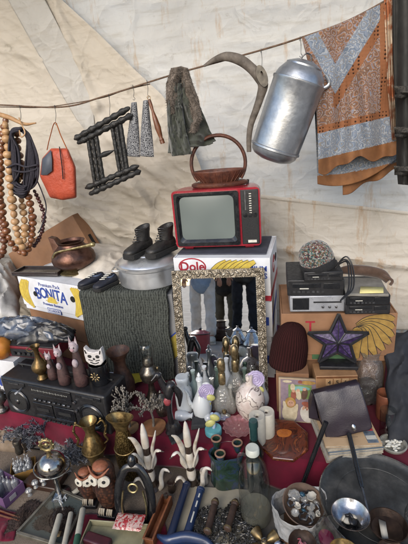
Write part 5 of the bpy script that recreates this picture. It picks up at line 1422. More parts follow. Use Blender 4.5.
M().lathe([(.001, 0), (4*k, 0), (5.2*k, .012), (5.8*k, .03), (5*k, .05), (3*k, .066), (2.2*k, .078), (3.6*k, .09), (3.2*k, .09), (1.5*k, .078), (.001, .06)], 20, Matrix.Translation((0, 5.5*k, -.04))).build('body', m_wceram, r)
# toy trees: turquoise foot, yellow leaves, lilac disc crown
m_turq = mk('turquoise plastic', '#5c9ea6', '#4d8a92', 20, .4)
m_lem = mk('pale lemon plastic', '#b3b06e', '#a19e5e', 20, .4)
m_lil = mk('lilac plastic', '#a397b4', '#9387a6', 40, .45, bump=.5, bscale=160)
m_ice = mk('ice blue plastic', '#9fb0c4', '#8c9db2', 20, .35)
def toy(px, py, pyt, disc, label, base=True, rz=0):
    q = G(px, py, ZC); k = K(q); h = HT(px, py, ZC, pyt)
    r = thing('toy_tree', label, 'toy tree', q+Vector((0, 7*k, 0)), R(rz), 'plastic toy trees with leaf discs')
    if base: M().lathe([(.001, 0), (8*k, 0), (8.6*k, .003), (8.6*k, .026), (8*k, .030), (.001, .031)], 30).build('foot', m_turq, r)
    M().tube(smooth_path([(0, 0, .02), (1.5*k, 0, h*.35), (0, 0, h*.75)], 4), 1.6*k, 10).build('stem', m_ice, r)
    T = Matrix.Translation((-2.5*k, -.004, h*.40)) @ Matrix.Rotation(R(-25), 4, 'Y'); M().ball((0, 0, 0), (5.6*k, 2.2*k, 4*k), 16, 10, T).build('leaf', m_lem, r)
    T = Matrix.Translation((2.5*k, -.008, h*.62)) @ Matrix.Rotation(R(30), 4, 'Y'); M().ball((0, 0, 0), (5.2*k, 2.2*k, 3.6*k), 16, 10, T).build('leaf', m_lem, r)
    if disc:
        T = Matrix.Translation((-1*k, -.002, h-disc*k)) @ Matrix.Rotation(R(82), 4, 'X') @ Matrix.Rotation(R(8), 4, 'Y')
        M().lathe([(.001, -.006), (disc*k*.9, -.006), (disc*k, -.002), (disc*k, .006), (disc*k*.90, .009), (disc*k*.80, .006), (disc*k*.68, .009), (disc*k*.56, .006), (disc*k*.44, .009), (disc*k*.30, .006), (disc*k*.16, .009), (.001, .006)], 32, T, 0, 1, 1, lambda a, z: 1+.035*math.sin(a*11)).build('crown_disc', m_lil, r)
toy(214, 438, 411, 0, 'turquoise footed toy tree with two lemon leaves only, nearest the cloth edge')
toy(210, 422, 388, 8, 'lilac disc toy tree leaning before the china ewer', False, 6)
toy(259, 420, 375, 9, 'lilac disc toy tree in front of the round painted flask', False, -6)
# decanters
m_gld = glass('cut crystal', '#ecebe6', 1.0, .4, .04, 70, .16)
def decanter(px, py, pyt, s, label):
    q = G(px, py, ZC); k = K(q)*s; h = HT(px, py, ZC, pyt)
    r = thing('decanter', label, 'decanter', q+Vector((0, 7*k, 0)), 0, 'crystal decanters with gilt stoppers')
    M().lathe([(.001, 0), (7.6*k, 0), (9*k, h*.04), (9.6*k, h*.14), (9.2*k, h*.28), (6.8*k, h*.40), (3.6*k, h*.48), (2.8*k, h*.56), (3.0*k, h*.66)], 40, None, 0, 1, 1, lambda a, z: 1+.06*abs(math.sin(a*6))*(z < h*.42)).build('bottle', m_gld, r, smooth=25)
    M().lathe([(.001, h*.004), (7.4*k, h*.006), (8.6*k, h*.05), (9.0*k, h*.13), (.001, h*.135)], 28).build('liquid', glass('amber traces', '#c9b494', .6, .6), r)
    M().lathe([(3.3*k, h*.54), (3.7*k, h*.60), (3.5*k, h*.72), (2.6*k, h*.74), (3.4*k, h*.80), (4.2*k, h*.88), (3.4*k, h*.96), (1.6*k, h*.99), (.001, h*1.0)], 20, None, 0, 1, 1, lambda a, z: 1+.05*math.sin(a*8)).build('stopper', m_gold, r)
decanter(225, 416, 362, 1.0, 'crystal decanter with a gilt stopper in front, between the two lilac discs')
decanter(238, 404, 348, 1.0, 'crystal decanter with a gilt stopper standing behind the nearer one')
# round painted flask
t = NT('painted flask'); co = t.coords()
v_ = t.noise(co, 17, 2, .4, 1.6)
m_flask = t.done(t.bsdf(t.ramp(v_, [(.40, C('#c0b6ac')), (.46, C('#4f3a38')), (.50, C('#c2b8b0')), (.66, C('#b4a49c'))]), .3, 0, None, .5, .3))
r, k, h = turned('round_flask', 'round cream flask painted with brown swirls near the mirror corner', 'flask', 251, 417, ZC, [(.1, 0), (6, 0), (9, .05), (13.2, .2), (14.6, .38), (13.4, .56), (9, .70), (4, .76), (3.2, .84), (3.8, .93), (3.4, .95), (.1, .95)], m_flask, 373)
# perfume bottle, pink dish, cream candles
q = G(225, 421, ZC); k = K(q)
r = thing('perfume_bottle', 'tiny perfume bottle with gold cap and blue liquid by the pink dish', 'perfume bottle', q+Vector((0, .012, 0)))
M().lathe([(.001, 0), (5*k, 0), (7*k, .012), (6*k, .024), (3*k, .036), (2*k, .042)], 8, None, 0, 1, .6).build('bottle', m_gld, r, smooth=0)
M().lathe([(.001, .002), (4*k, .002), (4.6*k, .008), (3*k, .014), (.001, .015)], 12, None, 0, 1, .6).build('liquid', mk('deep blue liquid', '#1d2a9a', '#18237f', 30, .2), r)
M().lathe([(2.2*k, .040), (2.4*k, .050), (1.8*k, .056), (.001, .058)], 14).build('cap', m_gold, r)
m_pinkg = glass('pink pressed glass', '#d9a0a4', 1.0, .55, .05, 45, .22)
q = G(240, 437, ZC); k = K(q)
r = thing('pink_dish', 'pink pressed glass dish with scalloped edge on the cloth edge', 'glass dish', q+Vector((0, 11*k, 0)))
M().lathe([(.001, .004), (9*k, .004), (10*k, 0), (11*k, .003), (14.5*k, .016), (16*k, .022), (15.4*k, .023), (12*k, .012), (10*k, .008), (.001, .008)], 64, None, 0, 1, 1, lambda a, z: 1+.05*math.sin(a*14)*(z > .01)).build('dish', m_pinkg, r)
m_wax = mk('cream wax', '#b9b3a6', '#a8a294', 20, .5)
for px, py, pyt, lab in ((258, 443, 415, 'cream pillar candle in front of its twin'), (267, 437, 411, 'cream pillar candle standing behind, nearest the amber dish')):
    r, k, h = turned('pillar_candle', lab, 'candle', px, py, ZC, [(.1, 0), (7.6, 0), (8, .03), (8, .97), (7.4, 1.0), (3, .985), (2.4, .93), (.1, .92)], m_wax, pyt, group='cream candles on the red cloth')
    M().lathe([(2.2*k, h*.925), (.001, h*.93)], 14).build('wick_hole', mk('soot brown', '#3a2c1c', '#2b2016', 40, .8), r)
# amber octagon dish
t = NT('marbled amber'); co = t.coords()
n_ = t.noise(co, 9, 4, .55, 3.5)
m_amber = t.done(t.bsdf(t.ramp(n_, [(.32, C('#2a130c')), (.48, C('#5a2a18')), (.58, C('#3a1a10')), (.70, C('#8a4a24'))]), .22, 0, None, .5, .6))
q = G(289, 459, ZC); k = K(q)
r = thing('amber_plaque', 'marbled brown octagonal stone plaque lying on the front of the red cloth', 'plaque', q+Vector((0, 24*k, .004)), rot=(R(10), 0, R(-14)))
M().lathe([(.001, 0), (25*k, 0), (26*k, .006), (25*k, .016), (23*k, .019), (.001, .019)], 8, Matrix.Rotation(R(22.5), 4, 'Z'), 0, 1.05, 1.05).build('slab', m_amber, r, smooth=0, bevel=.003)
m = M(); pts = smooth_path([(-7*k, 10*k, 0), (-6*k, 4*k, 0), (0, 2.5*k, 0), (6*k, 5*k, 0), (8*k, 11*k, 0), (0, 13*k, 0)], 4, True)
m.add([p+Vector((0, -2*k, .0196)) for p in pts], [tuple(range(len(pts)))]); m.build('light_patch', mk('orange amber vein', '#a8652f', '#8a4d20', 30, .25, coat=.5), r, smooth=0)

# picture book leaning
q = G(297, 423, ZC)
A, B = G(279, 421, ZC), G(318, 424, ZC); d = B-A
w_ = d.length; h_ = .225
r = thing('picture_panel', 'painted picture panel of children and a bearded man leaning behind the amber plaque', 'picture', (A+B)/2, rot=(R(-13), 0, math.atan2(d.y, d.x)))
M().box((0, .008, h_/2), (w_, .016, h_)).build('panel', mk('pale wooden panel', '#9c8a72', '#7d6c56', 12, .7), r, bevel=.002)
def blob(m, x, z, rx, rz, y, mi=0, n=14, a=0):
    pts = []
    for i in range(n):
        t_ = 2*PI*i/n; qx, qz = rx*math.cos(t_), rz*math.sin(t_)
        pts.append((x+qx*math.cos(a)-qz*math.sin(a), y, z+qx*math.sin(a)+qz*math.cos(a)))
    m.add(pts, [tuple(range(n))], None, mi)
pal = [mk('paint mauve', '#7c6a72', '#63555f', 30, .6), mk('paint leaf green', '#6a7f45', '#4f6636', 40, .6), mk('paint sky teal', '#6f9a94', '#5b857f', 30, .6), mk('paint flesh', '#b08a72', '#94705a', 40, .6), mk('paint cream', '#b3a78e', '#9a8d74', 40, .6), mk('paint brown', '#5c4030', '#432d22', 40, .6), mk('paint ochre', '#9c7a3c', '#7c5e2c', 40, .6), mk('paint rust', '#8a4a38', '#6c3728', 40, .6), mk('paint white', '#b9b4ac', '#a29d94', 40, .6)]
m = M(); y0 = -.0012
m.add([(-w_*.45, y0, h_*.03), (w_*.45, y0, h_*.03), (w_*.45, y0, h_*.97), (-w_*.45, y0, h_*.97)], [(0, 1, 2, 3)], None, 0)
yy = [y0]
def bl_(x, z, rx, rz, mi, a=0): yy[0] -= .00025; blob(m, x*w_, z*h_, rx*w_, rz*h_, yy[0], mi, 14, a)
yy[0] -= .0003; m.add([(-w_*.25, yy[0], h_*.55), (w_*.34, yy[0], h_*.55), (w_*.34, yy[0], h_*.86), (-w_*.25, yy[0], h_*.86)], [(0, 1, 2, 3)], None, 1)
for a_ in ((.06, .78, .24, .05, 2, 0), (-.14, .80, .06, .08, 4, 0), (.0, .64, .07, .12, 4, .2), (.0, .74, .045, .035, 3, 0), (.16, .66, .08, .13, 5, -.2), (.16, .77, .05, .035, 3, 0), (-.12, .62, .07, .12, 7, 0), (-.12, .72, .045, .035, 3, 0), (.24, .92, .20, .045, 6, 0), (.05, .93, .06, .035, 7, 0), (-.28, .93, .12, .03, 4, 0),
           (.22, .22, .17, .20, 8, .2), (.22, .34, .12, .09, 3, .2), (.24, .43, .16, .06, 7, -.25), (.20, .24, .10, .10, 8, 0), (.19, .36, .02, .012, 5, 0), (.26, .36, .02, .012, 5, 0), (.22, .32, .02, .02, 7, 0),
           (-.22, .22, .20, .22, 4, 0), (-.20, .46, .14, .12, 6, 0), (-.19, .44, .09, .075, 3, 0), (-.22, .455, .014, .01, 5, 0), (-.16, .455, .014, .01, 5, 0), (-.33, .33, .05, .17, 4, .2), (-.06, .30, .05, .15, 4, -.2)):
    bl_(*a_)
m.build('painted_scene', pal, r, smooth=0)

# magazines
m_mag = [mk('newsprint edge', '#a39a8a', '#7d7568', 50, .8), mk('cream cover', '#b79c7c', '#a58a6a', 8, .45), mk('white cover', '#a8a6a0', '#8f8d87', 10, .4), mk('grey blue cover', '#68747e', '#55616b', 10, .4)]
A, B = G(327, 463, ZC), G(385, 459, ZC); d = B-A; w_ = .235; a = math.atan2(d.y, d.x)
c = A+Vector((math.cos(a), math.sin(a), 0))*(w_/2)+Vector((-math.sin(a), math.cos(a), 0))*.15
zz = ZC
for i, (th, mi) in enumerate(((.016, 0), (.013, 2), (.018, 0), (.012, 3), (.014, 0), (.010, 1))):
    lab = ('lowest thick magazine of the stack under the satchel', 'second magazine from the bottom of the stack, white cover', 'third magazine from the bottom of the stack, thickest one', 'grey blue covered magazine in the upper half of the stack', 'second magazine from the top of the stack', 'top magazine of the stack with a cream cover and coloured strip')[i]
    r = thing('magazine', lab, 'magazine', Vector((c.x+random.uniform(-.006, .006), c.y+random.uniform(-.005, .005), zz)), a+R(random.uniform(-3, 3)), 'magazines stacked under the satchel')
    M().box((.001, 0, th/2), (w_-.004, .296, th-.002)).build('pages', m_mag[0], r)
    M().box((0, 0, th-.0008), (w_, .30, .0016)).box((0, 0, .0006), (w_, .30, .0012)).build('cover', m_mag[mi], r)
    zz += th+.0006
M().box((w_*.36, -.02, .0107), (.045, .24, .001)).build('colour_strip', mk('mixed strip print', '#6f7b86', '#3c4652', 30, .5), r)
for i, (hx, yy_) in enumerate((('#a5333a', -.06), ('#2a2d33', .085), ('#a5333a', .11), ('#3e4c5c', .02), ('#b9b5aa', -.11))):
    M().box((w_*.36, yy_, .0116), (.042, .022, .001)).build('picture_print', mk('print patch %s' % hx, hx, None, 40, .5), r)
m = M()
for i in range(7): m.box((-w_*.12+.004*(i % 2), .10-i*.034, .0108), (w_*.5, .003, .0008))
m.build('print_lines', mk('faded brown print', '#8c7660', '#7a654f', 40, .6), r)
ZM = zz
# satchel
m_satch = NT('plum black leather'); co = m_satch.coords()
m_satch = m_satch.done(m_satch.bsdf(m_satch.ramp(m_satch.noise(co, 8, 5), [(.3, C('#1a151d')), (.7, C('#2a222c'))]), m_satch.ramp(m_satch.noise(co, 20, 4), [(.3, (.34,)*3), (.7, (.52,)*3)]), 0, m_satch.bump(m_satch.noise(co, 190, 3), .25, .003), .5))
Pq = [Wy(313, 394, 1.44), Wy(360, 385, 1.43), Wy(371, 426, 1.36), Wy(326, 438, 1.37)]
cen = sum(Pq, Vector())/4
ux = ((Pq[1]-Pq[0])+(Pq[2]-Pq[3])).normalized(); uz = ((Pq[0]-Pq[3])+(Pq[1]-Pq[2])).normalized(); uy = uz.cross(ux).normalized(); uz = ux.cross(uy).normalized()
SW = (Pq[1]-Pq[0]).length*.98; SHH = (Pq[0]-Pq[3]).length
mw = Matrix(((ux.x, uy.x, uz.x, cen.x), (ux.y, uy.y, uz.y, cen.y), (ux.z, uy.z, uz.z, cen.z), (0, 0, 0, 1)))
sat = thing('satchel', 'small plum black leather satchel with a silver stud leaning on the magazines', 'bag'); sat.matrix_world = mw
m = M(); rings = []
for y_, s_ in ((.0, .97), (.012, 1.0), (.05, 1.0), (.058, .96)): rings.append([Vector((x, y_, z)) for x, z in rrect(SW*.97*s_, SHH*.95*s_, .016)])
loft(m, rings); m.build('bag_body', m_satch, sat, smooth=50)
def flap(u, v):
    x = (u-.5)*SW; 
    if v < .18: t_ = v/.18; return (x, .055-.062*t_, SHH*.5+.006*math.sin(t_*PI))
    t_ = (v-.18)/.82; q_ = max(0, abs(u-.5)*2-.8)/.2
    drop = SHH*(1-.06*q_*q_)*t_
    return (x, -.008-.014*math.sin(t_*PI*.9)+.004*ns(u*3, t_*3), SHH*.5-drop)
M().sheet(flap, 30, 40).build('flap', m_satch, sat, solid=.004)
m = M(); T = Matrix.Translation((SW*.12, -.023, -SHH*.36)) @ Matrix.Rotation(PI/2, 4, 'X')
m.lathe([(.011, -.002), (.012, .001), (.008, .004), (.001, .005)], 20, T, 0, .75, 1.25); m.build('stud', m_chrome, sat)
m = M()
m.add([(-SW*.5, .05, SHH*.5), (-SW*.5, .0, SHH*.48), (-SW*.72, .02, -SHH*.02), (-SW*.54, .03, -SHH*.10), (-SW*.5, .05, -SHH*.2), (-SW*.62, .05, SHH*.30)], [(0, 1, 5), (1, 2, 5), (1, 3, 2), (1, 4, 3), (5, 2, 4), (2, 3, 4)])
m.build('gusset', m_satch, sat, smooth=0, solid=.006)
M().tube(smooth_path([(-SW*.52, .03, -SHH*.1), (-SW*.46, .02, -SHH*.42), (-SW*.42, .03, -SHH*.52)], 4), .005, 8, flat=.5).build('strap', m_satch, sat)
# black stick from the satchel to the ground
a_ = Wy(326, 422, 1.305); b_ = G(294, 507, .012)
o = thing('black_stick', 'straight black stick with a pale ferrule leaning from the satchel down to the ground', 'stick', b_)
M().tube([b_+(a_-b_)*.12, a_], [.0085, .011], 10).build('shaft', m_blkg, o, world=True)
M().tube([b_, b_+(a_-b_)*.12], [.006, .009], 10).build('ferrule', m_wood_pale, o, world=True)

# right: wrapped goods, cups, ashtray, dark garment
t = NT('crinkled clear film'); co = t.coords()
lw = t.n('ShaderNodeLayerWeight'); lw.inputs['Blend'].default_value = .5
nr = t.bump(t.noise(co, 26, 5, .6, .6), 1.0, .02)
t.l(nr, lw.inputs['Normal'])
tr = t.n('ShaderNodeBsdfTransparent'); tr.inputs[0].default_value = (.82, .82, .82, 1)
gl = t.n('ShaderNodeBsdfGlossy'); gl.inputs['Roughness'].default_value = .14; t.l(nr, gl.inputs['Normal'])
df = t.n('ShaderNodeBsdfDiffuse'); df.inputs[0].default_value = (.35, .35, .35, 1)
m1 = t.n('ShaderNodeMixShader'); m1.inputs[0].default_value = .35; t.l(gl.outputs[0], m1.inputs[1]); t.l(df.outputs[0], m1.inputs[2])
mx = t.n('ShaderNodeMixShader'); t.l(t.math('ADD', t.math('MULTIPLY', lw.outputs['Facing'], .6), .12), mx.inputs[0]); t.l(tr.outputs[0], mx.inputs[1]); t.l(m1.outputs[0], mx.inputs[2])
m_film = t.done(mx)
q = G(371, 408, ZC); k = K(q)
r = thing('film_bag', 'crinkled clear plastic bag of glassware standing beside the number box', 'plastic bag', q+Vector((0, .05, 0)))
HB_ = HT(371, 408, ZC, 356)
def fbag(u, v):
    a = 2*PI*u
    rr = 13*k*(.6+.5*math.sin(PI*min(1, v*1.15))**.6)*(1+.22*ns(math.cos(a)*2.2, math.sin(a)*2.2, v*4))
    if v > .8: rr *= .75+.6*(v-.8)/.2
    return (rr*math.cos(a), rr*.8*math.sin(a), HB_*v+.006*ns(a, v*9, 4))
M().sheet(fbag, 40, 40).build('film', m_film, r, smooth=30)
M().lathe([(.001, 0), (7*k, 0), (8*k, .05), (7*k, .1), (7.4*k, .12)], 20, Matrix.Translation((0, 0, .004))).build('glass_inside', m_gdark, r)
r, k, h = turned('brown_cup', 'brown stoneware cup lying behind the drinking glass at the right', 'cup', 384, 417, ZC, [(.1, 0), (7.4, 0), (8, .1), (8.4, .5), (8.6, .97), (8.2, 1.0), (7.6, .96), (7.2, .2), (.1, .15)], mk('brown stoneware', '#7c4a34', '#5c3424', 16, .45), 393)
r, k, h = turned('drinking_glass', 'small clear drinking glass standing between the brown cup and ashtray', 'glass', 386, 434, ZC, [(.1, .04), (5.8, .04), (6, 0), (6.4, .08), (7.2, .9), (7.4, 1.0)], m_gls, 410)
q = G(397, 454, ZC); k = K(q)
r = thing('ashtray', 'round pale glass ashtray filled with white pebbles at the right edge', 'ashtray', q+Vector((0, 9*k, 0)))
M().lathe([(.001, 0), (10*k, 0), (12.6*k, .012), (13.4*k, .024), (12*k, .026), (9.5*k, .012), (.001, .009)], 36).build('dish', mk('pale moulded glass', '#8e8d84', '#6f6e66', 20, .2, coat=.5), r)
m = M()
for i in range(46): m.ball((random.gauss(0, 4.4*k), random.gauss(0, 3.4*k), .018+random.uniform(0, .008)), (random.uniform(.005, .009), random.uniform(.004, .007), .005), 8, 6)
m.build('pebbles', m_lbl, r)
# dark jacket draped at the right edge
dj = crumple('dark_jacket', 'dark navy jacket heaped over the right end of the platform', 'jacket', [G(388, 446, ZC+.002), G(450, 440, ZC+.002), Wy(455, 330, 1.75), Wy(386, 335, 1.72)], mk('navy jacket cloth', '#1d2027', '#14161b', 14, .85, bump=.3), .10, 41, 40, 50, .8, .006)
o = G(400, 330, .5)
r = thing('brown_carton', 'carton under the dark navy jacket at the right end', 'carton', Vector((1.12, 1.62, Z1+.008)), R(-16)); M().box((0, 0, .15), (.26, .24, .30)).build('box_body', m_kraft, r, bevel=.004)
# more small bottles and china before the mirror
m_pgreen = glass('pale green glass', '#b9cfc2', 1.0, .5, .04, 0, .12)
m_paleb = mk('pale celadon china', '#98a8a2', '#84958f', 16, .25, coat=.4)
B1 = [(.1, 0), (4.4, 0), (5, .04), (5.2, .4), (4.6, .55), (2.2, .66), (1.7, .74), (1.7, .9), (2.3, .92), (2.3, 1), (.1, 1)]
B2 = [(.1, 0), (3.6, 0), (4.8, .08), (5.6, .24), (4.8, .42), (2.4, .58), (1.5, .70), (1.5, .86), (2.6, .9), (1.9, .97), (.1, 1)]
for px, py, pyt, prof, mt, lab in ((214, 408, 378, B1, m_gld, 'small crystal scent bottle standing between the lilac disc and the decanters'), (232, 412, 384, B2, m_gld, 'small round crystal bottle in front of the rear decanter'),
        (219, 398, 366, B2, m_pgreen, 'pale green glass bottle behind the small crystal scent bottle'), (246, 399, 368, B1, m_pgreen, 'pale green square shouldered bottle beside the round flask'),
        (196, 401, 370, B1, m_paleb, 'celadon china bottle standing behind the china jar and ewer'), (264, 404, 378, B2, m_wceram, 'white ceramic bud bottle at the right mirror post'),
        (229, 396, 358, B1, m_wceram, 'tall white ceramic bottle close to the mirror glass'), (190, 399, 372, B2, m_china, 'little flowered china bottle close to the left mirror post'),
        (207, 397, 366, B1, m_china, 'flowered china bottle close to the mirror behind the ewer'), (254, 402, 374, B2, m_gld, 'slim crystal bottle between flask and right mirror post')):
    turned('small_bottle', lab, 'bottle', px, py, ZC, prof, mt, pyt, 24, group='small bottles before the mirror')
for px, py, lab, mt in ((217, 424, 'ice blue egg shaped trinket beside the perfume bottle', m_ice), (209, 425, 'white egg shaped trinket before the lilac disc', m_wceram)):
    q = G(px, py, ZC); k = K(q)
    r = thing('egg_trinket', lab, 'trinket', q+Vector((0, 5*k, 0))); M().lathe([(.001, 0), (3*k, .002), (4.8*k, .012), (5*k, .022), (4*k, .036), (2*k, .045), (.001, .047)], 20).build('shell', mt, r)
r, k, h = turned('silver_pot', 'small tarnished silver pot between the oil lamp and statuette', 'pot', 163, 414, ZC, [(.1, 0), (5, 0), (6.4, .15), (6.8, .4), (5.2, .62), (5.8, .68), (3, .8), (1, .86), (1.6, .94), (.1, 1)], m_pew, 390)
#turned('brass_cup', 'small brass cup beside the wire trees on the red cloth', 'cup', 112, 447, ZC, [(.1, 0), (4.5, 0), (5.2, .06), (2.2, .2), (2.2, .34), (6, .55), (7, .96), (6.6, 1), (5.6, .6), (.1, .5)], m_brass, 428)
# ================================================================ ON THE GROUND IN FRONT
ZG = .006
def flatcl(name, label, cat, pts, z, mat, seed, solid=.003, amp=.012, nu=30, nv=24):
    P = [G(x, y, z) for x, y in pts]
    def fn(u, v):
        b = (P[0]*(1-u)+P[1]*u)*(1-v)+(P[3]*(1-u)+P[2]*u)*v
        w = amp*max(0, ns(u*4, v*4, seed))+.4*amp*max(0, ns(u*9, v*9, seed+3))
        e = .02*ns(u*3, v*3, seed+7)
        return b+Vector((e, e*.6, w))
    return tag(M().sheet(fn, nu, nv).build(name, mat, None, solid=solid), label, cat)
t = NT('beige sacking'); co = t.coords()
m_sack = t.done(t.bsdf(t.mix(t.ramp(t.noise(co, 240, 2), [(.35, (0, 0, 0)), (.65, (.6, .6, .6))]), t.ramp(t.noise(co, 4, 5), [(.3, C('#85786a')), (.7, C('#6c6156'))]), C('#51473d')), .95, 0, t.bump(t.noise(co, 260, 2), .6, .003), .1))
flatcl('ground_sheet', 'beige grey sacking spread on the ground at the lower left', 'ground sheet', [(-60, 560), (170, 575), (200, 462), (-60, 440)], .003, m_sack, 2, .002, .008, 50, 40)
flatcl('maroon_cloth', 'maroon cloth lying on the ground under the cream tray and packets', 'cloth', [(60, 560), (170, 560), (165, 516), (84, 514)], .008, m_red, 6, .003, .008)
flatcl('maroon_rag', 'small maroon rag at the bottom left corner', 'cloth', [(-20, 545), (14, 540), (20, 512), (-20, 506)], .010, m_red, 8, .003, .012)
m_greycl = mk('grey groundsheet', '#6f6d6a', '#575552', 5, .8, bump=.2)
flatcl('grey_sheet', 'grey sheet on the ground under the bowls at the lower right', 'ground sheet', [(196, 575), (430, 570), (420, 500), (262, 470)], .004, m_greycl, 12, .002, .006, 40, 30)

m_ply2 = mk('thin dark ply', '#3a2318', '#28170f', 12, .4, coat=.2)
# left: foam tray, game box, dark box
q = G(14, 448, 0); k = K(q)
r = thing('egg_tray', 'beige moulded pulp tray at the left edge in front of the red cloth', 'tray', q+Vector((-.01, .05, .002)), R(-14))
def eggt(u, v):
    x = (u-.5)*.24; y_ = (v-.5)*.16
    e = min(1, 12*min(u, 1-u), 12*min(v, 1-v))
    return (x, y_, .075*min(1, e*1.4)+.012*math.sin(u*26)*math.sin(v*19)*e)
M().sheet(eggt, 60, 44).build('moulded_shell', mk('beige pulp', '#7f6f5f', '#665848', 14, .9, bump=.2), r, solid=.003)
m_gpc = glass('pressed clear glass', '#e6e8ea', 1.0, .5, .05, 0, .14)
m_pbox = mk('purple printed card', '#6a4c72', '#573e5f', 12, .5); m_wbox = mk('pale card', '#a9a4a8', '#8c878b', 14, .6)
q = G(2, 506, ZG); k = K(q)
r, w_, h_, d_ = slab('game_box', 'open purple and white card box full of small clear glass pieces', 'box', (-22, 492), (6, 509), ZG, .06, .11, None)
m = M(); tt = .003
m.box((0, -d_/2+tt/2, h_/2), (w_, tt, h_)).box((0, d_/2-tt/2, h_/2), (w_, tt, h_)).box((-w_/2+tt/2, 0, h_/2), (tt, d_-2*tt, h_)).box((w_/2-tt/2, 0, h_/2), (tt, d_-2*tt-.0005, h_)).box((0, 0, .0015), (w_-.008, d_-.008, .003))
m.build('box_body', m_pbox, r)
M().box((-w_*.1, -d_/2-.001, h_*.5), (w_*.5, .002, h_*.6)).build('pale_print', m_wbox, r)
M().box((w_/2+.001, -.01, h_*.5), (.002, d_*.3, h_*.4)).build('pale_print', m_wbox, r)
zb_ = ZG+h_
rb_loc = MW(r)
for i in range(18):
    lx = random.uniform(-w_*.36, w_*.38); ly = (-.5+((i+.5)/18))*d_*.8
    o = thing('glass_piece', 'small clear turned glass piece standing in the purple card box', 'glass piece', rb_loc @ Vector((lx, ly, .004)), 0, 'glass pieces in the purple box')
    M().lathe([(.001, 0), (.009, 0), (.010, .03), (.012, h_), (.012, h_+.008), (.003, h_+.018), (.002, h_+.03), (.004, h_+.036), (.001, h_+.04)], 12).build('turned_glass', m_gpc, o)
r, w_, h_, d_ = slab('yellow_box', 'open yellow card box of clear glass pieces behind the purple box', 'box', (12, 484), (37, 476), ZG, .05, .09, None)
m = M(); 
m.box((0, -d_/2+tt/2, h_/2), (w_, tt, h_)).box((0, d_/2-tt/2, h_/2), (w_, tt, h_)).box((-w_/2+tt/2, 0, h_/2), (tt, d_-2*tt, h_)).box((w_/2-tt/2, 0, h_/2), (tt, d_-2*tt-.0005, h_)).box((0, 0, .0015), (w_-.008, d_-.008, .003))
m.build('box_body', mk('mustard card', '#94703a', '#7b5a2a', 12, .6), r)
mwx = MW(r)
for i in range(18):
    o = thing('glass_piece', 'small clear turned glass piece standing in the yellow card box', 'glass piece', mwx @ Vector((random.uniform(-w_*.36, w_*.36), (-.5+((i+.5)/18))*d_*.8, .004)), 0, 'glass pieces in the yellow box')
    M().lathe([(.001, 0), (.009, 0), (.010, .03), (.012, h_), (.012, h_+.008), (.003, h_+.018), (.002, h_+.03), (.004, h_+.036), (.001, h_+.04)], 12).build('turned_glass', m_gpc, o)
r, w_, h_, d_ = slab('dark_wooden_box', 'flat dark wooden box lying between the glass pieces and silver globe', 'wooden box', (24, 488), (56, 494), ZG, .030, .11, m_ply2, body='box_body')
M().box((0, 0, h_+.0015), (w_*.99, d_*.98, .003)).build('lid', m_ply2, r, bevel=.001)
# silver tinsel plant heaps
m_tin = mk('grey tinsel', '#77787d', '#4e4f54', 60, .5, .2)
def bush(px, py, wpx, h, n, label, seed, mat, name='dried_plant', cat='dried plant', up=.7, w=.0022):
    random.seed(seed); q = G(px, py, 0.004); k = K(q)
    r = thing(name, label, cat, q+Vector((0, .03, 0)), 0, 'grey feathery dried plants')
    st = M(); lf = M()
    for i in range(n):
        an = random.uniform(0, 2*PI); l = wpx*k*.5*random.uniform(.3, 1)
        tip = Vector((l*math.cos(an), l*.7*math.sin(an), h*random.uniform(.35, 1)*up+h*(1-up)*random.random()))
        P = smooth_path([(0, 0, 0), (tip.x*.35, tip.y*.35, tip.z*.7), tip, tip*1.08+Vector((0, 0, -.02))], 4)
        st.tube(P, [.0022, .001], 4)
        for p in P[4:]: lf.fuzz([p], 5, .020, w, 0, 1, tuple((tip.normalized()*.6)))
    st.build('stems', mat, r); lf.build('leaves', mat, r); random.seed(seed+7)
bush(30, 452, 44, .17, 60, 'grey feathery dried plant left of the silver globe', 21, m_tin)
bush(72, 470, 44, .13, 60, 'dark grey dried plant right of the silver globe behind the owls', 22, m_tin)
wtree(47, 452, 414, 34, 'fine bluish wire tree standing against the red cloth edge', 31, mk('bluish wire', '#5d5a66', '#403e48', 60, .5, .4), None, 6, .0016, name='wire_bush', cat='wire tree', z=.004)

# silver globe trophy
q = G(58, 500, ZG); k = K(q)
r = thing('globe_trophy', 'silver globe trophy with a ring and brass emblem on a slim foot', 'trophy', q+Vector((0, .03, 0)), 0)
H_ = HT(58, 500, ZG, 429)
m_slv = mk('polished old silver', '#b3b0ac', '#7c7975', 30, .2, 1, rvar=.1)
M().lathe([(.001, 0), (10*k, 0), (10.4*k, .006), (6*k, .012), (3*k, .02), (2.4*k, H_*.18), (3.2*k, H_*.22), (2.2*k, H_*.27), (3*k, H_*.30), (.001, H_*.31)], 28).build('foot', m_slv, r)
M().ball((0, 0, H_*.30+13.0*k), (13.5*k, 13.5*k, 13*k), 32, 22).build('globe', m_slv, r)
zz_ = H_*.30+11*k
M().tube([(17.0*k*math.cos(2*PI*i/48), 15*k*math.sin(2*PI*i/48), zz_+4*k*math.cos(2*PI*i/48)*-.5) for i in range(48)], .0035, 8, True).build('ring', m_slv, r)
M().lathe([(3.4*k, H_*.30+24*k), (2.2*k, H_*.30+27*k), (1.6*k, H_*.30+30*k), (2.4*k, H_*.30+31*k), (.001, H_*.30+32*k)], 16).build('neck', m_gold, r)
m = M(); zz2 = H_*.30+38*k
m.tube([(5.6*k*math.cos(2*PI*i/28), 0, zz2+6*k*math.sin(2*PI*i/28)) for i in range(28)], 1.5*k, 8, True)
for i in range(10):
    an = 2*PI*i/10; m.ball((6.8*k*math.cos(an), 0, zz2+7.2*k*math.sin(an)), 1.3*k, 8, 6)
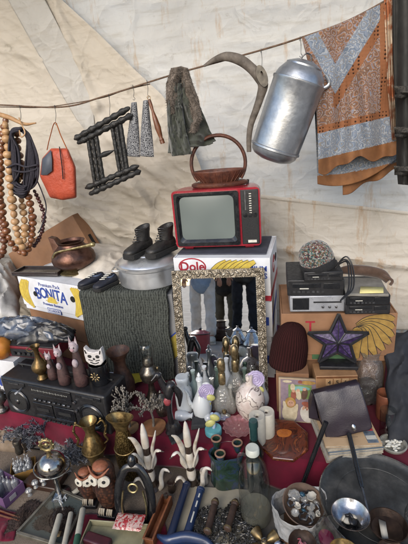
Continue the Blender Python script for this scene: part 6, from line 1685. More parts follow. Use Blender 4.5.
m.ball((0, 0, zz2), (2.4*k, 1.6*k, 2.6*k), 10, 8); m.tube([(-5*k, 0, zz2), (5*k, 0, zz2)], .9*k, 6)
m.build('brass_emblem', m_brassp, r)
# brass jug and fish vase
q = G(98, 478, ZG); k = K(q); H_ = HT(97, 478, ZG, 425)
r = thing('brass_jug', 'round brass jug with two scrolled handles left of the tall brass vase', 'jug', q+Vector((0, .035, 0)), R(8))
M().lathe([(.001, 0), (7*k*.84, 0), (8.4*k*.84, H_*.05), (7.6*k*.84, H_*.18), (8.4*k*.84, H_*.30), (11.2*k*.84, H_*.40), (13*k*.84, H_*.47), (13.2*k*.84, H_*.50), (12*k*.84, H_*.55), (11*k*.84, H_*.62), (8.4*k*.84, H_*.70), (6.2*k*.84, H_*.76), (5.6*k*.84, H_*.82), (7.4*k*.84, H_*.90), (9.6*k*.84, H_*.985), (10*k*.84, H_), (9*k*.84, H_*.99), (6*k*.84, H_*.86), (.001, H_*.8)], 40).build('jug_body', m_brass, r)
M().tube([(13.6*k*.84*math.cos(2*PI*i/40), 13.6*k*.84*math.sin(2*PI*i/40), H_*.49) for i in range(40)], .0035, 8, True).build('belly_ring', m_brass, r)
for sx in (-1, 1):
    m = M(); m.tube(smooth_path([(sx*9*k*.84, 0, H_*.92), (sx*15*k*.84, 0, H_*.97), (sx*18*k*.84, 0, H_*.84), (sx*15*k*.84, 0, H_*.70), (sx*17.5*k*.84, 0, H_*.60), (sx*12.6*k*.84, 0, H_*.54)], 6), [.0045, .005, .006, .004], 8)
    m.ball((sx*18*k*.84, 0, H_*.86), (.008, .006, .010), 8, 6); m.ball((sx*14*k*.84, 0, H_*1.0), (.007, .006, .008), 8, 6); m.ball((sx*16.5*k*.84, 0, H_*.72), (.006, .006, .006), 8, 6)
    m.build('handle', m_brass, r)
t = NT('scaled brass'); co = t.coords()
v_ = t.vor(co, 120, 'F1', 'Distance', .5)
m_scale = t.done(t.bsdf(t.ramp(v_, [(.15, C('#a8905c')), (.6, C('#4f3f25'))]), .38, .9, t.bump(v_, -.8, .006)))
q = G(130, 482, ZG); k = K(q); H_ = HT(130, 482, ZG, 420)
r = thing('fish_vase', 'tall brass fish shaped vase with scales and a flaring lip', 'vase', q+Vector((0, .03, 0)), R(-6))
M().lathe([(.001, 0), (7*k, 0), (8*k, H_*.04), (9.6*k, H_*.16), (10.8*k, H_*.30), (11*k, H_*.44), (9.6*k, H_*.58), (7.6*k, H_*.70), (6*k, H_*.78), (5.4*k, H_*.82)], 40, None, 0, 1, .82).build('scaled_body', m_scale, r)
M().lathe([(5.4*k, H_*.80), (6*k, H_*.84), (7.6*k, H_*.91), (10.2*k, H_*.97), (10.8*k, H_*.99), (9.8*k, H_*.985), (6*k, H_*.88), (.001, H_*.8)], 40, None, 0, 1.15, .8, lambda a, z: 1+.12*math.cos(a*2+.6)*(z > H_*.9)).build('lip', m_brass, r)
M().tube([(10.6*k*math.cos(2*PI*i/36), 8.7*k*math.sin(2*PI*i/36), H_*.50+.006*math.cos(2*PI*i/36*2)) for i in range(36)], .003, 6, True).build('gill_band', m_brass, r)

# owls
m_owl = NT('carved brown owl wood'); co = m_owl.coords(); v_ = m_owl.vor(co, 75, 'F1', 'Distance', .8)
m_owl = m_owl.done(m_owl.bsdf(m_owl.ramp(v_, [(.2, C('#4a2b1d')), (.6, C('#24130c'))]), .5, 0, m_owl.bump(v_, -.6, .005), .4, .15))
m_owlb = mk('reddish owl brow', '#8a5238', '#65391f', 40, .6, bump=.3)
m_eyew = mk('owl eye paint', '#c0bbae', '#a8a396', 60, .4)
m_claw = mk('pale claw paint', '#9a8f7c', '#7c715f', 60, .5)
def owl(px, py, pyt, wpx, label, rz):
    q = G(px, py, ZG); k = K(q); H_ = HT(px, py, ZG, pyt); w = wpx*k/2
    r = thing('carved_owl', label, 'owl figurine', q+Vector((0, w*.7, 0)), R(rz), 'pair of carved owls')
    M().box((0, -w*.15, .010), (w*1.5, w*1.6, .020)).build('base_block', m_blk, r, bevel=.003)
    M().lathe([(.001, .02), (w*.55, .02), (w*.82, H_*.22), (w*.95, H_*.36), (w*.92, H_*.5), (w*.80, H_*.62), (w*.84, H_*.72), (w*.86, H_*.82), (w*.66, H_*.92), (w*.3, H_*.97), (.001, H_*.975)], 28, None, 0, 1, .88).build('body', m_owl, r)
    m = M()
    br = smooth_path([(-w*.84, -w*.5, H_*.955), (-w*.45, -w*.80, H_*.885), (0, -w*.90, H_*.845), (w*.45, -w*.80, H_*.885), (w*.84, -w*.5, H_*.955)], 5)
    m.tube(br, [w*.04, w*.10, w*.10, w*.10, w*.04], 10); m.ball((0, -w*.25, H_*.93), (w*.62, w*.55, H_*.06), 14, 8)
    m.build('brow', m_owlb, r)
    for sx in (-1, 1):
        T = Matrix.Translation((sx*w*.44, -w*.86, H_*.765)) @ Matrix.Rotation(R(80), 4, 'X') @ Matrix.Rotation(R(sx*18), 4, 'Y')
        e = M().lathe([(.001, -.004), (w*.45, -.003), (w*.43, .003), (.001, .006)], 24, T).build('eye', m_eyew, r)
        M().lathe([(.001, .004), (w*.15, .0045), (w*.12, .007), (.001, .0075)], 16, T).build('pupil', m_ink, e)
        M().tube(smooth_path([(sx*w*.86, w*.05, H_*.62), (sx*w*.98, -w*.1, H_*.42), (sx*w*.7, -w*.1, H_*.22)], 4), [w*.12, w*.22, w*.06], 8).build('wing', m_owl, r)
        for i in range(3):
            M().tube(smooth_path([(sx*w*.32+(i-1)*w*.16, -w*.70, .050), (sx*w*.32+(i-1)*w*.17, -w*.92, .038), (sx*w*.32+(i-1)*w*.17, -w*.95, .022)], 3), [w*.085, w*.075, w*.03], 7).build('claw', m_claw, r)
    M().add([(-w*.1, -w*.86, H_*.74), (w*.1, -w*.86, H_*.74), (0, -w*1.02, H_*.66), (0, -w*.8, H_*.63)], [(0, 2, 1), (0, 3, 2), (1, 2, 3), (0, 1, 3)]).build('beak', m_eyew, r, smooth=0)
owl(91, 507, 472, 20, 'smaller brown carved owl with white ringed eyes on a black block', -8)
owl(110, 517, 466, 26, 'bigger brown carved owl with wide white eyes beside the black horseshoe', -14)

# horn bird ornaments
m_horn = NT('polished horn'); co = m_horn.coords()
m_horn = m_horn.done(m_horn.bsdf(m_horn.ramp(m_horn.noise(co, 20, 4), [(.35, C('#bdb8b0')), (.6, C('#aba294')), (.8, C('#7a6a56'))]), .25, 0, None, .5, .3))
m_hdark = mk('dark horn', '#3a2e26', '#221a15', 40, .35, coat=.3)
def horn(px0, py0, pyb, label):
    # px0,py0 = tip of the centre horn; pyb = foot
    q = G(px0, pyb, ZG); k = K(q); H_ = HT(px0, pyb, ZG, py0)
    r = thing('horn_ornament', label, 'horn ornament', q+Vector((0, .035, 0)), 0, 'carved horn bird ornaments')
    kv = H_/(pyb-py0)
    def Pp(x, y, d=0): return Vector((x*k*.80, -d*k, (pyb-py0-y)*kv))
    M().lathe([(.001, 0), (9*k, 0), (10*k, .008), (6*k, .02), (4*k, H_*.16), (5*k, H_*.20), (.001, H_*.2)], 18, None, 0, 1, .8, lambda a, z: 1+.12*math.sin(a*3)).build('root_base', m_hdark, r)
    M().lathe([(.001, H_*.12), (3.6*k, H_*.13), (4.8*k, H_*.19), (4.9*k, H_*.25), (4.2*k, H_*.30)], 20).build('lower_segment', m_horn, r)
    M().lathe([(4.3*k, H_*.295), (4.3*k, H_*.335), (3.8*k, H_*.34)], 18).build('band', m_hdark, r)
    M().lathe([(3.6*k, H_*.34), (4.5*k, H_*.40), (4.6*k, H_*.47), (3.8*k, H_*.535), (2.8*k, H_*.55)], 20).build('middle_segment', m_horn, r)
    M().lathe([(3.6*k, H_*.55), (3.9*k, H_*.60), (3.5*k, H_*.66)], 18).build('band', m_hdark, r)
    M().lathe([(3.6*k, H_*.655), (3.9*k, H_*.74), (3.2*k, H_*.86), (1.6*k, H_*.97), (.3*k, H_*1.0)], 20).build('top_horn', m_horn, r)
    wings = [([(-3, 46), (-8, 38), (-7, 24), (-12, 12), (-17, 8)], [2.6, 3.6, 3.4, 2.6, .8], 0), ([(3, 46), (9, 36), (8, 24), (13, 12), (16, 4)], [2.4, 3.2, 3.0, 2.2, .8], 0),
             ([(-4, 42), (-7, 34), (-12, 25), (-17, 25), (-21, 27)], [2.0, 2.2, 1.7, 2.0, .5], 1), ([(4, 42), (7, 34), (12, 24), (16, 22), (21, 22)], [2.0, 2.2, 1.7, 2.0, .5], 1),
             ([(-4, 66), (-7, 60), (-11, 51), (-16, 49), (-21, 53)], [3.4, 3.0, 2.2, 2.1, .5], 1), ([(9, 66), (13, 60), (14, 50), (18, 42), (23, 41), (27, 43)], [2.4, 3.2, 2.6, 2.0, 2.0, .5], 1)]
    sc = (pyb-py0)/66
    for pts, rs, d in wings:
        if d:
            e0 = Pp(pts[-1][0], pts[-1][1]*sc, d*3+1.5*(len(pts)-1)); e1 = Pp(pts[-2][0], pts[-2][1]*sc, d*3+1.5*(len(pts)-2))
            M().tube([e1*.25+e0*.75, e0+(e0-e1)*.45], [.0042, .0012], 8).build('beak', m_hdark, r)
            M().ball(e1*.6+e0*.4+Vector((0, -2.0*k*.8, .001)), .0022, 7, 5).build('eye', m_ink, r)
        M().tube(smooth_path([Pp(x, y*sc, d*3+1.5*i) for i, (x, y) in enumerate(pts)], 5), [a*k*.85 for a in rs], 10, flat=.75).build('bird_neck' if d else 'wing', m_horn, r)
horn(152, 428, 494, 'white carved horn bird ornament beside the fish vase, left of its twin')
horn(193, 426, 493, 'white carved horn bird ornament nearest the green candle holder')

# black horseshoe frame
q = G(136, 529, ZG); k = K(q); H_ = HT(136, 529, ZG, 474)
r = thing('horseshoe_stand', 'black horseshoe shaped stand with brass buckles between owl and packet', 'stand', q+Vector((0, .03, 0)), rot=(R(-14), 0, R(-6)))
P = smooth_path([(-13*k, 0, 0), (-17*k, 0, H_*.28), (-15*k, 0, H_*.58), (-8*k, 0, H_*.80), (0, 0, H_*.84), (8*k, 0, H_*.80), (15*k, 0, H_*.58), (17*k, 0, H_*.28), (13*k, 0, 0)], 6)
M().tube(P, 3.0*k, 10, flat=1.5).build('black_arch', m_blkg, r)
M().box((0, 0, .02), (24*k, 9*k, .05)).build('cross_bar', m_blk, r, bevel=.004)
M().ball((0, 0, H_*.93), (4.5*k, 4*k, H_*.10), 14, 10).build('top_knob', m_blkg, r)
for sx in (-1, 1):
    M().tube(smooth_path([(sx*11*k, -4*k, H_*.10), (sx*12.5*k, -4.4*k, H_*.3), (sx*10*k, -4.4*k, H_*.52)], 4), 1.6*k, 8, flat=.6).build('brass_strip', m_brassp, r)
M().tube([(4.5*k*math.cos(2*PI*i/20), -3.6*k, H_*.56+4.5*k*math.sin(2*PI*i/20)) for i in range(20)], 1.0*k, 6, True).build('buckle', m_brassp, r)
# red white packet
q = G(131, 531, ZG)
t = NT('red white wrapper'); co = t.coords()
m_wrap = t.done(t.bsdf(t.ramp(t.noise(co, 70, 3, .5, 1.0), [(.45, C('#8f2226')), (.54, C('#ae938a'))]), .3, 0, t.bump(t.noise(co, 60), .5, .006), .5, .3))
r = thing('packet', 'small red and white sweet packet lying before the black horseshoe', 'packet', q+Vector((0, 0, .055)), rot=(R(8), R(-4), R(-14)))
def pk(s): return lambda u, v: ((u-.5)*.13, (v-.5)*.07, s*.012*(math.sin(PI*u)*math.sin(PI*v))**.5+.003*ns(u*7, v*7))
M().sheet(pk(1), 16, 12).sheet(pk(-1), 16, 12).build('wrapper', m_wrap, r)
# cream tray box
m_cream = mk('old cream enamel', '#8f8a6c', '#78735a', 14, .45, coat=.2)
r, w_, h_, d_ = slab('cream_tray', 'shallow cream metal tray with a maroon case in it at the bottom edge', 'tray', (76, 560), (139, 566), .016, .035, .15, None)
m = M(); tt = .006
m.box((0, 0, .003), (w_-.012, d_-.012, .006)).box((0, -d_/2+tt/2, h_/2), (w_, tt, h_)).box((0, d_/2-tt/2, h_/2), (w_, tt, h_)).box((-w_/2+tt/2, 0, h_/2), (tt, d_-2*tt-.001, h_)).box((w_/2-tt/2, 0, h_/2), (tt, d_-2*tt-.001, h_))
m.build('tray_body', m_cream, r, bevel=.002)
q = G(100, 545, .03)
r = thing('maroon_case', 'maroon spectacle case lying in the cream tray', 'case', q+Vector((-.01, .01, -.005)), R(-22))
M().box((0, 0, .016), (.12, .045, .03)).build('case_body', mk('maroon leatherette', '#421620', '#30101a', 30, .4), r, bevel=.008, bseg=3)
M().box((0, -.0235, .018), (.03, .003, .010)).build('clasp', m_brassp, r)
# plane
r = thing('wooden_plane', 'narrow orange brown wooden box frame beside the blue pump', 'wooden tool', (G(148, 545, ZG)+G(170, 498, ZG))/2, 0)
A, B = G(149, 548, ZG), G(168, 503, ZG); L = (B-A).length; a = math.atan2((B-A).y, (B-A).x)
r.rotation_euler = (0, 0, a); r.location = (A+B)/2
m = M(); hh = .05
m.box((0, -.020, hh/2), (L, .008, hh)).box((0, .020, hh/2), (L, .008, hh)).box((L/2-.004, 0, hh/2), (.008, .031, hh)).box((-L/2+.004, 0, hh/2), (.008, .031, hh)).box((0, 0, .004), (L-.02, .031, .008))
m.build('frame', mk('orange brown wood', '#7d4c30', '#613821', 26, .5, bump=.2), r, bevel=.001)
M().lathe([(.001, 0), (.012, 0), (.010, .014), (.001, .018)], 14, Matrix.Translation((L/2-.01, 0, hh))).build('end_knob', m_hdark, r)
# white rolls
m_roll = mk('off white rolled paper', '#aaa596', '#918c7e', 20, .6)
for i, (p0, p1, lab) in enumerate((((48, 556), (60, 515), 'leftmost of the three pale rods lying in the frame'), ((62, 556), (71, 513), 'middle one of the three pale rods lying in the frame'), ((74, 556), (83, 509), 'pale rod with a green end, right of the other two'))):
    A = G(*p0, .05); B = G(*p1, .055); 
    r = thing('pale_rod', lab, 'rod', A, 0, 'pale rods at the bottom edge')
    m = M(); T = axisT(A, B); L = (B-A).length; rr = (.013, .011, .013)[i]
    m.lathe([(.001, 0), (rr*.9, 0), (rr, .004), (rr, L-.004), (rr*.9, L), (rr*.55, L), (rr*.5, L-.02), (.001, L-.02)], 18, T); m.build('tube', m_roll, r, world=True)
    if i == 2: M().lathe([(rr*1.02, .02), (rr*1.04, .025), (rr*1.04, L*.40), (rr*1.02, L*.405)], 18, T).build('green_sleeve', mk('green sleeve', '#2f5a45', '#234534', 20, .5), r, world=True)
# glass topped frame with a brown fur cloth
A, B, Cc, D = G(18, 535, ZG), G(64, 549, ZG), G(86, 503, ZG), G(58, 491, ZG)
r = thing('flat_picture', 'silver edged glass picture frame lying flat over brown fur', 'picture frame', (A+B+Cc+D)/4)
m = M(); up = Vector((0, 0, .018))
def bar(m, a, b, w_=.006, h=.02):
    d = (b-a).normalized(); n_ = Vector((-d.y, d.x, 0))*w_
    m.add([a-n_, a+n_, b+n_, b-n_]+[p+Vector((0, 0, h)) for p in (a-n_, a+n_, b+n_, b-n_)], [(0, 3, 2, 1), (4, 5, 6, 7), (0, 1, 5, 4), (1, 2, 6, 5), (2, 3, 7, 6), (3, 0, 4, 7)])
for a_, b_ in ((A, B), (B, Cc), (Cc, D), (D, A)):
    m = M(); bar(m, a_, b_); m.build('frame_bar', mk('brushed pale metal', '#8f8b80', '#6f6b60', 30, .4, .7), r, world=True, bevel=.001)
M().add([A+up, B+up, Cc+up, D+up], [(0, 1, 2, 3)]).build('glass_pane', m_gls, r, world=True, smooth=0)
M().add([p+Vector((0, 0, .004)) for p in (A, B, Cc, D)], [(0, 1, 2, 3)]).build('backing', mk('grey green card', '#5c6360', '#4b524f', 8, .5), r, world=True, smooth=0)
m_bfur = mk('brown fleece', '#42332d', '#2c221e', 40, .95, bump=.8, bscale=120)
def furpatch(label, pts, z, seed):
    o = thing('fur_scrap', label, 'fur piece', sum([G(x, y, z) for x, y in pts], Vector())/len(pts), 0)
    P = smooth_path([G(x, y, z) for x, y in pts], 5, True); c_ = sum(P, Vector())/len(P)
    m = M(); nR = 7; n = len(P); vs = []
    for i in range(nR+1):
        for p in P:
            f = i/nR; q_ = c_+(p-c_)*f; vs.append(q_+Vector((0, 0, .010*(1-f**4)+.004*ns(q_.x*40, q_.y*40, seed))))
    fs = [(i*n+k_, i*n+(k_+1) % n, (i+1)*n+(k_+1) % n, (i+1)*n+k_) for i in range(nR) for k_ in range(n)]
    m.add(vs, fs); m.build('hide', m_bfur, o, world=True)
    f = M(); f.fuzz([random.choice(vs) for _ in range(900)], 3000, .011, .0012, 0, 1, (0, 0, .5)); f.build('pile', m_bfur, o, world=True)
furpatch('brown fur scrap under the glass of the flat frame', [(33, 528), (50, 533), (68, 536), (76, 518), (72, 508), (55, 508), (40, 516)], ZG+.003, 2)
furpatch('brown fur scrap lying left of the flat frame', [(2, 536), (18, 530), (26, 520), (44, 514), (46, 506), (32, 500), (20, 508), (8, 520)], ZG+.003, 5)
for i, (a_, b_) in enumerate((((-10, 507), (21, 518)), ((-10, 512), (20, 521)))):
    o = M().tube([G(*a_, .016), G(*b_, .016)], .0045, 8).build('thin_dowel', m_wood_mid); tag(o, ('thin wooden dowel at the left edge, upper of two', 'thin wooden dowel at the left edge, lower of two')[i], 'dowel', 'thin dowels')
q = G(55, 533, .03)
o = M().add([(-.02, -.012, 0), (.022, -.014, .002), (.024, .012, .002), (-.012, .016, .001)], [(0, 1, 2, 3)]).build('price_scrap', mk('tan card scrap', '#a08660', '#8b724f', 20, .8), None, solid=.001); o.location = q-Vector((0, 0, .008)); tag(o, 'tan card scrap lying on the glass of the flat frame', 'card')
# tube with hole near owls, small white coral
r = thing('shell_tube', 'pale hollow tube piece lying against the smaller owl', 'tube', G(76, 494, .02)); T = axisT(G(73, 494, .016), G(84, 485, .02))
M().lathe([(.009, 0), (.0125, 0), (.012, .05), (.007, .05), (.006, .005), (.009, 0)], 18, T).build('tube_wall', m_roll, r, world=True)
o = M(); random.seed(5)
for i in range(10):
    p = G(random.uniform(56, 66), random.uniform(496, 502), .01); o.tube(smooth_path([p, p+Vector((random.uniform(-.02, .02), random.uniform(-.02, .02), .012)), p+Vector((random.uniform(-.03, .03), random.uniform(-.03, .03), .004))], 4), .003, 6)
tag(o.build('coral_scrap', m_wceram), 'small white branching coral scrap near the corner of the flat frame', 'coral')

# blue pump tool
m_bluep = mk('blue enamel', '#1a3056', '#12233f', 10, .4, coat=.3)
m_navyp = mk('navy enamel', '#14233f', '#101b32', 10, .4, coat=.3)
r = thing('blue_pump', 'blue twin tube hand pump lying on the cream book', 'pump', G(185, 540, .05))
for (p0, p1, mt, rr) in (((170, 538), (187, 484), m_navyp, .017), ((186, 538), (201, 489), m_bluep, .017)):
    A, B = G(*p0, .055), G(*p1, .06); L = (B-A).length; T = axisT(A, B)
    tb = M().lathe([(.001, 0), (rr, 0), (rr, L-.012), (rr*1.12, L-.011), (rr*1.12, L), (rr*.7, L+.004), (.001, L+.004)], 22, T).build('barrel', mt, r, world=True)
    if mt is m_bluep:
        for t_, ln in ((.35, .05), (.62, .03), (.8, .02)):
            P = T @ Vector((0, 0, L*t_)); up_ = (EYE-P); ax = (B-A).normalized(); up_ = (up_-ax*up_.dot(ax)).normalized(); sd_ = ax.cross(up_)
            M().add([P+up_*(rr+.0008)+sd_*(-.003)-ax*ln/2, P+up_*(rr+.0008)+sd_*.003-ax*ln/2, P+up_*(rr+.0008)+sd_*.003+ax*ln/2, P+up_*(rr+.0008)-sd_*.003+ax*ln/2], [(0, 1, 2, 3)]).build('white_mark', m_lbl, tb, world=True, smooth=0)
A = G(164, 541, .05); B = G(212, 541, .05); 
M().tube(smooth_path([G(158, 536, .04), G(168, 540, .05), G(186, 537, .055), G(204, 541, .05), G(214, 548, .045)], 4), [.010, .022, .026, .022, .012], 14, flat=.8).build('foot_casting', m_bluep, r, world=True)
M().box((0, 0, 0), (.16, .07, .035), Matrix.Translation(G(188, 552, .035)) @ Matrix.Rotation(R(-4), 4, 'Z')).build('base_block', m_bluep, r, world=True, bevel=.008)
# cream book under chains
A, B, Cc, D = G(166, 548, .0), G(262, 556, .0), G(250, 494, .0), G(187, 490, 0)
m_page = mk('aged cream paper', '#a59d8a', '#8b8371', 6, .8)
r = thing('cream_board', 'large aged cream book lying under the pump and chains', 'book', (A+B+Cc+D)/4)
m = M(); vs = [p+Vector((0, 0, z)) for z in (.006, .028) for p in (A, B, Cc, D)]
m.add(vs, [(0, 3, 2, 1), (4, 5, 6, 7), (0, 1, 5, 4), (1, 2, 6, 5), (2, 3, 7, 6), (3, 0, 4, 7)]); m.build('page_block', m_page, r, world=True, bevel=.002)
c_ = (A+B+Cc+D)/4; ex = [c_+(p-c_)*1.03 for p in (A, B, Cc, D)]
m = M(); vs = [p+Vector((0, 0, z)) for z in (.0045, .0075) for p in ex]; m.add(vs, [(0, 3, 2, 1), (4, 5, 6, 7), (0, 1, 5, 4), (1, 2, 6, 5), (2, 3, 7, 6), (3, 0, 4, 7)]); m.build('cover', m_kraft, r, world=True)
# chains
m_chain = mk('tarnished chain steel', '#6f6d6a', '#3f3d3b', 60, .38, .9)
def chainpile(pts_seed, label, cen_px, spread, nlinks, seed):
    random.seed(seed); q = G(*cen_px, .034)
    r = thing('chain_heap', label, 'chain', q)
    m = M(); p = Vector((0, 0, 0)); an = random.uniform(0, 6.28)
    for i in range(nlinks):
        an += random.gauss(0, .5); st_ = .0115
        n_ = p+Vector((math.cos(an)*st_, math.sin(an)*st_, 0))
        if (n_.x/spread[0])**2+(n_.y/spread[1])**2 > 1: an += PI*.7; n_ = p+Vector((math.cos(an)*st_, math.sin(an)*st_, 0))
        hz = .012+.022*max(0, 1-((n_.x/spread[0])**2+(n_.y/spread[1])**2))*random.uniform(.3, 1)
        n_.z = p.z*.7+hz*.3
        T = axisT(q+p, q+n_, (i % 2)*PI/2+random.uniform(-.4, .4))
        m.tube([(.0042*math.cos(t_), 0, .0058+.0085*math.sin(t_)) for t_ in [2*PI*j/8 for j in range(8)]], .0014, 4, True, T=T); p = n_
    m.build('links', m_chain, r, world=True); random.seed(seed+1)
chainpile(0, 'heap of tarnished steel chain around the left wooden handle', (212, 530), (.085, .10), 420, 4)
chainpile(0, 'heap of tarnished steel chain around the right wooden handle', (241, 527), (.075, .12), 480, 8)
m_grip = mk('dark worn grip wood', '#47342a', '#30221b', 40, .55, bump=.3)
for i, (p0, p1, lab) in enumerate((((207, 533), (216, 499), 'dark turned wooden handle lying in the left chain heap'), ((227, 530), (236, 500), 'dark turned wooden handle lying in the right chain heap'))):
    A, B = G(*p0, .075), G(*p1, .075); L = (B-A).length
    r = thing('wooden_grip', lab, 'handle', A, 0, 'wooden handles in the chain heaps')
    T = axisT(A, B)
    M().lathe([(.001, 0), (.012, 0), (.017, .006), (.014, .016), (.014, L*.5), (.016, L*.7), (.012, L*.8), (.016, L*.84), (.016, L*.93), (.010, L), (.001, L)], 18, T).build('grip', m_grip, r, world=True)
    for t_ in (.03, .87): M().lathe([(.0172, L*t_), (.018, L*t_+.003), (.0172, L*t_+.007)], 18, T).build('metal_collar', m_gold, r, world=True)

# green candle holder
t = NT('green majolica'); co = t.coords()
m_majo = t.done(t.bsdf(t.ramp(t.noise(co, 18, 4, .6, 1), [(.3, C('#101d16')), (.5, C('#22352b')), (.62, C('#26324e')), (.75, C('#384034'))]), .2, 0, t.bump(t.noise(co, 40), .4, .006), .5, .5))
q = G(231, 495, ZG); k = K(q); H_ = HT(231, 495, ZG, 456)
r = thing('candle_holder', 'glazed green ceramic candle holder with three cups beside the demijohn', 'candle holder', q+Vector((0, 13*k, 0)), R(6))
M().lathe([(.001, 0), (15*k, 0), (17*k, H_*.12), (16*k, H_*.4), (15.5*k, H_*.72), (17*k, H_*.84), (16.6*k, H_*.88), (14.6*k, H_*.84), (14*k, H_*.2), (.001, H_*.18)], 36, None, 0, 1.1, .72, lambda a, z: 1+.05*math.sin(a*5)).build('bowl', m_majo, r)
for (x, y_, zt) in ((-8, -7, .98), (-9, 8, 1.08), (11, 2, 1.0)):
    cu = M().lathe([(.001, H_*.18), (3*k, H_*.2), (2.8*k, H_*(zt-.22)), (4.2*k, H_*(zt-.12)), (5*k, H_*zt), (4.4*k, H_*zt), (3*k, H_*(zt-.08)), (.001, H_*(zt-.09))], 22, Matrix.Translation((x*k, y_*k, 0))).build('candle_cup', m_majo, r)
    M().tube([(x*k+4.7*k*math.cos(2*PI*i/20), y_*k+4.7*k*math.sin(2*PI*i/20), H_*zt) for i in range(20)], .9*k, 6, True).build('cup_rim', mk('bare clay rim', '#8a6a58', '#6f5344', 40, .6), cu)
# demijohn and dark bottle
q = G(258, 530, .028); k = K(q); H_ = HT(258, 526, .028, 455); R0 = 15.8*k
r = thing('demijohn', 'clear glass demijohn with a white cap and a little pale liquid inside', 'demijohn', q+Vector((0, R0*.9, 0)))
prof = [(.001, 0), (R0*.93, 0), (R0, .010), (R0, H_*.50), (R0*.985, H_*.58), (R0*.90, H_*.68), (R0*.72, H_*.77), (R0*.48, H_*.84), (R0*.34, H_*.88), (R0*.32, H_*.95)]
M().lathe(prof, 48).build('bottle', m_gls, r)
M().lathe([(.001, .006), (R0*.95, .006), (R0*.97, .014), (R0*.97, H_*.17), (.001, H_*.171)], 40).build('liquid', glass('cloudy pale liquid', '#d2cfbf', .5, .85, .1, 0, .16), r)
M().lathe([(R0*.36, H_*.92), (R0*.42, H_*.925), (R0*.42, H_*.985), (R0*.36, H_*1.0), (.001, H_*1.0)], 28).build('cap', mk('white plastic cap', '#b9bcb2', '#a6a99f', 20, .4), r)
M().tube(smooth_path([(-R0*.34, 0, H_*.90), (-R0*.78, -.004, H_*.93), (-R0*.92, -.006, H_*.85), (-R0*.74, 0, H_*.75)], 5), .006, 8).build('ear_handle', m_gls, r)
m_bot = mk('dark green bottle glass', '#0d1715', '#101d1a', 10, .12, coat=.6)
q = G(258, 499, ZG); k = K(q); H_ = HT(258, 499, ZG, 427); R0 = 9*k
r = thing('wine_bottle', 'dark green wine bottle with an aqua foil neck behind the demijohn', 'bottle', q+Vector((0, R0, 0)))
M().lathe([(.001, 0), (R0*.9, 0), (R0, .01), (R0, H_*.56), (R0*.86, H_*.64), (R0*.5, H_*.72), (R0*.40, H_*.76), (R0*.38, H_*.9)], 30).build('bottle', m_bot, r)
M().lathe([(R0*.42, H_*.76), (R0*.42, H_*.92), (R0*.5, H_*.925), (R0*.5, H_*.97), (R0*.44, H_*1.0), (.001, H_*1.0)], 24).build('foil', mk('dark aqua foil', '#2c4d4d', '#203a3b', 30, .35, .4), r)
# brass bells
q = G(265, 552, .03); k = K(q)
r = thing('bell_cluster', 'cluster of small brass bells joined crosswise at the bottom edge', 'bells', q+Vector((0, .02, .012)), R(10))
for i in range(4):
    an = i*PI/2+.3; T = Matrix.Translation((.012*math.cos(an), .012*math.sin(an), .01)) @ Matrix.Rotation(an, 4, 'Z') @ Matrix.Rotation(PI/2, 4, 'Y')
    M().lathe([(.003, 0), (.007, .006), (.016, .016), (.021, .034), (.024, .046), (.022, .046), (.014, .02), (.001, .015)], 20, T).build('bell', mk('aged bell brass', '#8d7a56', '#62523a', 40, .42, .8), r)
M().ball((0, 0, .014), (.014, .014, .010)).build('hub', m_gold, r)
M().tube([(.010*math.cos(2*PI*i/16), -.002, .032+.010*math.sin(2*PI*i/16)) for i in range(16)], .002, 6, True).build('ring', m_steel, r)

# right: large pewter tray with bowls
t = NT('dull pewter tray'); co = t.coords()
m_ptray = t.done(t.bsdf(t.ramp(t.noise(co, 9, 6, .65), [(.3, C('#232424')), (.5, C('#3f4040')), (.68, C('#5c5b58'))]), t.ramp(t.noise(co, 16, 5), [(.3, (.38,)*3), (.7, (.62,)*3)]), .5, t.bump(t.noise(co, 45, 4), .25, .004)))
pt_ = G(369, 454, .07); pb_ = G(369, 540, .012); k = K((pt_+pb_)/2)
cen = (pt_+pb_)/2; TR = .245
TR = .222; TA = R(4)
cen = G(380, 505, .2)
r = thing('round_tray', 'large round dull pewter tray tilted against the platform edge at the lower right', 'tray', cen, rot=(TA, R(2), 0))
sup = thing('brown_carton', 'low carton hidden under the round pewter tray', 'carton', Vector((cen.x+.02, cen.y-.02, 0)), R(-10)); M().box((0, 0, .094), (.20, .12, .185)).build('box_body', m_kraft, sup)
M().lathe([(.001, 0), (TR*.93, 0), (TR*.97, .010), (TR, .018), (TR*1.005, .022), (TR*.99, .023), (TR*.95, .013), (TR*.90, .006), (TR*.72, .006), (TR*.715, .0045), (TR*.70, .0045), (TR*.695, .006), (.001, .006)], 80).build('tray_body', m_ptray, r)
M().tube([(TR*1.0*math.cos(2*PI*i/80), TR*1.0*math.sin(2*PI*i/80), .022) for i in range(80)], .0035, 6, True).build('rolled_rim', m_pew, r)
def bowl(name, label, cat, px, py, wpx, z, mat, hpx=10, dy=None, body='bowl', tilt=(0, 0), inner=None):
    q = G(px, py, z); k = K(q); w = wpx*k/2; h = hpx*k
    r = thing(name, label, cat, q, rot=(R(tilt[0]), R(tilt[1]), 0))
    M().lathe([(.001, 0), (w*.46, 0), (w*.5, .003), (w*.62, h*.2), (w*.86, h*.62), (w*1.0, h*.97), (w*1.02, h), (w*.98, h), (w*.82, h*.62), (w*.56, h*.25), (.001, h*.16)], 40).build(body, mat, r)
    return r, k, w, h
r, k, w_, h_ = bowl('silver_bowl', 'silver footed bowl holding pale shells and dark scraps', 'bowl', 350, 523, 36, .212, m_chrome, 13)
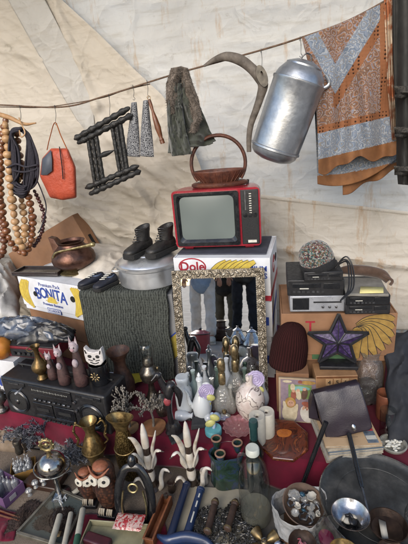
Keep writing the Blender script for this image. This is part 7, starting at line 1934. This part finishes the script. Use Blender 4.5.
for i, (x, y_, s_) in enumerate(((-.25, -.1, .26), (.1, -.18, .3), (.3, .12, .2), (-.1, .2, .2), (-.5, .0, .2), (.05, .05, .2))):
    o = M().ball((0, 0, 0), (w_*s_, w_*s_*.8, w_*s_*.45), 12, 8).build('shell', m_wax if i % 2 == 0 else m_blk); o.location = Vector(r.location)+Vector((x*w_*.8, y_*w_*.8, h_*.42+.002*i)); o.rotation_euler = (.3*i, .2, i)
    tag(o, ('pale shell lying in the silver bowl' if i % 2 == 0 else 'dark scrap lying in the silver bowl'), 'shell' if i % 2 == 0 else 'scrap', 'pale shells in the silver bowl' if i % 2 == 0 else 'dark scraps in the silver bowl')
# long handled pan
m_pan = mk('smoked copper', '#4a3a31', '#2e241f', 24, .45, .7, bump=.2)
q = G(387, 532, .210); k = K(q)
pan = thing('handled_pan', 'long handled dark copper pan resting on the pewter tray, black handle upward', 'pan', q)
w_ = 18.5*k; hB = 11*k
M().lathe([(.001, 0), (w_*.5, .001), (w_*.8, hB*.3), (w_*.98, hB*.85), (w_*1.02, hB), (w_*.97, hB), (w_*.78, hB*.36), (w_*.46, .008), (.001, .007)], 44).build('pan_bowl', m_pan, pan)
h0 = q+Vector((-w_*.75, w_*.66, hB*.9)); h1 = Wy(349, 434, 1.335); 
hm = h0+(h1-h0)*.30
M().tube([h0, hm], [.005, .0045], 8).build('iron_shank', m_steel, pan, world=True)
M().tube([hm, hm+(h1-hm)*.06, h1], [.007, .0095, .010], 12).build('handle', m_blkg, pan, world=True)
o = M().add([(-.02, -.03, .0), (.0, -.035, .004), (.006, -.008, .012), (.018, .026, .004), (-.004, .034, .010), (-.014, .0, .012)], [(0, 1, 2, 5), (5, 2, 3, 4)]).build('shell_piece', m_wax, None, solid=.003, smooth=20); o.location = q+Vector((-.012, .0, .010)); tag(o, 'twisted pale shell piece lying in the dark copper pan', 'shell')
r, k, w_, h_ = bowl('copper_bowl', 'small dark copper bowl cut by the bottom edge before the pan', 'bowl', 392, 562, 30, .206, m_pan, 12)
r, k, w_, h_ = bowl('brass_bowl', 'small brass rimmed bowl cut off at the bottom edge', 'bowl', 344, 562, 30, .206, m_brass, 13)
r, k, h = turned('clear_jar', 'clear glass jar at the right edge beside the pan', 'jar', 414, 533, .212, [(.1, 0), (9, 0), (10, .06), (10.4, .6), (8.4, .84), (7.4, .9), (7.8, 1.0)], m_gls, 502)
# white plastic bag with a bowl of trinkets
q = G(302, 538, .085); k = K(q)
r0 = thing('brown_carton', 'low carton hidden under the white plastic bag', 'carton', Vector((q.x, q.y+.04, 0)), R(-12)); M().box((0, .02, .042), (.12, .09, .082)).build('box_body', m_kraft, r0)
r = thing('white_bag', 'rumpled white plastic bag standing open around a bowl of trinkets', 'plastic bag', q+Vector((0, .045, 0)))
RB = 27*k; HBg = .13
def wbag(u, v):
    a = 2*PI*u
    lip = max(0, (v-.8)/.2)
    rr = RB*(.86+.16*v+.0*lip)*(1+.10*ns(math.cos(a)*2, math.sin(a)*2, v*3)+.04*ns(math.cos(a)*6, math.sin(a)*6, v*7))-lip*RB*.10
    z = HBg*min(1, v*1.25)+(.012*math.sin(a*2+1)+.012*ns(math.cos(a)*3, math.sin(a)*3, 8))*min(1, v*1.2)-lip*.03
    return (rr*math.cos(a), rr*.86*math.sin(a), z)
t = NT('thin white polythene'); co = t.coords()
b_ = t.bsdf(C('#b9b9b9'), .35, 0, t.bump(t.noise(co, 30, 5, .6, .6), .8, .01), .5); tl = t.n('ShaderNodeBsdfTranslucent'); tl.inputs[0].default_value = C('#b9b9b9')
mx = t.n('ShaderNodeMixShader'); mx.inputs[0].default_value = .3; t.l(b_.outputs[0], mx.inputs[1]); t.l(tl.outputs[0], mx.inputs[2]); m_poly = t.done(mx)
M().sheet(wbag, 70, 30).build('bag_film', m_poly, r, smooth=70, solid=.001)
bq = q+Vector((.012, .052, .075))
r = thing('trinket_bowl', 'tan wooden bowl of trinkets sitting in the white plastic bag', 'bowl', bq, rot=(R(14), R(6), 0))
WB = 21*k
M().lathe([(.001, 0), (WB*.5, 0), (WB*.8, .02), (WB*.98, .05), (WB*1.02, .058), (WB*.97, .058), (WB*.78, .026), (WB*.5, .008), (.001, .007)], 44).build('bowl', mk('tan bowl wood', '#6e5a4b', '#54443a', 20, .5), r)
bm = MW(r); random.seed(77)
kinds = [('glass_stopper', 'clear faceted glass stopper among the trinkets in the tan bowl', m_gld, 'glass stopper'), ('metal_trinket', 'dark bent metal trinket in the tan bowl', m_steel, 'trinket'), ('shell', 'pale shell among the trinkets in the tan bowl', m_wax, 'shell'), ('blue_bead', 'teal blue bead among the trinkets in the tan bowl', mk('teal glaze', '#284a5c', '#1e3a4a', 20, .3), 'bead')]
spots = [(-.35, .45, 0, .34), (.05, .5, 3, .16), (.4, .25, 2, .30), (-.3, -.1, 2, .2), (.05, .0, 1, .32), (.5, -.2, 1, .26), (-.1, -.45, 1, .3), (.25, -.45, 0, .2), (-.6, .1, 1, .22), (.1, .28, 0, .2), (.62, .1, 0, .18), (-.5, -.35, 0, .2), (.3, .55, 1, .2), (-.15, .2, 1, .26), (.3, -.1, 0, .22), (-.05, -.2, 3, .12), (.1, -.65, 1, .22), (.45, -.5, 2, .16)]
for i, (x, y_, kd, s_) in enumerate(spots):
    nm, lb, mt, ct = kinds[kd]
    m = M()
    if kd == 0: m.lathe([(.001, -s_*WB*.5), (s_*WB*.7, -s_*WB*.35), (s_*WB, 0), (s_*WB*.7, s_*WB*.5), (.001, s_*WB*.55)], 8)
    elif kd == 1: m.tube([(s_*WB*.8*math.cos(j*PI/5), s_*WB*.7*math.sin(j*PI/5), .004*math.sin(j*2.4)) for j in range(9)], .0045, 7)
    elif kd == 2: m.lathe([(.001, 0), (s_*WB*.5, .002), (s_*WB*.9, .010), (s_*WB, .016), (s_*WB*.9, .016), (s_*WB*.5, .006), (.001, .005)], 16, None, 0, 1, .7, lambda a, z: 1+.10*math.sin(a*7))
    else: m.ball((0, 0, 0), (s_*WB*.9, s_*WB*.9, s_*WB*.6), 12, 8)
    o = m.build(nm, mt, None, smooth=20 if kd == 0 else 50); o.location = bm @ Vector((x*WB, y_*WB, .046+.004*(i % 3))); o.rotation_euler = (random.uniform(-.6, .6), random.uniform(-.6, .6), random.uniform(0, 6))
    tag(o, lb, ct, 'trinkets in the tan bowl: '+ct)
r, k, w_, h_ = bowl('dark_dish', 'round dark brown dish with red scraps in front of the white bag', 'dish', 302, 548, 27, .145, m_pan, 9, tilt=(10, 0))
dm = MW(r)
for i in range(5):
    o = M().tube(smooth_path([(-.012, 0, 0), (-.004, .006, .006), (.006, -.004, .004), (.014, .004, .001)], 4), [.003, .006, .004], 8, flat=.5).build('red_scrap', mk('crimson ribbon', '#8a2436', '#b08a90', 60, .4)); o.location = dm @ Vector((random.uniform(-.3, .3)*w_, random.uniform(-.3, .3)*w_, h_*.4)); o.rotation_euler = (0, 0, i*1.3)
    tag(o, 'crumpled red and white scrap in the dark brown dish', 'scrap', 'red scraps in the dark dish')
r0 = thing('dish_support', 'dark tin standing under the dark brown dish', 'tin', G(302, 548, .145)-Vector((0, 0, .14))); M().lathe([(.001, 0), (w_*.6, 0), (w_*.6, .136), (.001, .137)], 24).build('tin_body', m_steel, r0)
q = G(325, 550, .12); k = K(q)
r = thing('glass_jar', 'clear glass jar with a magenta cap and foil lying beside the trinket bowl', 'jar', q+Vector((0, .02, 0)), rot=(R(10), R(8), 0))
M().lathe([(.001, .05), (10*k, .052), (12*k, .07), (12.6*k, .10), (11*k, .125), (7*k, .14), (6.6*k, .15)], 30).build('bottle', m_gls, r)
M().lathe([(.001, .036), (7*k, .036), (7.6*k, .04), (7.6*k, .052), (.001, .053)], 24).build('cap', mk('magenta plastic', '#7c2448', '#641a38', 20, .35), r)
M().lathe([(.001, 0), (9*k, 0), (8*k, .018), (5*k, .035), (.001, .036)], 24, wob=lambda a, z: 1+.06*math.sin(a*9)).build('foil_foot', m_chrome, r)
q = G(280, 552, .01); r = thing('foil_ball', 'crumpled silver foil at the bottom edge of the white bag', 'foil', q+Vector((0, .02, .02)))
M().ball((0, 0, 0), (.03, .026, .024), 20, 14).build('foil', m_chrome, r)
# loose small goods on the sacking at the lower left
random.seed(404)
for i, (px, py, lab) in enumerate(((30, 495, 'clear pressed glass knob lying alone on the sacking beside the purple box'), (44, 484, 'clear pressed glass knob standing on the dark wooden box'), (36, 487, 'second clear pressed glass knob on the dark wooden box, nearer the yellow box'))):
    zt_ = .006 if i == 0 else .041
    o = thing('glass_knob_piece', lab, 'glass piece', G(px, py, zt_), 0)
    M().lathe([(.001, 0), (.012, 0), (.009, .006), (.006, .012), (.014, .022), (.016, .030), (.010, .040), (.001, .042)], 10).build('pressed_glass', m_gpc, o, smooth=20)
for i, (px, py, pyt, mt, lab) in enumerate(((20, 453, 440, m_pew, 'small pewter cup on the pulp tray edge at the left'), (205, 483, 470, m_horn, 'small white horn tip lying between the horn ornament and candle holder'), (172, 491, 482, m_hdark, 'dark round knob between the horn ornaments'))):
    turned('small_trinket', lab, 'trinket', px, py, .07 if i == 0 else ZG, [(.1, 0), (3.4, 0), (4, .2), (3.2, .5), (4.2, .9), (3.6, 1), (.1, .95)], mt, pyt, 18)
# ================================================================ BEHIND THE CAMERA: what the mirror shows
def skinned(name, verts, edges, mat, parent, sub=1):
    me = bpy.data.meshes.new(name); me.from_pydata([v[:3] for v in verts], edges, [])
    o = bpy.data.objects.new(name, me); COL.objects.link(o); o.parent = parent; me.materials.append(mat)
    md = o.modifiers.new('skin', 'SKIN'); md.use_smooth_shade = True; md.branch_smoothing = .4
    for i, v in enumerate(verts):
        sv = me.skin_vertices[0].data[i]; rr = v[3]; sv.radius = rr if isinstance(rr, tuple) else (rr, rr); sv.use_root = (i == 0)
    s_ = o.modifiers.new('sub', 'SUBSURF'); s_.levels = sub; s_.render_levels = sub
    if name != 'body':
        s_.levels = s_.render_levels = 3
        tx = bpy.data.textures.get('cloth folds') or bpy.data.textures.new('cloth folds', 'CLOUDS'); tx.noise_scale = .07
        dm = o.modifiers.new('folds', 'DISPLACE'); dm.texture = tx; dm.strength = .045; dm.texture_coords = 'LOCAL'
    return o
m_skin = mk('skin', '#a9806a', '#976e5a', 10, .55)
m_hair = mk('dark hair', '#231b16', '#15100d', 40, .6)
def person(label, loc, rz, top, legs, shoes, hem=.80, stride=.10, hm=1.0, bag=None):
    r = thing('person', label, 'person', loc, R(rz))
    s = hm
    hip = .93*s; kn = .50*s; an = .09*s
    V_ = [(0, 0, hip+.02, (.13, .10)), (0, 0, 1.12*s, (.125, .09)), (0, .01, 1.34*s, (.15, .10)), (0, .01, 1.46*s, .06), (0, -.005, 1.53*s, .052), (0, -.02, 1.62*s, (.075, .088)), (0, -.015, 1.71*s, (.066, .078))]
    E_ = [(0, 1), (1, 2), (2, 3), (3, 4), (4, 5), (5, 6)]
    LT = []; AR = []
    for sx in (-1, 1):
        y_ = stride*sx
        b = len(V_); V_ += [(sx*.09, 0, hip-.05, .085), (sx*.10, y_*.4-.01, kn, .058), (sx*.105, y_, an, .040), (sx*.115, y_-.13, .035, .035)]
        E_ += [(0, b), (b, b+1), (b+1, b+2), (b+2, b+3)]
        b = len(V_); V_ += [(sx*.19, .01, 1.40*s, .058), (sx*.25, .02, 1.13*s, .045), (sx*.24, -.10, .92*s, .032), (sx*.235, -.135, .85*s, (.036, .020))]
        E_ += [(2, b), (b, b+1), (b+1, b+2), (b+2, b+3)]
        hb = b+3
        for i, (dx, l) in enumerate(((-.024, .062), (-.008, .074), (.008, .070), (.024, .056))):
            c = len(V_); V_ += [(sx*.235+dx, -.155, .81*s, .009), (sx*.235+dx, -.158, (.81-l*.5)*s, .008), (sx*.235+dx*.9, -.145, (.81-l)*s, .007)]
            E_ += [(hb, c), (c, c+1), (c+1, c+2)]
        c = len(V_); V_ += [(sx*.20, -.165, .85*s, .011), (sx*.185, -.18, .815*s, .009)]; E_ += [(hb, c), (c, c+1)]
    skinned('body', V_, E_, m_skin, r)
    V2 = [(0, 0, hip+.04, (.145, .115)), (0, 0, hip+.12, (.14, .11))]; E2 = [(0, 1)]
    for sx in (-1, 1):
        y_ = stride*sx; b = len(V2)
        V2 += [(sx*.095, 0, hip-.08, .10), (sx*.10, y_*.4-.012, kn, .078), (sx*.105, y_, .20*s, .074), (sx*.105, y_-.005, .08, .078)]
        E2 += [(0, b), (b, b+1), (b+1, b+2), (b+2, b+3)]
    skinned('trousers', V2, E2, legs, r)
    V3 = [(0, 0, 1.12*s, (.16, .125)), (0, 0, hip, (.175, .14)), (0, 0, hem, (.19, .15)), (0, .01, 1.34*s, (.18, .125)), (0, .012, 1.46*s, .075)]; E3 = [(0, 1), (1, 2), (0, 3), (3, 4)]
    for sx in (-1, 1):
        b = len(V3); V3 += [(sx*.20, .01, 1.39*s, .078), (sx*.255, .02, 1.13*s, .064), (sx*.245, -.09, .95*s, .052)]; E3 += [(3, b), (b, b+1), (b+1, b+2)]
    skinned('jacket', V3, E3, top, r)
    for sx in (-1, 1):
        sh = M(); y_ = stride*sx-.05
        sh.ball((sx*.11, y_, .045), (.052, .15, .05), 16, 10); sh.box((sx*.11, y_, .012), (.10, .29, .022)); sh.build('shoe', shoes, r, bevel=.004)
    M().ball((0, .015, 1.675*s), (.088, .10, .095), 18, 12).build('hair', m_hair, r)
    fc = M(); fc.tube(smooth_path([(0, -.098, 1.665*s), (0, -.118, 1.63*s), (0, -.10, 1.615*s)], 3), [.008, .013, .009], 8); fc.build('nose', m_skin, r)
    for sx in (-1, 1):
        M().ball((sx*.032, -.092, 1.66*s), (.012, .008, .008), 10, 8).build('eye', m_ink, r)
        M().ball((sx*.078, -.01, 1.64*s), (.010, .02, .030), 10, 8).build('ear', m_skin, r)
    M().ball((0, -.095, 1.585*s), (.024, .008, .007), 10, 6).build('mouth', mk('lips', '#8a5248', '#7c473e', 20, .5), r)
    return r
m_pjean = mk('pale washed denim', '#cfcdca', '#bab8b6', 12, .9, bump=.2, bscale=200)
m_dtrs = mk('dark navy trousers', '#1b1f2a', '#12151d', 12, .9)
m_khaki = mk('khaki trousers', '#5d5648', '#484236', 12, .9)
m_lblue = mk('pale blue shirt cloth', '#8fa4bd', '#778da8', 12, .9)
m_dcoat = mk('dark brown coat cloth', '#2b2622', '#1d1916', 12, .9)
bpy.context.view_layer.update()
def rmg(px, dist, py=310):
    d = ray(px, py); t_ = (MP-EYE).dot(MN)/d.dot(MN); h = EYE+d*t_; rd = d-2*d.dot(MN)*MN
    rd.z = 0; rd.normalize(); p = h+rd*dist; p.z = 0; return p
person('person in pale washed jeans and a light blue shirt seen in the mirror', rmg(203, 3.3), 165, m_lblue, m_pjean, m_lbl, .62)
person('person in khaki trousers and a dark brown coat seen in the mirror', rmg(226, 4.0), 172, m_dcoat, m_khaki, m_rubber, .55, .06)
person('person in dark navy trousers and black jacket seen in the mirror', rmg(245, 3.6), 160, m_black, m_dtrs, m_rubber, .72, .13)
person('person in dark trousers and grey coat standing farthest right in the mirror', rmg(262, 4.4), 185, mk('grey coat cloth', '#4b4d52', '#3a3c40', 12, .9), m_dtrs, m_black, .60, .05)
# second pitch of goods on the ground behind the photographer
t = NT('faded pink enamel'); co = t.coords()
m_pinke = t.done(t.bsdf(t.ramp(t.noise(co, 8, 5), [(.3, C('#9c4a52')), (.7, C('#84383f'))]), .25, 0, None, .5, .4))
q, _, h_, _ = RM(201, 352, 0); pd = (q-h_).length+2.1; kk = pd/FPX
r = thing('enamel_pitcher', 'pink enamel pot with a lid standing behind the viewer, seen in the mirror', 'pot', q, R(20))
w_ = 9.5*kk; hh = .27
M().lathe([(.001, 0), (w_*.96, 0), (w_, .01), (w_, hh*.78), (w_*1.04, hh*.80), (w_*1.04, hh*.83), (w_*.98, hh*.84), (w_*.5, hh*.94), (.001, hh*.97)], 36).build('pot_body', m_pinke, r)
M().tube([(w_*1.03*math.cos(2*PI*i/36), w_*1.03*math.sin(2*PI*i/36), hh*.81) for i in range(36)], .006, 8, True).build('dark_rim', m_black, r)
M().ball((0, 0, hh*.99), (.018, .018, .016)).build('lid_knob', m_black, r)
M().tube(smooth_path([(-w_*.9, 0, hh*.3), (-w_*1.5, 0, hh*.45), (-w_*1.6, 0, hh*.75)], 5), [.03, .02, .016], 12).build('spout', m_pinke, r)
q, _, h_, _ = RM(221, 340, 0); kk = ((q-h_).length+2.1)/FPX
r = thing('wooden_jug', 'square dark brown wooden jug behind the viewer, seen in the mirror', 'jug', q, R(10))
m_dbw = mk('dark reddish wood', '#3c211a', '#2a1611', 20, .35, coat=.3)
M().box((0, 0, .085), (20*kk, 16*kk, .17)).build('jug_body', m_dbw, r, bevel=.02, bseg=3)
M().lathe([(7*kk, .17), (5*kk, .19), (5*kk, .25), (6.5*kk, .27), (.001, .272)], 24).build('neck', m_dbw, r)
for px, py, lab in ((238, 344, 'silver coffee pot behind the viewer, left of its twin in the mirror'), (252, 346, 'silver coffee pot behind the viewer, right of its twin in the mirror')):
    q, _, h_, _ = RM(px, py, 0); kk = ((q-h_).length+2.1)/FPX
    r = thing('coffee_pot', lab, 'coffee pot', q, R(-30), 'silver coffee pots')
    M().lathe([(.001, 0), (8*kk, 0), (9*kk, .02), (8*kk, .08), (5*kk, .14), (4.4*kk, .17), (4.8*kk, .18), (2*kk, .205), (.8*kk, .215), (1.2*kk, .23), (.001, .24)], 30).build('pot_body', m_chrome, r)
    M().tube(smooth_path([(-7*kk, 0, .06), (-11*kk, 0, .11), (-12*kk, 0, .16)], 4), [.02, .012, .009], 10).build('spout', m_chrome, r)
    M().tube(smooth_path([(4.5*kk, 0, .16), (9*kk, 0, .15), (10*kk, 0, .09), (8*kk, 0, .05)], 4), .007, 8).build('handle', m_black, r)
q, _, h_, _ = RM(231, 352, .03); kk = ((q-h_).length+2.1)/FPX
r = thing('orange_flask', 'orange flask with a cream cap lying behind the viewer, seen in the mirror', 'flask', q+Vector((0, 0, .02)), R(25))
T = Matrix.Rotation(PI/2, 4, 'Y')
M().lathe([(.001, -8*kk), (4.6*kk, -8*kk), (5*kk, -7*kk), (5*kk, 6*kk), (4*kk, 8*kk), (.001, 8*kk)], 24, T).build('flask_body', mk('orange plastic', '#b3682a', '#9c5620', 20, .35), r)
M().lathe([(4*kk, 8*kk), (4.6*kk, 9*kk), (4.4*kk, 15*kk), (2*kk, 16*kk), (.001, 16*kk)], 20, T).build('cap', m_wax, r)
